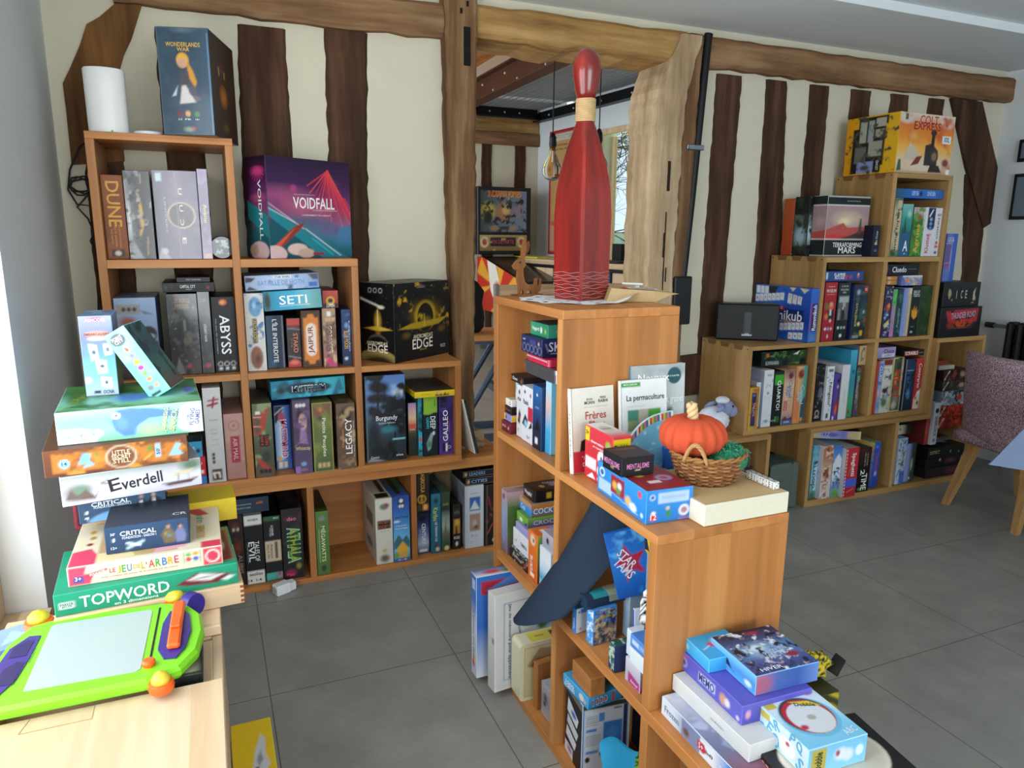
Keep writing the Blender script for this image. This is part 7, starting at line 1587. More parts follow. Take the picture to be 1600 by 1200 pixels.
book('large grey gardening book with a dark green badge, standing behind the white one',0.945,-1.2525,ZM,0.165,0.014,0.258,'b8bcbc',[('v','3a7a94','3a7a94')],[
 ('v','b4b8ba','a8b0b0','b8bcb8'),('h','a8aeb0','b4b8b8','c4c8c8'),('n','9aa2a2',0.05,0.62,3,0.3),('e',0.8,0.88,0.13,0.085,'24505a'),('e',0.72,0.5,0.1,0.08,'3a5a48',0.6),('e',0.8,0.2,0.12,0.14,'2c4a3c',0.5),('e',0.95,0.08,0.1,0.08,'1c3028',0.5),('T','Noyaux',0.42,0.86,0.095,0.026,'eceeee'),('T','pépins, graines',0.72,0.63,0.085,0.024,'eceeee'),('T','À PLANTER',0.8,0.88,0.03,0.006,'c8dcd8')],tilt=3,th=-1)
book('white permaculture book with a green strip, standing in front of the large grey book',0.892,-1.279,ZM,0.135,0.013,0.226,'e0e2e0',[('v','d8dcd8','d8dcd8')],[
 ('v','e4e6e4','dee0de'),('r',0.0,0.925,0.42,0.975,'4a9a44'),('r',0.14,0.42,0.86,0.66,'8a9a70'),('r',0.14,0.54,0.36,0.66,'4a8a7a'),('r',0.38,0.5,0.58,0.66,'b8b0a0'),('r',0.6,0.46,0.86,0.66,'4a9a3a'),('n','2a6a2a',0.012,0.7,3) if False else ('e',0.72,0.56,0.1,0.05,'8ac048',0.6),('T','La permaculture',0.53,0.79,0.112,0.019,'24262a'),('T','MON JARDIN',0.2,0.95,0.04,0.006,'e0f0e0'),('l',0.14,0.7,0.5,0.7,0.0006,'9aa09a')],tilt=6,th=-1)
r = empty('snowflake_board','pale blue snowflake board with a rounded top and a striped border, before the white book','board book',(0.888,-1.325,ZM))
r.rotation_euler = (math.radians(-9),0,0)
mb = MB()
arc = [(-0.075,0.0),(0.068,0.0),(0.068,0.150)] + [(0.068 - 0.143 * t,0.150 - 0.012 * t - 0.062 * t ** 3.2) for t in [k / 10 for k in range(1,11)]]
mb.prism(arc,-0.004,0.004,'c8dce4',axis='y')
U_ = 0.15
face(mb,(-0.075,-0.0045,0.001),(1,0,0),(0,0,1),0.141,0.078,[('v','7cc4e4','5aaad8')] + [('e',a,b,0.03,0.055,'e8f4f8',0.9) for a,b in ((0.15,0.8),(0.55,0.9),(0.3,0.3),(0.8,0.35),(0.62,0.1))] + [('s',26,'d8ecf4',0.0012,3),('T','calendrier',0.36,0.4,0.05,0.006,'24608a',90),('T','de Noël',0.43,0.38,0.04,0.006,'24608a',90)],'6ab8e0',0.003)
pv = []
for k in range(24):
 x0 = -0.073 + 0.139 * k / 24
 x1 = -0.073 + 0.139 * (k + 1) / 24
 def topz(x):
  t = (0.068 - x) / 0.143
  return 0.150 - 0.012 * t - 0.062 * t ** 3.2
 z0a,z0b = topz(x0) - 0.002,topz(x1) - 0.002
 b = min(z0a,z0b) - 0.016
 mb.quad((x0,-0.0046,max(0.079,z0a - 0.016)),(x1,-0.0046,max(0.079,z0b - 0.016)),(x1,-0.0046,max(0.0795,z0b)),(x0,-0.0046,max(0.0795,z0a)),['c8443a','e8b83a','5a9a50','d8708a','3a6a9a','e8e0d0'][k % 6])
 mb.quad((x0,-0.0046,0.079),(x1,-0.0046,0.079),(x1,-0.0046,max(0.079,z0b - 0.016)),(x0,-0.0046,max(0.079,z0a - 0.016)),'7ac4e6')
for x,z in ((0.02,0.11),(-0.02,0.10),(0.05,0.095)):
 for a in range(3):
  c,s_ = math.cos(a * math.pi / 3) * 0.006,math.sin(a * math.pi / 3) * 0.006
  mb.tube([(x - c,-0.0052,z - s_),(x + c,-0.0052,z + s_)],0.0006,4,'eef6fa')
mb.quad((0.038,-0.0052,0.062),(0.06,-0.0052,0.062),(0.06,-0.0052,0.128),(0.038,-0.0052,0.128),'dfe4e8')
for k in range(9):
 z = 0.083 + 0.0042 * k
 mb.quad((0.044,-0.0056,z),(0.054,-0.0056,z),(0.054,-0.0056,z + 0.0016 + 0.001 * (k % 3)),(0.044,-0.0056,z + 0.0016 + 0.001 * (k % 3)),'2a3038')
mb.build('board','print',parent=r)
game('red and white upright game box with a yellow corner label, beside the cream paperback',0.738,-1.352,ZM,0.050,0.130,0.132,'c8303c',F=[('v','d03440','c02c38'),('r',0.02,0.60,0.98,0.95,'e0c81c'),('T','Dobble',0.5,0.78,0.040,0.018,'1c1a10')],
 L=[('v','d03642','c42e3a'),('r',0.0,0.72,0.16,0.98,'e0c81c'),('e',0.62,0.5,0.14,0.13,'ece8e8'),('e',0.62,0.24,0.14,0.13,'ece8e8'),('e',0.62,0.5,0.05,0.05,'3a3a3a',0.6),('e',0.6,0.24,0.06,0.04,'5a5a5a',0.6),('r',0.03,0.2,0.44,0.42,'e8d8dc'),('e',0.85,0.8,0.12,0.1,'8ab048',0.5),('p',[(0.1,0.02),(0.3,0.14),(0.42,0.04)],'ece8e8'),('r',0.5,0.06,0.9,0.1,'ece8e8'),('T','observation',0.45,0.75,0.06,0.007,'f4e8e8'),('T','et rapidité',0.5,0.66,0.05,0.006,'f4e8e8'),('T','7+',0.08,0.87,0.012,0.012,'1c1a10')],
 T=[('v','e4e0e0','dcd8d8','c83642'),('e',0.5,0.55,0.35,0.22,'c8c0b4'),('T','DUO',0.5,0.55,0.024,0.014,'8a7a68')],edge='d84450',res=0.0025)
game('long bright blue box with red and white picture patches, near the front edge of the second step',0.742,-1.503,ZM,0.112,0.222,0.072,'2a84d0',F=[
 ('v','3490dc','2478c4'),('r',0.24,0.58,0.92,0.92,'a8c8e8'),('r',0.28,0.62,0.88,0.88,'b8d0ec'),('e',0.12,0.8,0.06,0.09,'d8e4f0'),('e',0.12,0.8,0.04,0.06,'3a5aa0'),('p',[(0.06,0.14),(0.12,0.3),(0.18,0.3),(0.24,0.14),(0.2,0.06),(0.1,0.06)],'d83a3a'),('e',0.15,0.3,0.05,0.06,'e8e0e0'),('e',0.48,0.24,0.07,0.16,'3a8a4a',0.5),('e',0.46,0.42,0.06,0.08,'c8b8a0',0.5),('e',0.82,0.3,0.12,0.18,'d8dce4'),('e',0.82,0.3,0.09,0.13,'a8788a',0.5),('r',0.7,0.03,0.95,0.06,'d84a4a'),('T','12',0.15,0.18,0.014,0.012,'f4ecec')] + [('r',0.32,0.65 + 0.045 * k,0.84,0.665 + 0.045 * k,'8aa4c8') for k in range(5)],
 L=[('v','3490dc','2678c6'),('e',0.1,0.72,0.06,0.16,'d8e4f0'),('e',0.1,0.72,0.04,0.1,'3a62b0'),('r',0.03,0.1,0.32,0.5,'a8c4e4'),('r',0.30,0.28,0.58,0.86,'9a2a34'),('e',0.38,0.55,0.07,0.18,'d8a850',0.6),('e',0.48,0.6,0.06,0.16,'d8dce4',0.6),('e',0.46,0.42,0.06,0.14,'5a9a4a',0.6),('e',0.66,0.34,0.08,0.2,'d8b070',0.5),('e',0.76,0.24,0.09,0.18,'d8dce8',0.5),('e',0.88,0.78,0.05,0.14,'d84a50',0.5),('l',0.3,0.26,0.86,0.1,0.0012,'a8d0f0'),('e',0.93,0.18,0.035,0.1,'b8d0f0',0.5)],
 T=[('v','3a8cd4','3a8cd4','7a2028','8a2830','8a2830'),('r',0.14,0.03,0.97,0.66,'8a2430'),('e',0.5,0.52,0.3,0.12,'3a4a34',0.5),('e',0.3,0.42,0.12,0.06,'b8b03a',0.5),('e',0.72,0.3,0.2,0.09,'7a9ac8',0.4),('e',0.72,0.3,0.14,0.06,'a83a44',0.5),('r',0.28,0.18,0.55,0.25,'d8c8c0'),('e',0.6,0.8,0.16,0.05,'6a7a5a',0.5),('e',0.3,0.84,0.1,0.04,'b05048',0.5)],edge='3a94e0',th=-3,res=0.0025)
game('small black card box with pink lettering, lying on the long bright blue box',0.716,-1.480,ZM + 0.0735,0.082,0.082,0.043,'15151a',F=[('v','1a1a20','121216'),('T','MENTALISME',0.5,0.52,0.056,0.012,'d884b8'),('r',0.42,0.27,0.58,0.31,'d8d0a0')],L=[('v','1e1e24','141418'),('T','MENTALISME',0.5,0.5,0.066,0.013,'d884b8'),('r',0.45,0.24,0.6,0.28,'d8d0a0')],T=[('v','26262c','1a1a20'),('T','LE DUPERIE',0.5,0.72,0.05,0.010,'8a6a64')],res=0.003,th=-1)
game('small blue box with coloured speech bubbles behind the orange pumpkin',0.955,-1.325,ZM,0.075,0.05,0.062,'2a62b8',F=[('v','2a6ac4','2458a8'),('e',0.5,0.55,0.22,0.2,'c8cc5a',0.5),('e',0.75,0.82,0.24,0.14,'d8d46a',0.5),('e',0.55,0.2,0.2,0.16,'c8c060',0.5),('r',0.4,0.0,0.9,0.1,'c83a3a'),('T','SOS',0.5,0.55,0.026,0.012,'2a4a8a')],L=[('v','2a62b8','2050a0'),('e',0.5,0.6,0.3,0.2,'3a8ad0',0.5)],T=[('v','3a70c4','2c60b4'),('s',9,'d8d46a',0.006,3)],th=-12,res=0.003)
game('low green and brown box lying behind the black card box',0.835,-1.455,ZM,0.075,0.11,0.034,'9ab080',F=[('v','c0ccb0','a8b898'),('e',0.5,0.5,0.4,0.4,'9ac070',0.8)],L=[('v','a8b898','98a888')],T=[('v','7a5a40','8a6a48','a8b088','b8c8a0')],res=0.004)
r = empty('tray_box','shallow cream wooden box standing upside down at the front right of the second step','wooden box',(0.897,-1.563,ZM))
mb = MB(); mb.box(-0.112,0.110,-0.103,0.12,0.0,0.046,'e4dcc4',b=0.0015); mb.build('sides','print',parent=r)
mb = MB(); mb.quad((-0.107,-0.098,0.0466),(0.105,-0.098,0.0466),(0.105,0.115,0.0466),(-0.107,0.115,0.0466),'c8a878'); mb.build('plywood_top','print_matte',parent=r)
r = empty('wicker_basket','small round wicker basket with two handles on the cream wooden box','basket',(0.892,-1.532,ZM + 0.0475))
def basket(mb,h,r0,r1,rows_):
 rg = random.Random(6)
 for j in range(rows_):
  z = 0.004 + (h - 0.004) * j / (rows_ - 1)
  rad = r0 + (r1 - r0) * (j / (rows_ - 1)) ** 0.7
  n = 60
  path = [((rad + 0.0026 * (1 if (k + 2 * j) % 4 < 2 else -1)) * math.cos(2 * math.pi * k / n),(rad + 0.0026 * (1 if (k + 2 * j) % 4 < 2 else -1)) * math.sin(2 * math.pi * k / n) * 0.9,z + rg.uniform(-.0006,.0006)) for k in range(n)]
  mb.tube(path,0.0026,6,['8a5a34','9a6a40','7a4c2a','a87848'][rg.randrange(4)],closed=True)
 for k in range(30):
  a = 2 * math.pi * k / 30
  mb.tube([(r0 * 0.98 * math.cos(a),r0 * 0.88 * math.sin(a),0.0),((r0 + r1) / 2 * 1.02 * math.cos(a),(r0 + r1) / 2 * 0.92 * math.sin(a),h * 0.4),(r1 * math.cos(a),r1 * 0.9 * math.sin(a),h)],0.0022,5,'7a4e2c')
mb = MB(); basket(mb,0.062,0.062,0.083,14); mb.build('woven_wall','print_matte',parent=r,smooth=True)
mb = MB(); mb.lathe([(0.0,0.001),(0.060,0.001),(0.062,0.004),(0.0,0.0045)],seg=30,col='7a5230',sy=0.9); mb.build('bottom','print_matte',parent=r)
mb = MB()
for ph in (0,math.pi):
 n = 72
 mb.tube([((0.084 + 0.003 * math.cos(k * 0.9 + ph)) * math.cos(2 * math.pi * k / n),(0.084 + 0.003 * math.cos(k * 0.9 + ph)) * math.sin(2 * math.pi * k / n) * 0.9,0.064 + 0.003 * math.sin(k * 0.9 + ph)) for k in range(n)],0.0032,6,'a07040',closed=True)
mb.build('rim','print_matte',parent=r,smooth=True)
for ang in (math.radians(215),math.radians(40)):
 mb = MB()
 for ph in (0,2.1,4.2):
  path = []
  for k in range(22):
   t = k / 21
   a = ang + (t - 0.5) * 0.62
   zz = 0.058 + 0.040 * math.sin(math.pi * t) ** 0.8
   path.append(((0.086 + 0.003 * math.cos(k * 0.8 + ph)) * math.cos(a),(0.086 + 0.003 * math.cos(k * 0.8 + ph)) * math.sin(a) * 0.92,zz + 0.003 * math.sin(k * 0.8 + ph)))
  mb.tube(path,0.0033,6,'b88a58')
 mb.build('handle','print_matte',parent=r,smooth=True)
plain('pumpkin_knit','d0573a',0.95,var=0.12,scale=160,bumpy=0.6,spec=0.1)
r = empty('knitted_pumpkin','orange ribbed knitted pumpkin with a rope stalk in the basket','toy pumpkin',(0.868,-1.505,ZM + 0.100))
mb = MB()
seg,rings = 96,22
vs,fs = [],[]
for i in range(rings + 1):
 t = math.pi * i / rings
 for k in range(seg):
  a = 2 * math.pi * k / seg
  lob = 1 + 0.045 * math.cos(a * 16) * math.sin(t) + 0.008 * math.cos(i * 5.5)
  rad = 0.0735 * math.sin(t) ** 0.8 * lob
  z = -0.046 * math.cos(t) * (1.0) - (0.014 * math.exp(-(rad / 0.02) ** 2) if t > 1.5 else 0)
  vs.append((rad * math.cos(a),rad * math.sin(a),0.046 + z))
for i in range(rings):
 for k in range(seg):
  l = (k + 1) % seg
  fs.append((i * seg + k,i * seg + l,(i + 1) * seg + l,(i + 1) * seg + k))
mb.add(vs,fs,'d0573a'); mb.build('body','pumpkin_knit',parent=r,smooth=True)
mb = MB()
for ph in (0,2.09,4.19):
 mb.tube([(0.007 * math.cos(k * 0.55 + ph) - 0.0012 * k * 0.5,0.007 * math.sin(k * 0.55 + ph),0.072 + 0.0033 * k) for k in range(15)],0.0062,8,'d8b88a')
mb.build('stalk','print_matte',parent=r,smooth=True)
mb = MB(); rg = random.Random(11)
mb.ball((0,0,0.03),0.038,'1c7a58',s=(1.2,1.0,0.8),seg=22,rings=14)
for k in range(420):
 a,t = rg.uniform(0,6.28),rg.uniform(0.0,1.5)
 c = Vector((0.045 * math.sin(t) * math.cos(a),0.038 * math.sin(t) * math.sin(a),0.03 + 0.031 * math.cos(t)))
 d = Vector((rg.uniform(-1,1),rg.uniform(-1,1),rg.uniform(-.3,.6))).normalized() * 0.011
 mb.tube([tuple(c),tuple(c + d * 0.5 + Vector((0,0,0.003))),tuple(c + d)],0.0006,3,['1c7a58','2a9a70','14604a','3aa880'][k % 4])
tag(mb.build('tinsel_ball','print_gloss',loc=(0.925,-1.562,ZM + 0.068)),'shiny dark green tinsel ball in the basket beside the pumpkin','tinsel ball')
for k in range(5):
 mb = MB(); mb.box(-0.0085,0.0085,-0.0085,0.0085,0,0.017,'e8e8e4',b=0.0018)
 pips = {1: [(0,0)],2: [(-1,-1),(1,1)],3: [(-1,-1),(0,0),(1,1)],4: [(-1,-1),(1,1),(-1,1),(1,-1)],5: [(-1,-1),(1,1),(-1,1),(1,-1),(0,0)],6: [(-1,-1),(-1,0),(-1,1),(1,-1),(1,0),(1,1)]}
 for fidx,(O_,U__,V__) in enumerate((((0,-0.0086,0.0085),(1,0,0),(0,0,1)),((-0.0086,0,0.0085),(0,-1,0),(0,0,1)),((0,0,0.0171),(1,0,0),(0,1,0)))):
  for (a,b) in pips[(k * 2 + fidx * 3) % 6 + 1]:
   c = Vector(O_) + Vector(U__) * a * 0.0046 + Vector(V__) * b * 0.0046
   pts = [tuple(c + (Vector(U__) * math.cos(q) + Vector(V__) * math.sin(q)) * 0.0015) for q in [i * math.pi / 4 for i in range(8)]]
   mb.add(pts,[tuple(range(8))],'14161c')
 txt = ['white die at the far end of the row on the cream box','second white die from the far end of the row','middle white die of the row of five','white die next to the nearest one in the row','nearest white die of the row on the cream box'][k]
 tag(mb.build('die','print_gloss',loc=(0.988 - 0.0012 * (4 - k) * 0 - 0.0 ,-1.565 - 0.0185 * k,ZM + 0.0475)),txt,'die','white dice in a row')
mb = MB()
for (a,b) in (((-0.0095,0.0095),0),):
 mb.box(-0.0105,0.0105,-0.088,0.012,0.0178,0.0184,'e8eef0')
tag(mb.build('dice_sleeve','window_glass',loc=(0.988,-1.565,ZM + 0.0478)),'clear plastic strip lying over the row of white dice','plastic sleeve')
# --- far column, upper cell (open side faces left)
def side(label,x0,y_near,y_far,z0,z1,w,base,L=None,F=None,T=None,**kw):
 """a box whose left side looks out of the open side of the bookcase: y_near is the end towards the viewer"""
 return game(label,x0 + w / 2,(y_near + y_far) / 2,z0,w,y_far - y_near,z1 - z0,base,F,L=L,T=T,res=kw.pop('res',0.003),**kw)
Z1_ = 0.8195
side('dark red card box with a small portrait, lowest of the small stack in the upper far cell',0.684,-0.876,-0.814,Z1_,Z1_ + 0.032,0.11,'6a1c2c',L=[('v','74202f','5e1828'),('T','PICTO',0.35,0.55,0.03,0.007,'e0c8c8'),('e',0.85,0.5,0.08,0.2,'d8c8c0',0.5)],F=[('v','6e1e2e','5c1826'),('e',0.6,0.5,0.14,0.33,'c8b8b0'),('e',0.6,0.48,0.09,0.22,'4a2c2c')],T=[('v','5a1824','5a1824')])
side('yellow and violet card box, second from the bottom of the small stack',0.692,-0.868,-0.800 + -0.012,Z1_ + 0.0325,Z1_ + 0.054,0.09,'8a84c0',L=[('h','d8b83a','8a84c4','9088c8'),('e',0.3,0.5,0.1,0.3,'3a3a3a')],F=[('v','e0b830','d0a828'),('e',0.45,0.5,0.1,0.3,'b83a60'),('e',0.62,0.5,0.1,0.3,'b83a60')])
side('black card box with a small red mark, third of the small stack',0.695,-0.862,-0.812,Z1_ + 0.0545,Z1_ + 0.077,0.095,'1a181a',L=[('v','1e1c1e','141214'),('T','CRAFT',0.25,0.55,0.016,0.008,'c84a40'),('T','jeu de mots',0.65,0.5,0.018,0.004,'a8a4a4')],F=[('v','1e1c1e','141214'),('e',0.2,0.5,0.08,0.3,'b83028',0.5)])
side('white card box with a pale green lid, top of the small stack in the upper far cell',0.697,-0.858,-0.812,Z1_ + 0.0775,Z1_ + 0.099,0.10,'e0e0dc',L=[('v','e4e4e0','d8d8d4'),('T','Z',0.8,0.5,0.006,0.010,'4a4a4a')],F=[('v','e2e2de','d6d6d2'),('r',0.2,0.35,0.3,0.7,'b04a4a'),('e',0.45,0.5,0.06,0.2,'a8a8a4'),('e',0.6,0.5,0.06,0.2,'a8a8a4'),('e',0.75,0.5,0.06,0.2,'a8a8a4')],T=[('v','c8c8a0','d8d4b8')])
side('upright white box with black figures, left of the white and red one in the upper far cell',0.700,-0.930,-0.890,Z1_,0.975,0.10,'d4d4d6',L=[('v','dadadc','cccccf'),('e',0.5,0.88,0.2,0.06,'1c1c20',0.5),('p',[(0.2,0.3),(0.5,0.55),(0.8,0.45),(0.6,0.25)],'2a2024'),('e',0.5,0.38,0.25,0.06,'8a4a3a',0.5),('T','POUR',0.5,0.74,0.024,0.010,'2a2a2e'),('r',0.25,0.1,0.35,0.16,'3a4a5a')],F=[('v','d4d4d6','c4c4c8')])
side('white box with red and light blue panels, in the upper far cell',0.698,-1.010,-0.934,Z1_,0.982,0.10,'d8d8dc',L=[('v','dcdce0','d0d0d6'),('e',0.25,0.9,0.1,0.045,'2a2a2e',0.5),('e',0.78,0.87,0.1,0.05,'a83a3a',0.5),('r',0.55,0.4,1,0.66,'c02840'),('p',[(0.0,0.3),(0.3,0.5),(0.55,0.4),(0.4,0.25)],'2a2428'),('e',0.35,0.33,0.2,0.08,'8ac4dc',0.6),('p',[(0.6,0.25),(0.9,0.42),(0.95,0.3)],'1c1c22'),('T','Panini',0.35,0.72,0.035,0.014,'2a2a2e'),('T','12+',0.6,0.1,0.02,0.008,'5a5a60')],F=[('v','d4d4d6','c4c4c8')])
side('dark blue box with a pale square badge, in the upper far cell beside the panel',0.695,-1.072,-1.014,Z1_,1.000,0.11,'1c3c68',L=[('v','2a62a0','224a80','182844','141c30'),('e',0.5,0.86,0.12,0.03,'d8e0e8',0.5),('p',[(0.2,0.3),(0.6,0.5),(0.9,0.3)],'0e1420'),('r',0.3,0.08,0.62,0.18,'d8dce4'),('l',0.3,0.66,0.7,0.66,0.002,'a8c0d8')])
side('thin pale cyan box beside the dark blue one in the upper far cell',0.705,-1.110,-1.076,Z1_,1.02,0.10,'7ac0dc',L=[('v','9ad4e8','d8b0a8','4aa0cc','3a90c0')])
side('black card box with an animal picture, lying on the small upright boxes',0.70,-0.935,-0.845,0.9785,0.999,0.10,'1c181a',L=[('h','2a2022','1c1a1c','3a2c28'),('T','Ours',0.35,0.55,0.035,0.010,'e4e0dc'),('e',0.88,0.4,0.09,0.4,'8a5a48',0.5),('e',0.05,0.5,0.04,0.3,'a83a30')],T=[('v','2a2426','201c1e')])
side('small white and light blue box under the black card box',0.715,-0.888,-0.846,0.9185,0.978,0.09,'b8d4e4',L=[('v','d8e4ea','6ab8dc','d0dce4','c8b89a')])
plain('tin_metal','9a9aa0',0.3,0.9,var=0.05,scale=30)
r = empty('metal_tin','flat brushed metal tin with rounded corners in the upper far cell','tin',(0.800,-1.045,1.0225))
def rbox(mb,w,d,z0,z1,rad,col='808080',seg=6):
 pts = []
 for cx,cy,a0 in ((w / 2 - rad,d / 2 - rad,0),(-w / 2 + rad,d / 2 - rad,90),(-w / 2 + rad,-d / 2 + rad,180),(w / 2 - rad,-d / 2 + rad,270)):
  for k in range(seg + 1):
   a = math.radians(a0 + 90 * k / seg)
   pts.append((cx + rad * math.cos(a),cy + rad * math.sin(a)))
 return mb.prism(pts,z0,z1,col)
mb = MB(); rbox(mb,0.2,0.215,0.0,0.024,0.02); mb.build('tray','tin_metal',parent=r)
mb = MB(); rbox(mb,0.206,0.221,0.0245,0.036,0.022); mb.build('lid','tin_metal',parent=r)
r = empty('red_tin','flat crimson tin with a zigzag border, lying on the metal tin','tin',(0.765,-1.028,1.0595))
mb = MB(); rbox(mb,0.13,0.14,0.0,0.019,0.012,'c02848')
for k in range(16):
 y = -0.066 + 0.0083 * k
 mb.add([(-0.0655,y,0.012),(-0.0655,y + 0.004,0.017),(-0.0655,y + 0.008,0.012)],[(2,1,0)],'e8d0d4')
mb.build('body','print_gloss',parent=r)
side('dark navy game box with white outlined lettering and swirls, on the crimson tin',0.70,-1.058,-0.920,1.0792,1.128,0.13,'1c2450',L=[('v','222c60','182048')] + [('o',0.14 + 0.19 * k,0.3,0.0105,0.0018,'8a90b4') for k in range(5)] + [('T','bluff',0.15,0.78,0.018,0.006,'c8ccdc'),('r',0.42,0.55,0.7,0.85,'3a447a'),('e',0.85,0.7,0.05,0.14,'c8a880',0.5)],F=[('v','222c60','161e44'),('l',0.08,0.75,0.14,0.3,0.002,'b89aa0'),('T','SKULL',0.52,0.58,0.095,0.026,'c0c4d4'),('l',0.2,0.2,0.8,0.16,0.0012,'a8acc8')],T=[('v','1c2450','1c2450')])
side('green and dark blue box with a white logo, topmost in the upper far cell',0.72,-1.052,-0.940,1.1285,1.166,0.125,'2a8a6a',L=[('h','3a9a74','2e8c68','2a8262'),('T','Hagard',0.3,0.5,0.045,0.014,'e8f0ec'),('e',0.62,0.5,0.06,0.25,'d8dcc8'),('e',0.86,0.45,0.07,0.25,'a8b848',0.6)],F=[('h','3a9a78','2a7a68','2a5a9a','3a80c0'),('e',0.3,0.5,0.12,0.36,'b8b858',0.6),('T','My',0.72,0.5,0.02,0.018,'d8ecf4')],T=[('v','24384a','2a4a5a'),('e',0.5,0.5,0.3,0.4,'3a2428',0.6)])
# --- far column, middle cell
Z2_ = 0.4266
side('upright pinkish box with a green tractor front and a yellow headlamp, in the middle far cell',0.684,-0.862,-0.814,Z2_,0.632,0.13,'8a6a70',L=[('v','b09098','8a9ab4','7a8ab0','6a5a60'),('T','LES CAMIONS',0.45,0.42,0.1,0.010,'a8bce0',90),('e',0.4,0.9,0.3,0.06,'7a4a54',0.6)],F=[('v','b898a0','4a6a30','3a5a28','4a5a30','5a4a48'),('r',0.1,0.25,0.8,0.76,'44602c'),('e',0.7,0.45,0.22,0.15,'8a9098'),('e',0.72,0.45,0.14,0.10,'3a3c2a'),('e',0.74,0.44,0.09,0.065,'d0c83a'),('r',0.0,0.0,1,0.16,'6a4a50')],T=[('v','b8a4a8','a08c92'),('e',0.5,0.5,0.3,0.3,'8a6a5a',0.6)])
side('flat black box with a lace-like pattern on top, at the bottom of the middle far cell',0.690,-1.006,-0.868,Z2_,0.4625,0.12,'1a1c20',L=[('v','20242a','14161a'),('T','DOMINO NOIR',0.45,0.5,0.07,0.008,'c0c4c8'),('e',0.88,0.5,0.08,0.3,'a83a34',0.5),('n','c8b8a0',0.008,0.68,3)],T=[('v','20282c','20282c'),('n','a8b0a4',0.010,0.54,5)])
side('white box with small black lettering, on the flat black box in the middle far cell',0.700,-0.985,-0.872,0.4632,0.523,0.11,'dcdce0',L=[('v','e0e0e4','d4d4da'),('T','TABOU',0.72,0.45,0.045,0.012,'24283c'),('e',0.2,0.4,0.03,0.1,'5a6a8a',0.5)],T=[('v','c8ccec','b8bcdc')])
side('upright orange box with a squirrel picture, at the front of the middle far cell',0.689,-1.072,-1.010,Z2_,0.572,0.060,'d86a20',L=[('v','e07428','d0601c'),('T','FERME',0.4,0.32,0.055,0.016,'f4e8dc',90),('r',0.25,0.06,0.7,0.14,'f0e0d4'),('e',0.5,0.85,0.36,0.14,'d8c8b0',0.4),('e',0.6,0.85,0.14,0.06,'8a5a3a',0.6)],F=[('v','8a9a4a','5a8a34','6a7a3c','5a4430','4a3a28'),('e',0.6,0.5,0.25,0.18,'5a2a1c',0.5),('e',0.5,0.38,0.2,0.08,'c8b8a0',0.6),('r',0.2,0.06,0.6,0.16,'d8d0c4')],T=[('v','e07428','d86a20'),('r',0.4,0.3,0.8,0.7,'ecdcd0')],edge='e0782c')
side('upright white and sky-blue box between the orange one and the divider',0.693,-1.150,-1.080,Z2_,0.552,0.075,'c4d0dc',L=[('v','d8d8de','e0e4e8','c0d8ea','3a9ac8','d0dce4'),('T','PIX',0.4,0.08,0.02,0.012,'4a5a6a')])
side('grey box with a dark figure lying on the white and sky-blue box',0.700,-1.150,-1.080,0.5527,0.596,0.075,'a8a4b0',L=[('v','b4acb8','9a98a8'),('e',0.5,0.5,0.15,0.3,'2a2a30',0.5)])
side('lilac flat box under the green and purple one in the middle far cell',0.705,-0.990,-0.880,0.5237,0.5445,0.10,'9a94c8',L=[('v','a49ed0','9490c4')])
side('green and purple box with white jagged lettering in the middle far cell',0.712,-0.952,-0.872,0.545,0.575,0.13,'6a9a3a',L=[('v','7ab040','6a9a38'),('e',0.4,0.4,0.2,0.3,'e0e8d8',0.5),('p',[(0.6,0),(1,0.6),(1,0)],'5a3a80')],F=[('v','7aa844','4a3a6a'),('T','CROCO',0.5,0.45,0.09,0.018,'1c1c24'),('T','CROCO',0.49,0.47,0.088,0.015,'c8b8e0')])
side('blue and orange box with white capital letters, under the black tin in the middle far cell',0.726,-0.946,-0.850,0.5757,0.617,0.125,'3a8ac8',L=[('v','d08a3a','3a90d0','2c7cc0'),('e',0.5,0.9,0.6,0.2,'d08a3c'),('T','Cool',0.4,0.35,0.03,0.016,'e8f0f4')],F=[('v','c8843c','b87a3a','3a84c0','8a5a3a'),('T','COCKTAIL',0.5,0.4,0.11,0.018,'f0e4d4')],T=[('v','c88a48','b87838'),('s',6,'e8dcc8',0.005,3)])
r = empty('black_tin','small black tin box with coloured squares on top of the blue and orange box','tin',(0.800,-0.900,0.6178))
mb = MB(); rbox(mb,0.125,0.085,0.0,0.036,0.008,'16161a')
face(mb,(-0.055,-0.0428,0.005),(1,0,0),(0,0,1),0.11,0.026,[('v','1c1c20','141418'),('r',0.3,0.2,0.45,0.9,'c8a03a'),('r',0.55,0.2,0.68,0.9,'3a9a6a'),('r',0.78,0.2,0.9,0.9,'a84a80')],'16161a',0.003)
face(mb,(-0.0628,0.034,0.006),(0,-1,0),(0,0,1),0.068,0.024,[('T','Hoplà!',0.5,0.5,0.05,0.016,'f0ece8')],'16161a',0.003)
face(mb,(-0.054,-0.035,0.0365),(1,0,0),(0,1,0),0.108,0.07,[('v','2a2a30','1c1c20'),('e',0.3,0.4,0.1,0.2,'b89a6a',0.5),('e',0.7,0.5,0.2,0.3,'a884c0',0.6),('T','GALI',0.6,0.75,0.04,0.014,'d8d0e0')],'1c1c20',0.003)
mb.build('body','print_gloss',parent=r)
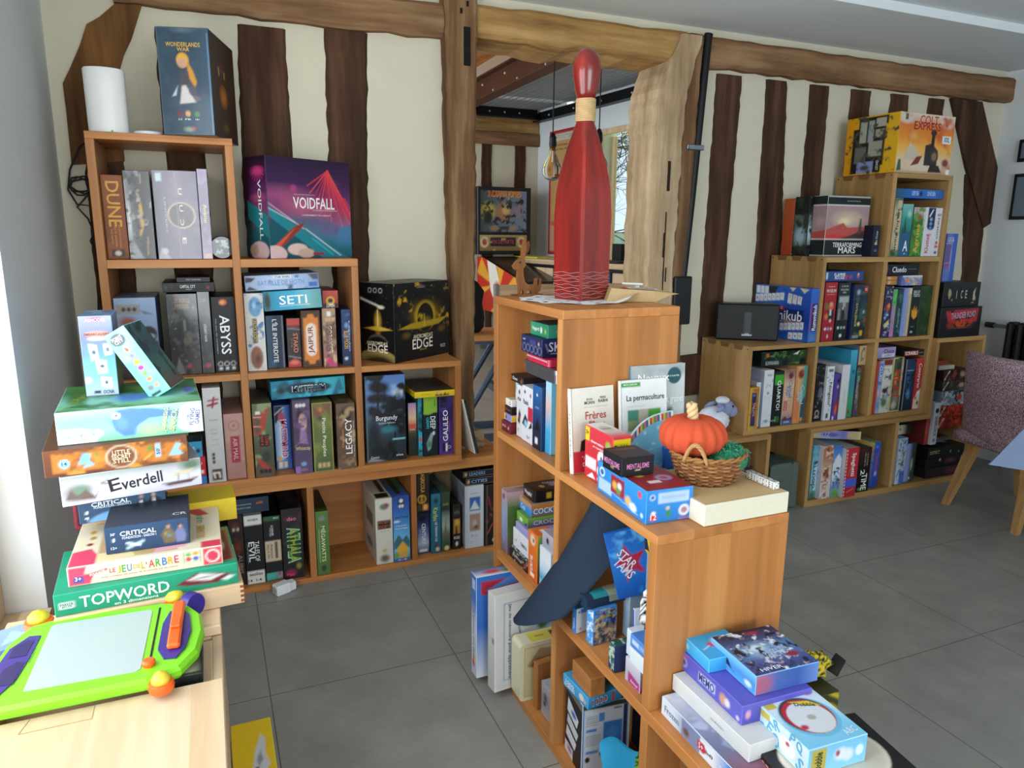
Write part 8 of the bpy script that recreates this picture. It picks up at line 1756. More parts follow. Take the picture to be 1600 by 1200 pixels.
# --- far column, bottom cell
Z3_ = 0.027
side('blue and white puzzle box with small red and yellow pictures, at the back of the bottom far cell',0.580,-0.868,-0.822,Z3_,0.372,0.30,'c8d0e0',L=[('v','3a6ab8','4a7ac8','d8dce8','d0d4e0','c8ccdc'),('r',0.2,0.86,0.8,0.96,'b8c8e8'),('T','le cadeau des fées',0.5,0.42,0.17,0.010,'3a4a6a',-90),('e',0.4,0.12,0.3,0.06,'c84a4a',0.6),('e',0.55,0.17,0.25,0.04,'d8b83a',0.6)],F=[('v','3a70c0','3a70c0','d4d8e0'),('r',0.05,0.82,1,0.95,'b83048'),('p',[(0.1,0.86),(0.4,0.97),(0.9,0.95),(0.6,0.9)],'5a8ad0')],T=[('v','4a70b8','d8dce0'),('e',0.2,0.5,0.14,0.4,'c84a58',0.6),('e',0.5,0.6,0.12,0.3,'d8d060',0.6),('e',0.36,0.4,0.1,0.3,'6aa04a',0.6)])
game('big white puzzle box with downward blue lettering and a jigsaw logo, sticking out of the bottom far cell',0.752,-0.921,Z3_,0.300,0.045,0.322,'d2d2d0',F=[('v','d8d8d6','cccccb'),('b',0.006,'d8d8d6'),('r',0.10,0.10,0.107,0.9,'4a6aa0'),('r',0.10,0.1,0.95,0.106,'4a6aa0'),('r',0.10,0.894,0.95,0.9,'4a6aa0'),('e',0.62,0.66,0.13,0.14,'4a7ab8',0.6),('e',0.56,0.6,0.08,0.08,'3a7a3a',0.5),('r',0.6,0.64,0.66,0.72,'e0e4e8'),('T','Jeu de mémoire pour apprendre',0.17,0.5,0.25,0.013,'3a4a6a',-90),('T','Un jeu',0.38,0.78,0.06,0.016,'4a5a78',-70),('T','à plusieurs',0.28,0.62,0.09,0.012,'4a5a78',-80),('T','Vlaano',0.82,0.78,0.12,0.034,'2c7a4a',-35)],
 L=[('v','d4d4d2','c4c4c2'),('r',0.6,0.5,0.95,0.56,'8a8a88')],T=[('v','d4d4d2','cacac8')],th=6)
r = empty('yellowed_tin','pale yellow tin with rounded corners and a small drawing of houses, at the bottom far cell','tin',(0.758,-0.998,Z3_))
mb = MB(); rbox(mb,0.062,0.188,-0.1,0.1,0.012,'d8d2b4'); mb.xform(Matrix.Translation((0,0,0.094)) @ Matrix.Rotation(math.radians(90),4,'X') @ Matrix.Rotation(math.radians(90),4,'Y'))
mb.v = [(y,x,z) for (x,y,z) in mb.v] if False else mb.v
mb2 = MB()
pts = []
W2,H2,rad = 0.2,0.188,0.014
for cx,cz,a0 in ((W2 / 2 - rad,H2 - rad,0),(-W2 / 2 + rad,H2 - rad,90),(-W2 / 2 + rad,rad,180),(W2 / 2 - rad,rad,270)):
 for k in range(6):
  a = math.radians(a0 + 18 * k)
  pts.append((cx + rad * math.cos(a),cz + rad * math.sin(a)))
mb2.prism(pts,-0.031,0.031,'d4ceb0',axis='y')
face(mb2,(-0.086,-0.0315,0.012),(1,0,0),(0,0,1),0.172,0.164,[('v','cfc39a','c4b88e'),('b',0.002,'a8a078'),('p',[(0.05,0.62),(0.3,0.95),(0.6,0.9),(0.7,0.6),(0.3,0.52)],'a88a68'),('p',[(0.1,0.6),(0.25,0.75),(0.6,0.75),(0.65,0.6)],'8a5a3c'),('l',0.5,0.7,0.95,0.8,0.003,'3a3028'),('r',0.62,0.1,0.66,0.5,'8a7a58')],'cfc39a',0.004)
face(mb2,(-0.06,-0.026,H2 + 0.0004),(1,0,0),(0,1,0),0.12,0.052,[('v','d8ca5a','cabc4c'),('r',0.6,0.2,0.95,0.8,'4a3a2c'),('T','tarot',0.3,0.5,0.03,0.010,'8a7a30')],'d4c858',0.003)
mb2.build('body','print_gloss',parent=r)
r = empty('wooden_slat_box','plain upright wooden box standing beside the pale yellow tin','wooden box',(0.745,-1.0645,Z3_),math.radians(6))
mb = MB(); mb.box(-0.055,0.05,-0.012,0.012,0.0,0.150,b=0.002); mb.build('body','alder_z',parent=r)
side('grey box with a black and white photo, between the wooden box and the divider of the bottom far cell',0.700,-1.150,-1.092,Z3_,0.132,0.11,'a0a0a8',L=[('v','a8a8b2','84848e','a8a8b0'),('e',0.5,0.6,0.3,0.2,'4a4a52',0.7),('e',0.4,0.4,0.2,0.08,'30303a',0.6)],T=[('v','b0b0b8','a0a0a8')])
# --- middle column, upper cell: the dark cloth, puzzles, bags and cards
plain('slate_felt','2b3646',0.95,var=0.06,scale=200,bumpy=0.15,spec=0.1)
mb = MB()
vs,fs = [],[]
NU,NV = 14,26
for j in range(NV + 1):
 v = j / NV
 for i in range(NU + 1):
  u = i / NU
  yc = -1.275 - 0.115 * u + 0.02 * v
  topz,botz = 0.775 - 0.16 * u * 0.2,0.395 + 0.10 * u ** 1.5
  z = topz + (botz - topz) * v
  x = 0.735 - 0.175 * v ** 1.35 + 0.05 * (u - 0.35) ** 2 * 4 * (1 - 0.3 * v)
  y = yc + 0.09 * v * (1 - u)
  vs.append((x,y,z))
for j in range(NV):
 for i in range(NU):
  a = j * (NU + 1) + i
  fs.append((a,a + NU + 1,a + NU + 2,a + 1))
n0 = len(vs)
vs2 = [(x + 0.004,y - 0.002,z) for x,y,z in vs]
fs2 = [tuple(reversed(f)) for f in fs]
mb.add(vs,fs); mb.add(vs2,fs2)
tag(mb.build('play_mat','slate_felt',smooth=True),'dark slate-blue rubber mat hanging curled out of the middle cell','mat')
Z4_ = 0.4266
game('small light blue card box with a comic crowd picture, at the front of the middle cell',0.716,-1.392,Z4_,0.071,0.029,0.092,'4a90d0',F=[('v','3a8ad8','4a94d8','6a7a98'),('r',0.06,0.08,0.9,0.60,'8a8478'),('n','d8c8a8',0.010,0.54,3),('n','3a4a70',0.010,0.62,8),('n','9a5a3a',0.008,0.7,5),('p',[(0.7,0.62),(0.98,0.72),(0.9,0.4)],'3a3a8a'),('T','TOPFAMILY',0.5,0.76,0.046,0.012,'1c2430',8),('T','TOPFAMILY',0.49,0.77,0.045,0.010,'d8c870',8)],L=[('v','4a9ae0','4a94d8'),('n','d8e4f0',0.008,0.6,3)],T=[('v','5aa4e4','4a94dc'),('T','cartes',0.5,0.5,0.04,0.010,'c8d8a0')],th=6,res=0.0022)
game('small light blue card case with a white playing card showing, left of the comic card box',0.690,-1.335,Z4_,0.045,0.016,0.068,'3a84d0',F=[('v','d8dce0','d0d4d8'),('r',0.3,0.78,0.7,0.95,'4a90d8'),('e',0.2,0.85,0.06,0.04,'1c1c20'),('e',0.8,0.8,0.06,0.04,'a83030'),('e',0.3,0.15,0.06,0.04,'a83030')],L=[('v','4a94e0','3a84d0'),('T','belote',0.5,0.4,0.03,0.006,'e0ecf8',90)],th=10,res=0.0025)
r = empty('zip_case','dark blue and teal padded case with a taped band, lying on the small card boxes','case',(0.742,-1.372,0.5192),math.radians(4))
mb = MB()
pts = [(-0.022,0.0),(0.022,0.0),(0.026,0.010),(0.022,0.024),(0.010,0.031),(-0.012,0.031),(-0.023,0.024),(-0.026,0.010)]
mb.prism(pts,-0.075,0.075,'22344e',axis='x'); mb.build('body','print',parent=r)
mb = MB(); mb.prism([(-0.0228,0.0245),(-0.0115,0.0318),(0.0105,0.0318),(0.0228,0.0245),(0.010,0.0312),(-0.012,0.0312)],-0.055,0.075,'2a8a94',axis='x'); mb.build('teal_panel','print',parent=r)
mb = MB(); mb.prism([(-0.0268,0.010),(-0.0235,0.0248),(-0.0122,0.0326),(0.0112,0.0326),(0.0235,0.0248),(0.0225,0.024),(0.010,0.0316),(-0.012,0.0316),(-0.0226,0.024),(-0.0258,0.010)],-0.012,0.036,'8f9480',axis='x'); mb.build('tape_band','print_gloss',parent=r)
game('small navy card box with a patterned top, at the front edge of the middle cell',0.698,-1.512,Z4_,0.048,0.030,0.066,'24345c',F=[('v','2a3c6a','22325c'),('e',0.75,0.3,0.1,0.1,'b8b8a8'),('e',0.75,0.12,0.1,0.08,'c8b078'),('r',0,0.96,1,1,'1c2a30')],L=[('v','3a5a50','2a3a5a'),('n','b8ccb8',0.008,0.55,3)],T=[('v','24483c','2a5444'),('n','b0c8b0',0.009,0.55,5)],th=-4,res=0.0025)
side('pale box with a magenta band at its foot, lowest of the stack before the panel',0.685,-1.612,-1.552,Z4_,0.485,0.11,'c8c4cc',L=[('v','d0ccd4','b8b4c4','b0b0bc'),('p',[(0.2,0),(1,0),(1,0.36),(0.2,0.5)],'a83a80'),('T','Amour',0.65,0.2,0.03,0.008,'f0dce8')],F=[('v','c8c4cc','a83a80')])
side('white box on the pale magenta-banded box before the panel',0.680,-1.638,-1.575,0.4855,0.522,0.12,'dce2e6',L=[('v','e0e6ea','d4dce2')],T=[('v','d0d8e0','d0d8e0')])
side('light blue box with a pale round emblem on top, uppermost of the stack before the panel',0.682,-1.640,-1.572,0.5225,0.552,0.12,'4a80c8',L=[('v','5a8cd0','4a7cc4'),('r',0.1,0.3,0.5,0.7,'c0d0e8'),('r',0.55,0.3,0.9,0.7,'8aacd8')],T=[('v','4a80c8','5a8cd0'),('e',0.5,0.5,0.4,0.4,'a8bcdc',0.5)])
side('small white box behind the light blue one before the panel',0.690,-1.568,-1.545,0.486,0.548,0.08,'d4dce4',L=[('v','d8e0e8','c8d4e0')])
game('tall light blue box with a dark round badge, deep in the middle cell',0.865,-1.560,Z4_,0.055,0.07,0.30,'5a9ad0',F=[('v','6aaee0','5aa0d8','4a8cc8','3a5a9a'),('e',0.5,0.90,0.3,0.06,'1c2430'),('e',0.5,0.90,0.2,0.04,'d8dce0',0.6),('T','NOTES',0.5,0.6,0.035,0.010,'8ac0ec')],L=[('v','6ab0e4','5aa0d8','4a90c8'),('e',0.5,0.86,0.3,0.06,'1c2430',0.5)],res=0.004)
game('dark blue box with white scribbles behind the striped cloth in the middle cell',0.845,-1.612,0.4266,0.06,0.022,0.27,'2a4a80',F=[('v','3a70b0','2a4a80'),('r',0.1,0.6,0.6,0.85,'d0d8e0')],L=[('v','3a70b0','2a4a80')])
game('box with big golden letters over a green landscape, standing deep in the middle cell',0.875,-1.470,Z4_,0.15,0.045,0.285,'4a8aa8',F=[('v','4a94c0','5aa4c8','6ab0c4','5a7a4a','4a6a30'),('e',0.5,0.3,0.5,0.1,'6a4a2c',0.6),('e',0.4,0.15,0.4,0.1,'7ab03a',0.6),('e',0.3,0.45,0.2,0.08,'5a4028',0.6),('T','Ki',0.4,0.78,0.07,0.06,'b8a060'),('T','Ki',0.38,0.79,0.07,0.06,'3a3424') if False else ('T','d',0.75,0.74,0.02,0.03,'c8b070')],L=[('v','8a9ab0','6a7a8a')])
game('bright blue card pack with a red burst and slanted white letters, leaning in the middle cell',0.800,-1.418,0.545,0.10,0.012,0.175,'1c62b8',F=[('v','1c62c0','2a7ad8','1c58b0'),('n','5ab0f0',0.03,0.66,3,0.15),('p',[(0.1,0.55),(0.3,0.62),(0.4,0.8),(0.55,0.62),(0.9,0.66),(0.68,0.5),(0.8,0.32),(0.5,0.4),(0.3,0.22),(0.32,0.45)],'b82a48'),('T','STAR',0.42,0.58,0.055,0.022,'e4ecf4',-58),('T','TAMS',0.30,0.45,0.06,0.024,'e4ecf4',-58)],tilt=(0,-14),th=-20,mat='print_gloss')
game('blue and cream box under the leaning bright blue pack in the middle cell',0.845,-1.400,Z4_,0.13,0.03,0.118,'8aa4b8',F=[('v','8aa4bc','a8b4bc','7a94ac')],L=[('v','9ab0c4','8aa0b8')])
mb = MB()
rg = random.Random(4)
mb.lathe([(0.0,-0.075),(0.045,-0.07),(0.068,-0.03),(0.072,0.01),(0.060,0.05),(0.03,0.07),(0.0,0.072)],seg=30,col='1a2440')
nv = []
for (x,y,z) in mb.v:
 k = 1 + 0.10 * math.sin(x * 90 + z * 40) * math.cos(y * 80 + z * 30)
 nv.append((x * k * 1.0,y * k * 0.9,z * k))
mb.v = nv
cols = []
for f,c in zip(mb.f,mb.c):
 m = sum((Vector(mb.v[i]) for i in f),Vector()) / len(f)
 t = m.x * 0.9 - m.y * 0.3
 col = hx('c8b428') if -0.062 < t < -0.012 else hx('1a2440')
 if abs(t + 0.012) < 0.004: col = hx('d8d4b0')
 cols.append([col] * len(f))
mb.c = cols
tag(mb.build('fabric_bag','print_matte',smooth=True,loc=(0.835,-1.50,0.722)),'stuffed dark blue and yellow cloth bag wedged under the top of the middle cell','bag')
def ruffled(mb,c,r_,squash,base,stripe,seed,per=0.018,wd=0.008,seg=44,rings=22):
 """crumpled striped cloth"""
 rg = random.Random(seed)
 ph = [rg.uniform(0,6) for _ in range(6)]
 vs,fs,cc = [],[],[]
 for i in range(rings + 1):
  t = math.pi * i / rings
  for k in range(seg):
   a = 2 * math.pi * k / seg
   n = Vector((math.sin(t) * math.cos(a),math.sin(t) * math.sin(a),-math.cos(t)))
   d = 1 + 0.12 * math.sin(5 * a + ph[0] + 3 * t) + 0.09 * math.sin(7 * t + 3 * a + ph[1]) + 0.05 * math.sin(11 * a - 6 * t + ph[2])
   p = n * r_ * d
   p = Vector((p.x * squash[0],p.y * squash[1],p.z * squash[2]))
   vs.append(tuple(Vector(c) + p))
   q = p.z * 1.0 + 0.35 * p.x + 0.012 * math.sin(a * 4 + ph[3]) + 0.006 * math.sin(9 * t + ph[4])
   m = abs(q / per - round(q / per)) * per
   cc.append(hx(stripe) if m < wd / 2 else hx(base))
 for i in range(rings):
  for k in range(seg):
   l = (k + 1) % seg
   fs.append((i * seg + k,i * seg + l,(i + 1) * seg + l,(i + 1) * seg + k))
 mb.add(vs,fs,base,corner=cc)
 return mb
mb = ruffled(MB(),(0,0,0),0.042,(0.9,0.7,1.15),'e8e8ea','16171a',3,0.013,0.006)
tag(mb.build('striped_cloth','print_matte',smooth=True,loc=(0.735,-1.592,0.606)),'crumpled black and white striped cloth bag on top of the stack in the middle cell','cloth bag')
game('white leaflet box with a red triangle, under the striped cloth in the middle cell',0.752,-1.535,0.4266,0.06,0.01,0.145,'d4d8e4',F=[('v','d8dce8','ccd0de'),('p',[(0.5,0.3),(0.8,0.42),(0.95,0.25)],'c83a40'),('o',0.4,0.6,0.01,0.001,'8a90a0'),('T','Malou',0.5,0.82,0.03,0.008,'8a90a8')],L=[('v','3a62b8','2a52a8')],tilt=(-6,0),th=-10)
# --- middle column, bottom cell
Z5_ = 0.027
game('big black and white box covered with small print and a blue panel, in the bottom middle cell',0.757,-1.318,Z5_,0.135,0.115,0.208,'c8ccd4',F=[('v','ccd0d8','c0c4ce'),('r',0.0,0.93,1,1,'3a4438'),('n','7a8a6a',0.012,0.60,3) if False else ('r',0.0,0.0,0.03,0.93,'2a78c0'),('r',0.44,0.36,0.84,0.72,'3a7ac0'),('e',0.64,0.54,0.16,0.14,'4a8ad0',0.6),('r',0.34,0.74,0.46,0.86,'4a88c8'),('r',0.08,0.61,0.3,0.65,'4a80c0'),('r',0.08,0.3,0.34,0.34,'4a80c0'),('r',0.86,0.05,0.95,0.93,'24305c'),('e',0.12,0.22,0.05,0.04,'1c1c20'),('e',0.42,0.28,0.05,0.04,'1c1c20'),('T','DEUX',0.74,0.90,0.022,0.007,'2a2c34')] + [('r',0.08,0.70 + 0.03 * k,0.32,0.708 + 0.03 * k,'6a7078') for k in range(5)] + [('r',0.08,0.42 + 0.026 * k,0.4,0.427 + 0.026 * k,'7a8088') for k in range(6)],
 L=[('v','1c2028','141820'),('p',[(0.1,0.62),(0.7,0.56),(0.8,0.7),(0.15,0.82)],'d0d8e0'),('p',[(0.1,0.45),(0.7,0.38),(0.8,0.5),(0.15,0.58)],'c8ccd4'),('p',[(0.05,0.25),(0.6,0.2),(0.7,0.33),(0.1,0.4)],'d4d8e0'),('e',0.5,0.68,0.2,0.05,'3a70b8',0.5),('r',0.0,0.9,1,1,'6a6a64'),('r',0.0,0.0,0.5,0.16,'d8d4dc'),('e',0.3,0.1,0.2,0.06,'9a7aa0',0.6)],T=[('v','5a5a54','4a4a44'),('n','8a8a78',0.012,0.55,3)],th=-6,res=0.0025)
game('light blue flat box with big red numerals on its end, on the big black and white box',0.735,-1.325,0.2358,0.105,0.120,0.034,'3a94c8',F=[('v','4aa4d8','3488bc'),('T','1000',0.34,0.5,0.045,0.020,'e8ece8',4),('T','1000',0.33,0.5,0.044,0.016,'b83a34',4),('r',0.7,0.1,0.78,0.9,'c84a40')],L=[('v','4aa8dc','3a94c8'),('T','1000',0.28,0.62,0.04,0.010,'e4f0f4'),('T','BORNES',0.28,0.3,0.05,0.010,'e4f0f4'),('e',0.75,0.5,0.1,0.3,'d8d4cc'),('e',0.88,0.4,0.08,0.25,'d8a8a0',0.6)],T=[('v','4aa4d4','3a94c4'),('e',0.4,0.6,0.2,0.2,'d8d8d0',0.4),('e',0.7,0.3,0.15,0.16,'2a6a4a',0.5)],edge='5ab0e0',th=4,res=0.0025)
mb = MB(); mb.box(-0.022,0.022,-0.048,0.048,0.0,0.052,b=0.002)
tag(mb.build('wooden_block','alder_y',loc=(0.712,-1.343,0.2705)),'plain wooden block lying on the light blue flat box under the shelf','wooden block')
game('slim box with tall upward blue capitals on its spine, deep in the bottom middle cell',0.895,-1.40,Z5_,0.032,0.2,0.255,'b8c4d4',F=[('v','c8d0dc','b8c4d4'),('b',0.003,'24406a'),('T','LA NOTTE',0.5,0.45,0.16,0.018,'24305a',90),('r',0.1,0.02,0.9,0.1,'4a80c0')],L=[('v','3a5a8a','2a4470')])
mb = ruffled(MB(),(0,0,0),0.052,(0.62,0.95,1.5),'14201a','78b83c',9,0.010,0.0045,60,34)
tag(mb.build('patterned_bag','print_matte',smooth=True,loc=(0.775,-1.553,0.150)),'black cloth bag with a lime green swirling pattern in the bottom middle cell','cloth bag')
mb = MB()
vs,fs = [],[]
for j in range(13):
 v = j / 12
 for i in range(15):
  u = i / 14
  vs.append((0.70 + 0.10 * u - 0.02 * v,-1.44 - 0.11 * u - 0.03 * v + 0.01 * math.sin(v * 7 + u * 3),0.185 - 0.145 * v * (0.4 + 0.6 * u) - 0.05 * (1 - u) * v + 0.012 * math.sin(u * 8 + v * 3)))
for j in range(12):
 for i in range(14):
  a = j * 15 + i
  fs.append((a,a + 15,a + 16,a + 1))
mb.add(vs,fs,'2a9ac8'); mb.add([(x + 0.004,y + 0.002,z) for x,y,z in vs],[tuple(reversed(f)) for f in fs],'2a9ac8')
tag(mb.build('blue_cloth','print_matte',smooth=True),'bright cyan cloth spilling over the boxes of the bottom middle cell','cloth')
side('white box with fine print and a crimson band at the front of the bottom middle cell',0.690,-1.630,-1.548,Z5_,0.115,0.12,'d0d0d8',L=[('v','6ab4dc','d8d8e0','d4d4dc','c8c8d0'),('r',0.35,0.0,1,0.22,'b82a58'),('T','Règles du jeu',0.55,0.7,0.05,0.006,'b86a70'),('r',0.2,0.5,0.85,0.52,'c08a90'),('r',0.2,0.4,0.85,0.42,'c08a90')],T=[('v','6ab8e0','7ac4e8')])
mb = ruffled(MB(),(0,0,0.0),0.034,(1.0,1.3,0.75),'e0e0e8','24243a',5,0.011,0.005)
tag(mb.build('striped_pouch','print_matte',smooth=True,loc=(0.715,-1.49,0.056)),'blue-black and white striped pouch at the bottom of the middle cell','pouch')
# --- nearest step: games lying on it
ZN = 0.4262
game('long white and blue puzzle box with a red jigsaw mark, lowest on the nearest step',0.768,-1.815,ZN,0.155,0.262,0.041,'c4ccdc',F=[('v','d0d4dc','c4c8d4'),('T','FROZEN II',0.4,0.5,0.09,0.014,'6a7890'),('r',0.0,0.0,1,0.06,'a8b0c0')],L=[('h','d8dce4','d0d8e4','8a94b0','9aa4c0','d8d8e0','3a84d8','3478cc'),('r',0.27,0.0,0.5,1.0,'7a84a8'),('e',0.33,0.4,0.05,0.3,'6a4a3a',0.6),('r',0.5,0.05,0.66,0.95,'dce0e8'),('p',[(0.47,0.3),(0.47,0.7),(0.55,0.75),(0.58,0.4),(0.54,0.2)],'c03040'),('T','Frozen',0.14,0.5,0.05,0.015,'7a8aa8'),('T','5+',0.515,0.5,0.014,0.012,'f0e8e8'),('T','3x49',0.61,0.5,0.022,0.008,'4a5a78'),('T','puzzle',0.83,0.5,0.05,0.010,'d8e8f8')],T=[('v','d0d4dc','8a90b0','6a7090','8a4a5a'),('n','a8b0cc',0.04,0.6,3)],res=0.003,th=-1)
game('plain white box lying on the puzzle box with the red jigsaw mark',0.800,-1.790,ZN + 0.0415,0.150,0.235,0.036,'d4d4d2',F=[('v','dadad8','cececc')],L=[('v','d8d8d6','cacac8'),('T','mémo',0.62,0.5,0.04,0.006,'a8a8a8')],T=[('v','d0d0ce','d0d0ce')],res=0.01)
game('violet-blue box with a pale title plate, on the plain white box',0.832,-1.755,ZN + 0.078,0.165,0.215,0.041,'5a58b8',F=[('v','625fc0','524fac'),('e',0.08,0.5,0.05,0.3,'d8a0b8',0.5)],L=[('h','5c5abc','5a58b8','605ec0'),('e',0.12,0.5,0.07,0.36,'9aa8d8',0.4),('e',0.12,0.5,0.045,0.22,'4a4a90',0.5),('r',0.06,0.88,0.18,0.96,'d84a4a'),('p',[(0.36,0.22),(0.62,0.26),(0.62,0.78),(0.36,0.74)],'b8c4e8'),('e',0.74,0.45,0.07,0.4,'c89a78',0.5),('e',0.80,0.45,0.05,0.3,'d8d4dc',0.5),('T','MEMO',0.49,0.5,0.05,0.018,'3a4078'),('e',0.95,0.2,0.03,0.15,'d8c8e0',0.5)],T=[('v','5a58b8','5a58b8'),('e',0.5,0.8,0.2,0.1,'8a90d0',0.5)],edge='6a68c8',res=0.003,th=-2)
game('small sky-blue box with a cartoon patch, tucked beside the dark penguin-blue box',0.805,-1.705,ZN + 0.1195,0.10,0.10,0.030,'3aa4dc',F=[('v','4ab0e4','3a9cd4')],L=[('v','4ab4ea','3aa0d8'),('e',0.2,0.5,0.12,0.3,'8ad0f0',0.5)],T=[('v','3aa8e0','3aa0d8'),('e',0.62,0.55,0.26,0.2,'d8d4c4',0.4),('e',0.66,0.6,0.14,0.12,'3a3430',0.5),('r',0.28,0.4,0.4,0.55,'c8405a'),('l',0.1,0.35,0.3,0.45,0.002,'d8ecf4')],edge='5ac0f0',res=0.003,th=-4)
game('dark blue winter scene box with icy white lettering, top of the left pile on the nearest step',0.866,-1.776,ZN + 0.1197,0.150,0.145,0.042,'3a4a80',F=[('h','b06a80','4a64a8','3a5aa4','6a8ac8'),('v','7a8ab8','4a5a98') if False else ('e',0.1,0.5,0.2,0.6,'a8607a',0.8)],L=[('v','7ac0e8','4a90d0','5aa4dc'),('p',[(0.2,0.5),(0.4,0.7),(0.5,0.3),(0.6,0.2),(0.4,0.35)],'16203c'),('e',0.3,0.62,0.08,0.12,'1c2844',0.5),('e',0.1,0.7,0.14,0.2,'9aa4d8',0.6),('e',0.85,0.3,0.1,0.2,'d8e8f4',0.6)],T=[('v','241c34','3a4a78','5a8ab8','4a5a94','3a4478'),('e',0.45,0.5,0.35,0.24,'8ab4d8',0.8),('e',0.4,0.55,0.16,0.1,'c8dcec',0.6),('n','d8e4f0',0.014,0.70,3),('n','1c1c34',0.016,0.66,7),('n','b89a90',0.010,0.76,9),('e',0.8,0.28,0.14,0.07,'8a2a4a',0.5),('e',0.6,0.9,0.14,0.05,'a02a3a',0.6),('T','PINGOUINS',0.62,0.42,0.06,0.014,'b8cce4',12),('T','ARCTIC',0.6,0.33,0.05,0.014,'c8d8ec',12),('T','HIVER',0.3,0.08,0.05,0.010,'d8e4f0')],edge='7ab0dc',res=0.0025,th=-3)
mb = ruffled(MB(),(0,0,0),0.03,(1.5,0.9,0.8),'c8b428','17171a',6,0.011,0.0055)
mb.add([(0.03,-0.012,-0.006),(0.075,0.006,0.006),(0.085,-0.012,-0.004),(0.04,-0.034,-0.014),(0.03,-0.012,-0.010),(0.075,0.006,0.002),(0.085,-0.012,-0.008),(0.04,-0.034,-0.018)],[(0,1,2,3),(7,6,5,4),(0,4,5,1),(1,5,6,2),(2,6,7,3),(3,7,4,0)],'1c1a14')
tag(mb.build('patterned_scarf','print_matte',smooth=True,loc=(0.972,-1.80,ZN + 0.115)),'yellow and black zebra-patterned cloth poking out behind the piles on the nearest step','cloth')
game('cloth stuffing box holding up the zebra cloth behind the piles',0.962,-1.80,ZN,0.06,0.12,0.088,'3a3a20',F=[('w','b8a428',0.03,0.012,0.02,3)],L=[('w','b8a428',0.03,0.012,0.02,3)],R=[('w','b8a428',0.03,0.012,0.02,3)])
game('wide black box with a cream oval and orange letters, lowest of the right pile on the nearest step',0.872,-1.962,ZN + 0.012,0.250,0.190,0.040,'1a1a1c',F=[('v','1e1e20','161618'),('e',0.82,0.6,0.06,0.22,'d8ccb8',0.4),('l',0.6,0.55,0.78,0.58,0.0015,'c8c0b0'),('T','GEMOSIS',0.45,0.35,0.07,0.016,'c87a48')],L=[('v','1e1e20','161618'),('p',[(0.02,0.5),(0.08,0.85),(0.2,0.6),(0.16,0.3)],'7ac8a0'),('T','GEMOSIS',0.52,0.55,0.085,0.020,'d88a58')],T=[('v','1c1c1e','1c1c1e'),('e',0.5,0.5,0.42,0.42,'e0d8c8'),('e',0.5,0.5,0.38,0.38,'d4ccbc')],res=0.003,th=-8)
game('red box with yellow and blue patches under the wide black box',0.835,-1.99,ZN,0.12,0.09,0.0115,'a82c3c',L=[('h','a82c3c','d8b83a','3a8ac8','a82c3c')],th=-8)
game('sky-blue letter-pattern box with a red ring disc on top, on the wide black box',0.852,-1.920,ZN + 0.0525,0.132,0.140,0.056,'9acbe4',F=[('v','7ac0e4','8accea'),('r',0.05,0.15,0.3,0.95,'b8a84a'),('e',0.55,0.55,0.14,0.3,'dce4e8',0.5),('e',0.68,0.45,0.13,0.3,'d8e0e4',0.5),('e',0.5,0.6,0.05,0.16,'9a3a50',0.6),('e',0.88,0.5,0.07,0.2,'d8ecf4'),('T','Dobble',0.17,0.5,0.036,0.016,'20281c',90)],
 L=[('v','d4e6ee','c8dee8'),('r',0.04,0.72,0.28,0.98,'c8b84a'),('e',0.62,0.42,0.17,0.32,'ecf0f2'),('e',0.64,0.55,0.05,0.1,'b83a4a',0.5),('T','S',0.14,0.3,0.014,0.024,'5ab0dc'),('T','E',0.3,0.55,0.014,0.024,'5ab0dc',-20),('T','R',0.42,0.85,0.014,0.02,'5ab0dc',25),('T','D',0.44,0.3,0.014,0.026,'5ab0dc',15),('T','S',0.88,0.25,0.014,0.026,'5ab0dc',-20),('T','Q',0.85,0.8,0.014,0.024,'5ab0dc',10),('T','P',0.72,0.9,0.012,0.018,'5ab0dc',-15)],
 T=[('v','e0e8ec','c8e0ec','8accea','7ac4e8'),('e',0.5,0.52,0.43,0.40,'6ab8dc'),('e',0.49,0.55,0.39,0.36,'4a3a20'),('e',0.5,0.53,0.37,0.345,'b82a38'),('e',0.51,0.50,0.33,0.31,'d4d8de'),('p',[(0.42,0.86),(0.72,0.80),(0.84,0.66),(0.6,0.72)],'d8cc3a'),('e',0.52,0.5,0.07,0.05,'a8aaa4'),('e',0.27,0.36,0.08,0.06,'b83048',0.5),('e',0.85,0.93,0.1,0.05,'b84a54',0.6),('r',0.02,0.8,0.2,0.97,'c8b84a'),('T','Dobble',0.62,0.74,0.04,0.010,'24281c',-18),('T','ABC',0.82,0.12,0.03,0.014,'d8ecf4',10)],edge='aad8ec',res=0.0022,th=-3)
# ================================================================ the toy chest and the pile at the lower left
r = empty('toy_chest','long pale wooden toy chest along the window with a lid and an open rear compartment','chest',(-0.36,-1.55,0.0))
X0,X1 = -0.215,0.217
mb = MB(); mb.box(X0,X0 + 0.02,-1.0,0.52,0.0,0.535,b=0.002); mb.build('side_board','pine_y',parent=r)
mb = MB(); mb.box(X1 - 0.02,X1,-1.0,0.52,0.0,0.535,b=0.002); mb.build('side_board','pine_y',parent=r)
mb = MB(); mb.box(X0 + 0.02,X1 - 0.02,0.50,0.52,0.0,0.535,b=0.002); mb.build('rear_board','pine_x',parent=r)
mb = MB(); mb.box(X0 + 0.02,X1 - 0.02,0.335,0.36,0.0,0.535,b=0.002); mb.build('cross_board','pine_x',parent=r)
mb = MB(); mb.box(X0 + 0.02,X1 - 0.02,0.105,0.13,0.0,0.535,b=0.002); mb.build('cross_board','pine_x',parent=r)
mb = MB(); mb.box(X0 + 0.02,X1 - 0.02,-1.0,0.50,0.40,0.415); mb.build('inner_floor','pine_y',parent=r)
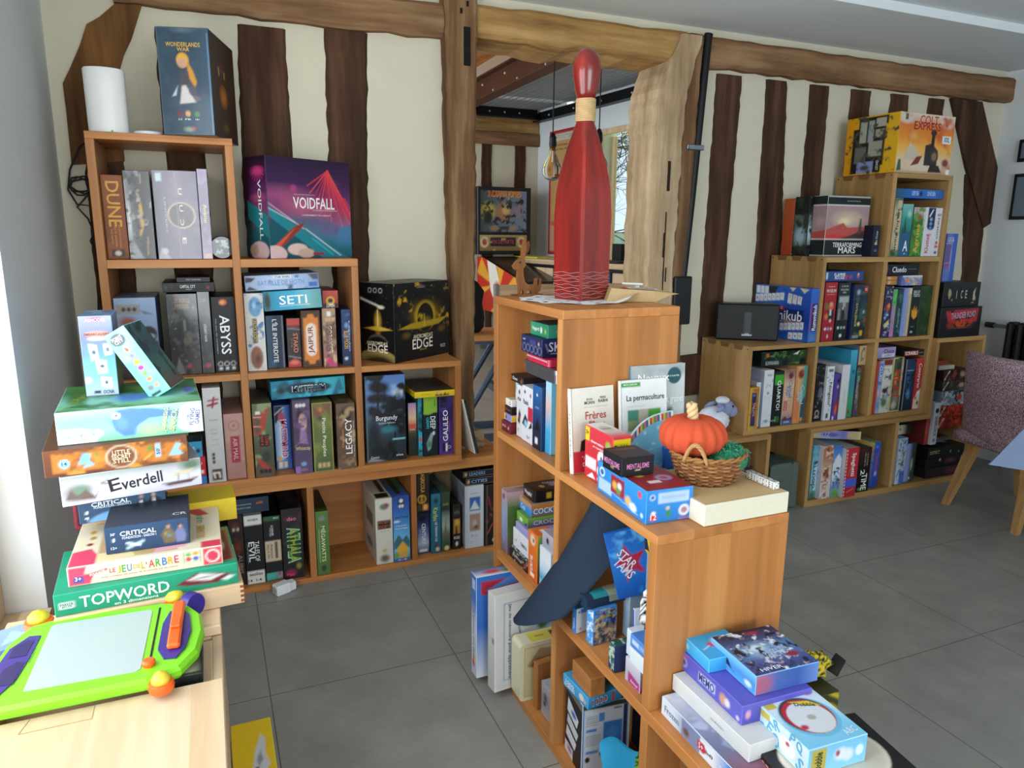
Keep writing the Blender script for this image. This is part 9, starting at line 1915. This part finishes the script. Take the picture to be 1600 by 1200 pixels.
lid = MB(); lid.box(X0,X1,-1.0,0.128,0.5365,0.560,b=0.002); lo = lid.build('lid','pine_y',parent=r)
mb = MB()
for a,b in (((-0.10,0.124),(-0.11,0.085)),((-0.11,0.085),(0.0,0.085)),((0.0,0.085),(0.0,0.124))):
 mb.tube([(a[0],a[1],0.5602),(b[0],b[1],0.5602)],0.0007,4,'a88a64')
mb.build('finger_notch','print_matte',parent=lo)
mb = MB(); mb.box(X0,X1,0.335,0.52,0.5365,0.5595,b=0.002); mb.build('rear_cover','pine_x',parent=r)
mb = MB(); mb.tube([(0.150,0.333,0.50),(0.150,0.326,0.50)],0.007,12,'c8a47c'); mb.build('dowel','print_matte',parent=r)
game('black-edged box with a cream side standing in the open compartment of the toy chest',-0.205,-1.325,0.4155,0.05,0.15,0.150,'1c1e20',R=[('h','1c1e20','26282a')],T=[('h','d4ccb8','d0c8b4','2a2c2e'),('r',0,0.85,1,1,'1c1e20'),('r',0,0,1,0.06,'1c1e20')])
mb = MB(); mb.box(-0.018,0.018,-0.10,0.10,0,0.118,b=0.002); tag(mb.build('wooden_board','pine_y',loc=(-0.168 + 0.002,-1.325,0.4155)),'thin pale board at the right inside the open compartment of the toy chest','board')
r = empty('dovetail_tray','shallow pale wooden tray with finger joints carrying the pile of games','tray',(-0.285,-1.025,0.5608),math.radians(3.6))
mb = MB(); mb.box(-0.185,0.189,-0.120,-0.106,0.0,0.048,b=0.0012); mb.build('front_board','pine_x',parent=r)
mb = MB(); mb.box(-0.185,0.189,0.106,0.120,0.0,0.048,b=0.0012); mb.build('rear_board','pine_x',parent=r)
for x in (-0.185,0.175):
 mb = MB(); mb.box(x,x + 0.014,-0.106,0.106,0.0,0.048,b=0.0012); mb.build('side_board','pine_y',parent=r)
mb = MB(); mb.box(-0.171,0.175,-0.106,0.106,0.002,0.008); mb.build('bottom','pine_x',parent=r)
mb = MB()
for k in range(4): mb.box(0.1885,0.1895,-0.1205,-0.106,0.004 + 0.0115 * k,0.010 + 0.0115 * k,'9a5a30'); mb.box(0.181,0.1892,-0.1206,-0.1195,0.004 + 0.0115 * k,0.010 + 0.0115 * k,'8a4a2a')
mb.build('finger_joint','print_matte',parent=r)
game('green game box with large white lettering, at the bottom of the big pile',-0.287,-1.018,0.6096,0.362,0.238,0.049,'1a8a6a',F=[('v','1c9070','168060'),('r',0.02,0.28,0.1,0.62,'14604a'),('r',0.022,0.30,0.098,0.6,'d0dcd8'),('T','PARKER',0.06,0.50,0.024,0.006,'3a5a50'),('T','JEUX',0.06,0.38,0.02,0.005,'3a5a50'),('T','TOPWORD',0.365,0.50,0.172,0.026,'e8ecec'),('T','en 3 dimensions',0.42,0.12,0.085,0.007,'d0e4dc'),('p',[(0.64,0.42),(0.76,0.86),(0.97,0.55),(0.88,0.2),(0.70,0.3)],'6a2028'),('p',[(0.70,0.55),(0.78,0.82),(0.92,0.6),(0.84,0.38)],'d0d0d0'),('n','8a2a30',0.012,0.7,3) if False else ('l',0.7,0.5,0.9,0.66,0.002,'6a2028'),('p',[(0.9,0.3),(0.95,0.48),(0.985,0.4),(0.94,0.24)],'c8e0d8'),('p',[(0.36,0.26),(0.5,0.30),(0.49,0.33),(0.36,0.28)],'168060')],
 T=[('v','1a8a6a','1c9070'),('r',0.85,0.1,0.99,0.95,'a87a58'),('r',0.87,0.12,0.98,0.9,'7a3028'),('n','d8c8b8',0.03,0.7,3) if False else ('e',0.92,0.5,0.04,0.2,'d8ccc0',0.6)],L=[('v','1a8a6a','147a5a')],edge='2aa080',th=3.6)
game('cream and pink board game box with multicoloured title letters, second from the bottom of the big pile',-0.284,-0.985,0.6590,0.307,0.265,0.044,'dccfb4',F=[('v','e4d8be','d8ccb0'),('p',[(0,0),(0,1),(0.12,1),(0.10,0.6),(0.16,0.5),(0.13,0.0)],'d04060'),('r',0.87,0.0,1,1,'c83850'),('o',0.935,0.5,0.014,0.003,'f0e4dc'),('r',0.03,0.14,0.095,0.48,'3a4a90'),('p',[(0.1,0.52),(0.24,0.74),(0.25,0.62),(0.11,0.40)],'c83848'),('r',0.735,0.28,0.855,0.95,'4a8a4a'),('r',0.742,0.32,0.848,0.92,'e4dcc8'),('e',0.77,0.5,0.022,0.12,'b83838'),('e',0.82,0.5,0.022,0.12,'3a5ab0'),('e',0.77,0.76,0.022,0.1,'4a9a4a'),('e',0.82,0.78,0.022,0.1,'d88a2c'),('T','3+',0.06,0.36,0.012,0.009,'f0f0f4'),
 ('T','LE',0.275,0.56,0.012,0.010,'b83a3a'),('T','J',0.315,0.55,0.007,0.018,'d8a020'),('T','E',0.347,0.56,0.008,0.017,'3a9a4a'),('T','U',0.382,0.57,0.009,0.017,'3a70b8'),('T','DE',0.43,0.58,0.014,0.010,'b8a030'),('T','L',0.47,0.59,0.007,0.018,'d8a020'),('T',"'",0.492,0.66,0.002,0.006,'b83a3a'),('T','A',0.525,0.60,0.012,0.018,'c84a3a'),('T','R',0.568,0.61,0.010,0.018,'3a9a4a'),('T','B',0.61,0.62,0.010,0.018,'3a70b8'),('T','R',0.65,0.63,0.010,0.018,'d8a020'),('T','E',0.69,0.64,0.009,0.018,'b83a5a'),('T','Pour compter les points de la rentrée sur les arbres',0.45,0.24,0.15,0.004,'9a5a5a'),('T','ÉDUCATIF',0.18,0.58,0.03,0.005,'f0e0e0',14)],
 T=[('v','e0d4b8','d8ccb0'),('p',[(0,0),(0.0,0.3),(0.12,0.34),(0.2,0.1),(0.16,0)],'d04060'),('r',0.86,0.0,1,0.14,'c83850'),('r',0.17,0.05,0.70,0.92,'b89a6c'),('p',[(0.17,0.04),(0.17,0.20),(0.38,0.24),(0.42,0.06)],'dcc89a'),('p',[(0.54,0.05),(0.58,0.3),(0.76,0.32),(0.76,0.1)],'d8a0b0'),('e',0.1,0.72,0.03,0.05,'c8a030',0.5),('e',0.11,0.58,0.03,0.05,'b88a2c',0.5),('e',0.1,0.44,0.03,0.04,'7a2a2c',0.5),('p',[(0.72,0.98),(0.86,0.98),(0.93,0.8),(0.84,0.8)],'c83848'),
 ('T','LE JEU',0.86,0.70,0.05,0.016,'3a9a4a',90),('T','DE L’ARBRE',0.86,0.38,0.08,0.018,'d8a020',90),('T','Pour mettre en mémoire',0.76,0.58,0.14,0.005,'a84a4a',90)],edge='e4dcc4',th=0.8,res=0.0035)
game('big yellow flat box whose corner shows behind the cream and pink box',-0.225,-0.80,0.6592,0.27,0.11,0.060,'d8bc28',R=[('v','e0c42c','d0b024')],F=[('v','e0c42c','d0b024')],T=[('v','dcc02a','d4b826')],th=3)
game('dark blue box with a white spaced title and two figures in coats, on the cream and pink box',-0.281,-0.995,0.7036,0.169,0.165,0.062,'223f62',F=[('v','244468','1e3858'),('l',0.25,0.13,0.44,0.34,0.006,'a8c0d0'),('l',0.25,0.33,0.4,0.2,0.005,'c8d8e0'),('e',0.33,0.26,0.05,0.06,'d0dce4',0.4),('p',[(0.7,0.1),(0.66,0.5),(0.72,0.72),(0.79,0.70),(0.84,0.4),(0.82,0.12)],'6a5a40'),('e',0.755,0.78,0.035,0.12,'3a3844'),('e',0.755,0.76,0.022,0.07,'b08a74'),('p',[(0.84,0.1),(0.83,0.5),(0.88,0.68),(0.94,0.66),(0.97,0.35),(0.95,0.1)],'6a7098'),('e',0.905,0.75,0.03,0.11,'2c2430'),('e',0.905,0.72,0.02,0.06,'b89484'),('e',0.76,0.42,0.04,0.06,'3a8a9a',0.6),('r',0.74,0.36,0.83,0.44,'a89a40') if False else ('e',0.72,0.5,0.03,0.05,'a89440',0.6),('e',0.09,0.5,0.022,0.07,'d8e0e8',0.3),('T','CRITICAL',0.39,0.72,0.072,0.011,'e4eaf0'),('T','FONDATION - SAISON 1',0.40,0.55,0.068,0.006,'d0d8e4'),('T','30’',0.09,0.74,0.010,0.006,'d8e0e8'),('T','12+',0.09,0.2,0.012,0.006,'d8e0e8')],T=[('v','181c26','20283a'),('T','CR',0.9,0.2,0.03,0.016,'b8c0cc')],th=0.5)
game('dark blue box with a pale planet and two suited figures, behind the other dark blue box',-0.348,-0.858,0.7036 + 0.0315,0.184,0.165,0.055,'2a4660',F=[('v','2c4c68','284460'),('e',0.5,-0.1,0.42,0.55,'6a9ac8'),('n','a8c4dc',0.02,0.66,3) if False else ('e',0.52,0.0,0.3,0.36,'8ab0d4',0.7),('p',[(0.66,0.08),(0.66,0.6),(0.70,0.75),(0.76,0.72),(0.78,0.1)],'2a2430'),('r',0.695,0.3,0.725,0.66,'d8d4d8'),('e',0.715,0.86,0.022,0.09,'b08a7c'),('p',[(0.78,0.08),(0.78,0.6),(0.83,0.78),(0.9,0.76),(0.96,0.55),(0.96,0.08)],'1c1c24'),('r',0.85,0.4,0.875,0.7,'d8d4d0'),('e',0.86,0.88,0.024,0.09,'b89a88'),('T','CRITICAL',0.36,0.80,0.08,0.010,'e0e8ee'),('T','FONDATION - SAISON 2',0.38,0.65,0.078,0.006,'ccd6e0'),('e',0.08,0.46,0.02,0.07,'d8e0e8',0.3),('e',0.08,0.2,0.02,0.07,'d8e0e8',0.3)],T=[('v','243a50','243a50')],th=7)
game('dark red perforated crate end showing at the left behind the blue boxes',-0.372,-0.760,0.6592,0.20,0.028,0.128,'3a1c22',F=[('v','44202a','301820'),('s',60,'141014',0.002,4),('b',0.006,'8a2434')],L=[('v','8a2434','6a1c2a')])
game('thick cardboard box with a flap open, supporting the two dark blue boxes',-0.33,-0.83,0.7036,0.16,0.10,0.031,'b8986a',L=[('v','c4a476','b09064')])
game('white fantasy game box with a flowing black script title and a boat, in the middle of the big pile',-0.336,-0.805,0.7905,0.296,0.295,0.069,'c4c4d2',F=[('v','9aa8a4','c8c8d4','cfcfdd','c2c0d0'),('e',0.1,0.4,0.14,0.42,'7a7a74',0.7),('e',0.13,0.5,0.09,0.22,'6a8a78',0.6),('n','5a4a48',0.02,0.74,3) if False else ('p',[(0.02,0.2),(0.06,0.55),(0.1,0.3),(0.16,0.5),(0.22,0.2),(0.25,0.42),(0.22,0.1)],'6a5c5a'),('e',0.93,0.8,0.12,0.3,'5a7a60',0.7),('p',[(0.70,0.24),(0.75,0.12),(0.92,0.14),(0.98,0.32),(0.9,0.27),(0.78,0.26)],'5a3838'),('p',[(0.78,0.45),(0.8,0.6),(0.95,0.66),(0.9,0.5)],'cfc4a0'),('l',0.82,0.28,0.83,0.55,0.001,'5a4a40'),('l',0.9,0.3,0.9,0.5,0.001,'5a4a40'),('T','E',0.36,0.50,0.024,0.030,'1a1a20',8),('T','verdell',0.555,0.51,0.088,0.028,'1a1a20',4),('l',0.27,0.62,0.33,0.56,0.0018,'1a1a20'),('l',0.27,0.62,0.31,0.70,0.0015,'1a1a20')],T=[('v','a8b0a8','b8b8c4')],L=[('v','a8a8b4','9a9aa8')],th=10.7,mat='print_gloss')
game('brown and orange game box with a round title badge and light blue tokens, in the big pile',-0.349,-0.800,0.8602,0.295,0.315,0.062,'6a3c22',F=[('v','6e4026','5a321c'),('r',0.05,0.12,0.95,0.88,'b8742c'),('n','7a4420',0.028,0.56,3,0.15),('n','d08a34',0.03,0.66,6,0.15),('e',0.52,0.5,0.11,0.46,'cfc8b0'),('e',0.52,0.5,0.098,0.42,'7a4a26'),('e',0.13,0.45,0.035,0.18,'8ac4e0'),('p',[(0.22,0.35),(0.26,0.8),(0.31,0.75),(0.3,0.4)],'7abcdc'),('p',[(0.25,0.2),(0.3,0.5),(0.33,0.3)],'8ac4e0'),('r',0.765,0.3,0.80,0.85,'9accec'),('p',[(0.86,0.3),(0.92,0.8),(0.96,0.75),(0.93,0.55),(0.97,0.3)],'8ac4e0'),('p',[(0.70,0.6),(0.72,0.85),(0.75,0.65)],'5a8a34'),('p',[(0.33,0.7),(0.36,0.8),(0.36,0.6)],'6a8a34'),('l',0.68,0.25,0.74,0.5,0.003,'d8b050'),('T','LITTLE',0.52,0.68,0.036,0.010,'e4d8b8'),('T','SECRET',0.52,0.5,0.040,0.010,'e4d8b8'),('T','STILL',0.52,0.33,0.036,0.010,'e4d8b8'),('T','14',0.13,0.46,0.010,0.008,'2a4a60'),('T','50’',0.783,0.55,0.016,0.007,'1c2a3a',90)],L=[('v','5a3826','4a2c1c'),('e',0.5,0.5,0.2,0.3,'8a6a40',0.7),('e',0.75,0.4,0.1,0.2,'7a5a34',0.6)],T=[('v','6a4028','5a3420')],edge='7a4a2c',th=5)
game('pale green dinosaur game box with clouds, near the top of the big pile',-0.314,-0.765,0.9228,0.307,0.315,0.077,'9ad4c0',F=[('v','a8e0cc','8ad0bc','98d8b8','7ac8a8'),('e',0.12,0.12,0.14,0.34,'dfe6ee'),('e',0.05,0.3,0.1,0.16,'dfe6ee'),('e',0.24,0.25,0.06,0.14,'dfe6ee'),('p',[(0.4,0.95),(0.36,0.6),(0.38,0.3),(0.44,0.08),(0.52,0.1),(0.54,0.4),(0.62,0.6),(0.74,0.62),(0.82,0.55),(0.84,0.75),(0.66,0.92),(0.5,0.98)],'5a8ad8'),('e',0.43,0.5,0.06,0.3,'6a9ae4',0.6),('e',0.396,0.76,0.028,0.10,'e8f0f0'),('e',0.396,0.77,0.012,0.045,'3a4a60'),('e',0.62,0.2,0.12,0.3,'a8dca0',0.7),('e',0.93,0.6,0.1,0.4,'dfe4f0'),('e',0.9,0.3,0.08,0.25,'dfe4f0'),('e',0.97,0.2,0.08,0.25,'dfe4f0'),('o',0.075,0.22,0.0085,0.0022,'7a9ac0'),('o',0.155,0.24,0.0085,0.0022,'7a9ac0'),('o',0.235,0.26,0.0085,0.0022,'7a9ac0'),('e',0.075,0.22,0.018,0.07,'8aa8cc',0.5),('e',0.155,0.24,0.018,0.07,'8aa8cc',0.5),('e',0.235,0.26,0.018,0.07,'8aa8cc',0.5),
 ('T','JURASSIC',0.735,0.50,0.062,0.016,'3a6a30',78),('T','JURASSIC',0.733,0.50,0.060,0.013,'e8ec9a',78),('T','SNACK',0.79,0.48,0.056,0.016,'3a6a30',78),('T','SNACK',0.788,0.48,0.054,0.013,'e8ec9a',78),('T','FLYING',0.925,0.52,0.042,0.010,'5a6aa0',82),('T','GAMES',0.965,0.50,0.036,0.010,'5a6aa0',82),('T','THE',0.895,0.5,0.014,0.005,'5a6aa0',82)],
 T=[('v','4a8a3c','3a7a4a','7ab8a0','6aa86a'),('n','2c6a30',0.05,0.6,4,0.2),('e',0.12,0.5,0.10,0.4,'3a6a2c',0.6),('e',0.5,0.35,0.18,0.2,'4a7ac0',0.6),('e',0.8,0.4,0.16,0.3,'8ac8b8',0.8),('e',0.6,0.75,0.2,0.15,'7ab03c',0.7),('e',0.93,0.5,0.06,0.16,'5a6ac8',0.6),('T','JURASSIC',0.16,0.5,0.14,0.03,'8aa03c',70)],edge='c0ecd8',th=3.8,res=0.0035)
game('tall violet-blue narrow box with floating cards, standing on the dinosaur box',-0.379,-0.69,1.0003,0.072,0.15,0.2,'9ab0e0',F=[('v','9aa4d8','7a80b8','6a9ad8','7ac8e4','b8c0dc'),('e',0.5,0.96,0.4,0.04,'c83a5a',0.8),('e',0.5,0.78,0.4,0.035,'c89a8a'),('e',0.5,0.72,0.28,0.025,'d8c8b0'),('p',[(0.2,0.66),(0.46,0.64),(0.5,0.46),(0.26,0.44)],'e0e4ea'),('p',[(0.66,0.65),(0.92,0.66),(0.95,0.52),(0.7,0.5)],'e0e4ea'),('p',[(0.38,0.46),(0.72,0.44),(0.74,0.28),(0.42,0.27)],'e4e8ee'),('p',[(0.48,0.24),(0.84,0.22),(0.84,0.08),(0.5,0.1)],'dce4ec'),('e',0.36,0.55,0.09,0.04,'5a6070',0.5),('e',0.8,0.58,0.08,0.04,'6a7080',0.5),('e',0.58,0.37,0.10,0.03,'5a5a68',0.5),('e',0.66,0.16,0.07,0.03,'4a5068',0.5),('e',0.1,0.2,0.16,0.06,'d8c0c8',0.7),('r',0.25,0.025,0.45,0.06,'2a2c34'),('T','ASMODÉE',0.5,0.96,0.045,0.010,'f0e8f0'),('T','EMBARCADÈRE',0.5,0.78,0.055,0.008,'8a4a3a'),('T','OCNA',0.7,0.04,0.024,0.009,'2a2c34')],L=[('v','8a98d0','6a80b8')],R=[('v','7a8ab8','3a5a34','5a7a3c','6a5a40')],T=[('v','4a6a90','6a84a8'),('n','8ab0c8',0.03,0.6,3)],th=1.2,res=0.0025)
game('slim turquoise box with a column of small coloured shapes, leaning askew on the dinosaur box',-0.228,-0.765,1.0040,0.056,0.12,0.188,'7adce0',F=[('v','8ae4e8','7ad8dc','88e0e0'),('n','a0ecec',0.03,0.6,3,0.3),('e',0.42,0.88,0.34,0.085,'5a6468'),('e',0.42,0.88,0.30,0.075,'6a7478',0.5),('p',[(0.42,0.77),(0.58,0.72),(0.5,0.67),(0.4,0.71)],'c85a34'),('e',0.5,0.62,0.1,0.03,'9a7ac8'),('e',0.5,0.52,0.13,0.036,'d8b02c'),('e',0.5,0.43,0.14,0.034,'b83a90'),('e',0.5,0.34,0.10,0.03,'8ac03a'),('e',0.5,0.25,0.13,0.028,'d88a50'),('e',0.3,0.14,0.13,0.038,'8a8a94'),('r',0.5,0.11,0.72,0.17,'c8a088'),('r',0.12,0.02,0.6,0.06,'3a4448'),('T','POINT',0.42,0.905,0.026,0.009,'f0f4f4'),('T','CITY',0.42,0.855,0.022,0.009,'f0f4f4')],R=[('v','3a6a70','2a4a58','3a6a60','6a4a40'),('n','1c343c',0.03,0.55,5)],T=[('v','8ad8d8','6abcc4')],edge='9aecec',th=-14,tilt=(0,-31),res=0.0022)
plain('toy_green','7ed321',0.3,var=0.02,scale=5)
plain('toy_purple','3b2c86',0.3,var=0.04,scale=5)
plain('toy_orange','f2601c',0.3,var=0.03,scale=5)
plain('toy_screen','a9b7b6',0.35,var=0.02,scale=4)
plain('toy_yellow','d8c43a',0.35,var=0.1,scale=30)
r = empty('drawing_board','bright green magnetic drawing board toy with purple and orange parts on the toy chest','drawing board toy',(-0.360,-1.285,0.574))
r.rotation_euler = (math.radians(2.0),0,math.radians(-2.5))
def outline(n=None):
 pts = []
 raw = [(-0.150,-0.150),(0.095,-0.142),(0.150,-0.12),(0.178,-0.07),(0.186,0.0),(0.178,0.07),(0.150,0.118),(0.10,0.138),(-0.10,0.142),(-0.150,0.125),(-0.178,0.06),(-0.186,-0.02),(-0.180,-0.10),(-0.165,-0.145)]
 return raw
mb = MB()
o_ = outline()
n_ = len(o_)
def ring(s,z):
 return [(x * s if True else x,y * s,z) for x,y in o_]
rings_ = [ring(0.97,0.0),ring(1.0,0.008),ring(1.0,0.018),ring(0.965,0.026)]
vs = [p for rr in rings_ for p in rr]
fs = [tuple(reversed(range(n_)))]
for j in range(3):
 fs += [(j * n_ + i,j * n_ + (i + 1) % n_,(j + 1) * n_ + (i + 1) % n_,(j + 1) * n_ + i) for i in range(n_)]
fs.append(tuple(3 * n_ + i for i in range(n_)))
mb.add(vs,fs)
mb.build('frame','toy_green',parent=r)
sc_ = [(-0.108,-0.112),(0.073,-0.112),(0.080,-0.105),(0.080,0.105),(0.073,0.112),(-0.10,0.112),(-0.108,0.105)]
mb = MB(); mb.prism(sc_,0.0262,0.0275); mb.build('screen','toy_screen',parent=r)
mb = MB(); mb.box(0.092,0.0955,-0.085,0.115,0.0262,0.0275); mb.build('slider_slot','black_plastic',parent=r)
mb = MB(); mb.lathe([(0.011,0.0),(0.012,0.008),(0.009,0.012),(0.0,0.0125)],c=(0.0935,-0.098,0.0262),seg=20); mb.build('slider_knob','toy_orange',parent=r,smooth=40)
pr = [(0.105,-0.055),(0.118,-0.088),(0.140,-0.092),(0.155,-0.06),(0.162,0.0),(0.156,0.06),(0.138,0.09),(0.116,0.085),(0.106,0.04)]
mb = MB(); mb.prism(pr,0.0262,0.031); mb.build('pen_well','toy_purple',parent=r)
mb = MB(); mb.box(0.122,0.146,-0.068,0.105,0.0315,0.044,b=0.004); mb.box(0.124,0.144,-0.01,0.025,0.044,0.050,b=0.003); mb.build('handle_bar','toy_orange',parent=r)
pw = [(-0.120,0.075),(-0.140,0.078),(-0.165,0.04),(-0.172,-0.02),(-0.166,-0.10),(-0.150,-0.125),(-0.128,-0.07),(-0.122,0.0)]
mb = MB(); mb.prism(pw,0.0262,0.0285); mb.build('stamp_tray','toy_purple',parent=r)
plain('toy_purple_dark','241a5c',0.35,var=0.05,scale=5)
for (y0,y1) in ((0.005,0.062),(-0.085,-0.012)):
 mb = MB(); mb.prism([(-0.158,y0),(-0.130,y0),(-0.127,y1 - 0.006),(-0.140,y1),(-0.158,y1 - 0.02)],0.0286,0.0292); mb.build('stamp_pocket','toy_purple_dark',parent=r)
for (x,y,s) in ((-0.142,0.155,1.0),(0.120,0.158,1.0),(0.118,-0.150,0.8)):
 mb = MB(); mb.lathe([(0.0,0.0),(0.026 * s,0.0),(0.029 * s,0.008),(0.026 * s,0.016),(0.021 * s,0.018)],c=(x,y,0.004),seg=22); st = mb.build('stamp','toy_orange',parent=r,smooth=40)
 mb = MB(); mb.lathe([(0.021 * s,0.0),(0.020 * s,0.008),(0.012 * s,0.017),(0.0,0.019)],c=(x,y,0.0215),seg=22); mb.build('stamp_dome','toy_yellow',parent=st,smooth=True)
mb = MB(); mb.tube([(-0.05,0.152,0.012),(-0.02,0.156,0.018),(0.03,0.158,0.022),(0.06,0.156,0.020)],[0.006,0.010,0.012,0.007],12); mb.build('pen','toy_orange',parent=r,smooth=True)
mb = MB(); mb.tube([(0.150,0.135,0.014),(0.165,0.120,0.018)],[0.028,0.024],18); mb.build('pen_holder','toy_purple',parent=r,smooth=40)
mb = MB()
face(mb,(-0.118,-0.02,0.0266),(0,1,0),(-1,0,0),0.055,0.006,[('T','DOODLE PAD',0.5,0.5,0.05,0.0045,'3a8a5a')],'7ed321',0.01)
mb.build('brand_print','print_gloss',parent=r)
game('small pale blue box at the left edge between the drawing board and the window sill',-0.535,-1.15,0.5605,0.07,0.09,0.025,'7a9ad0',T=[('v','8aa8d8','7a90d0'),('p',[(0.1,0.2),(0.5,0.8),(0.9,0.4)],'9ac0ec')],F=[('v','6a7ac0','6a7ac0')],th=20)
r = empty('yellow_box','yellow cardboard box with a spaceship picture on top, on the floor beside the toy chest','box',(-0.097,-1.385,0.0))
mb = MB()
art_box(mb,0.086,0.36,0.30,'e0c01c',c=(0.0,0.0,0.0),F=[('v','d8b418','d0a814'),('r',0.05,0.0,0.84,0.86,'4a68a0'),('r',0.86,0.8,0.96,0.92,'5a78b0'),('e',0.4,0.5,0.3,0.3,'5a7ab8',0.8)],
 T=[('v','e4c41e','dcb81a'),('p',[(0.42,0.5),(0.55,0.72),(0.72,0.86),(0.82,0.80),(0.78,0.66),(0.88,0.56),(0.70,0.50),(0.6,0.42)],'c8ccd2'),('p',[(0.56,0.62),(0.66,0.7),(0.72,0.62),(0.6,0.56)],'8a8e98'),('r',0.5,0.5,0.6,0.56,'6a4a3c'),('p',[(0.52,0.18),(0.54,0.42),(0.7,0.44),(0.74,0.22),(0.6,0.14)],'d06a28'),('r',0.0,0.0,1,0.05,'d8b010')],edge='ecd040')
mb.build('box','print',parent=r)
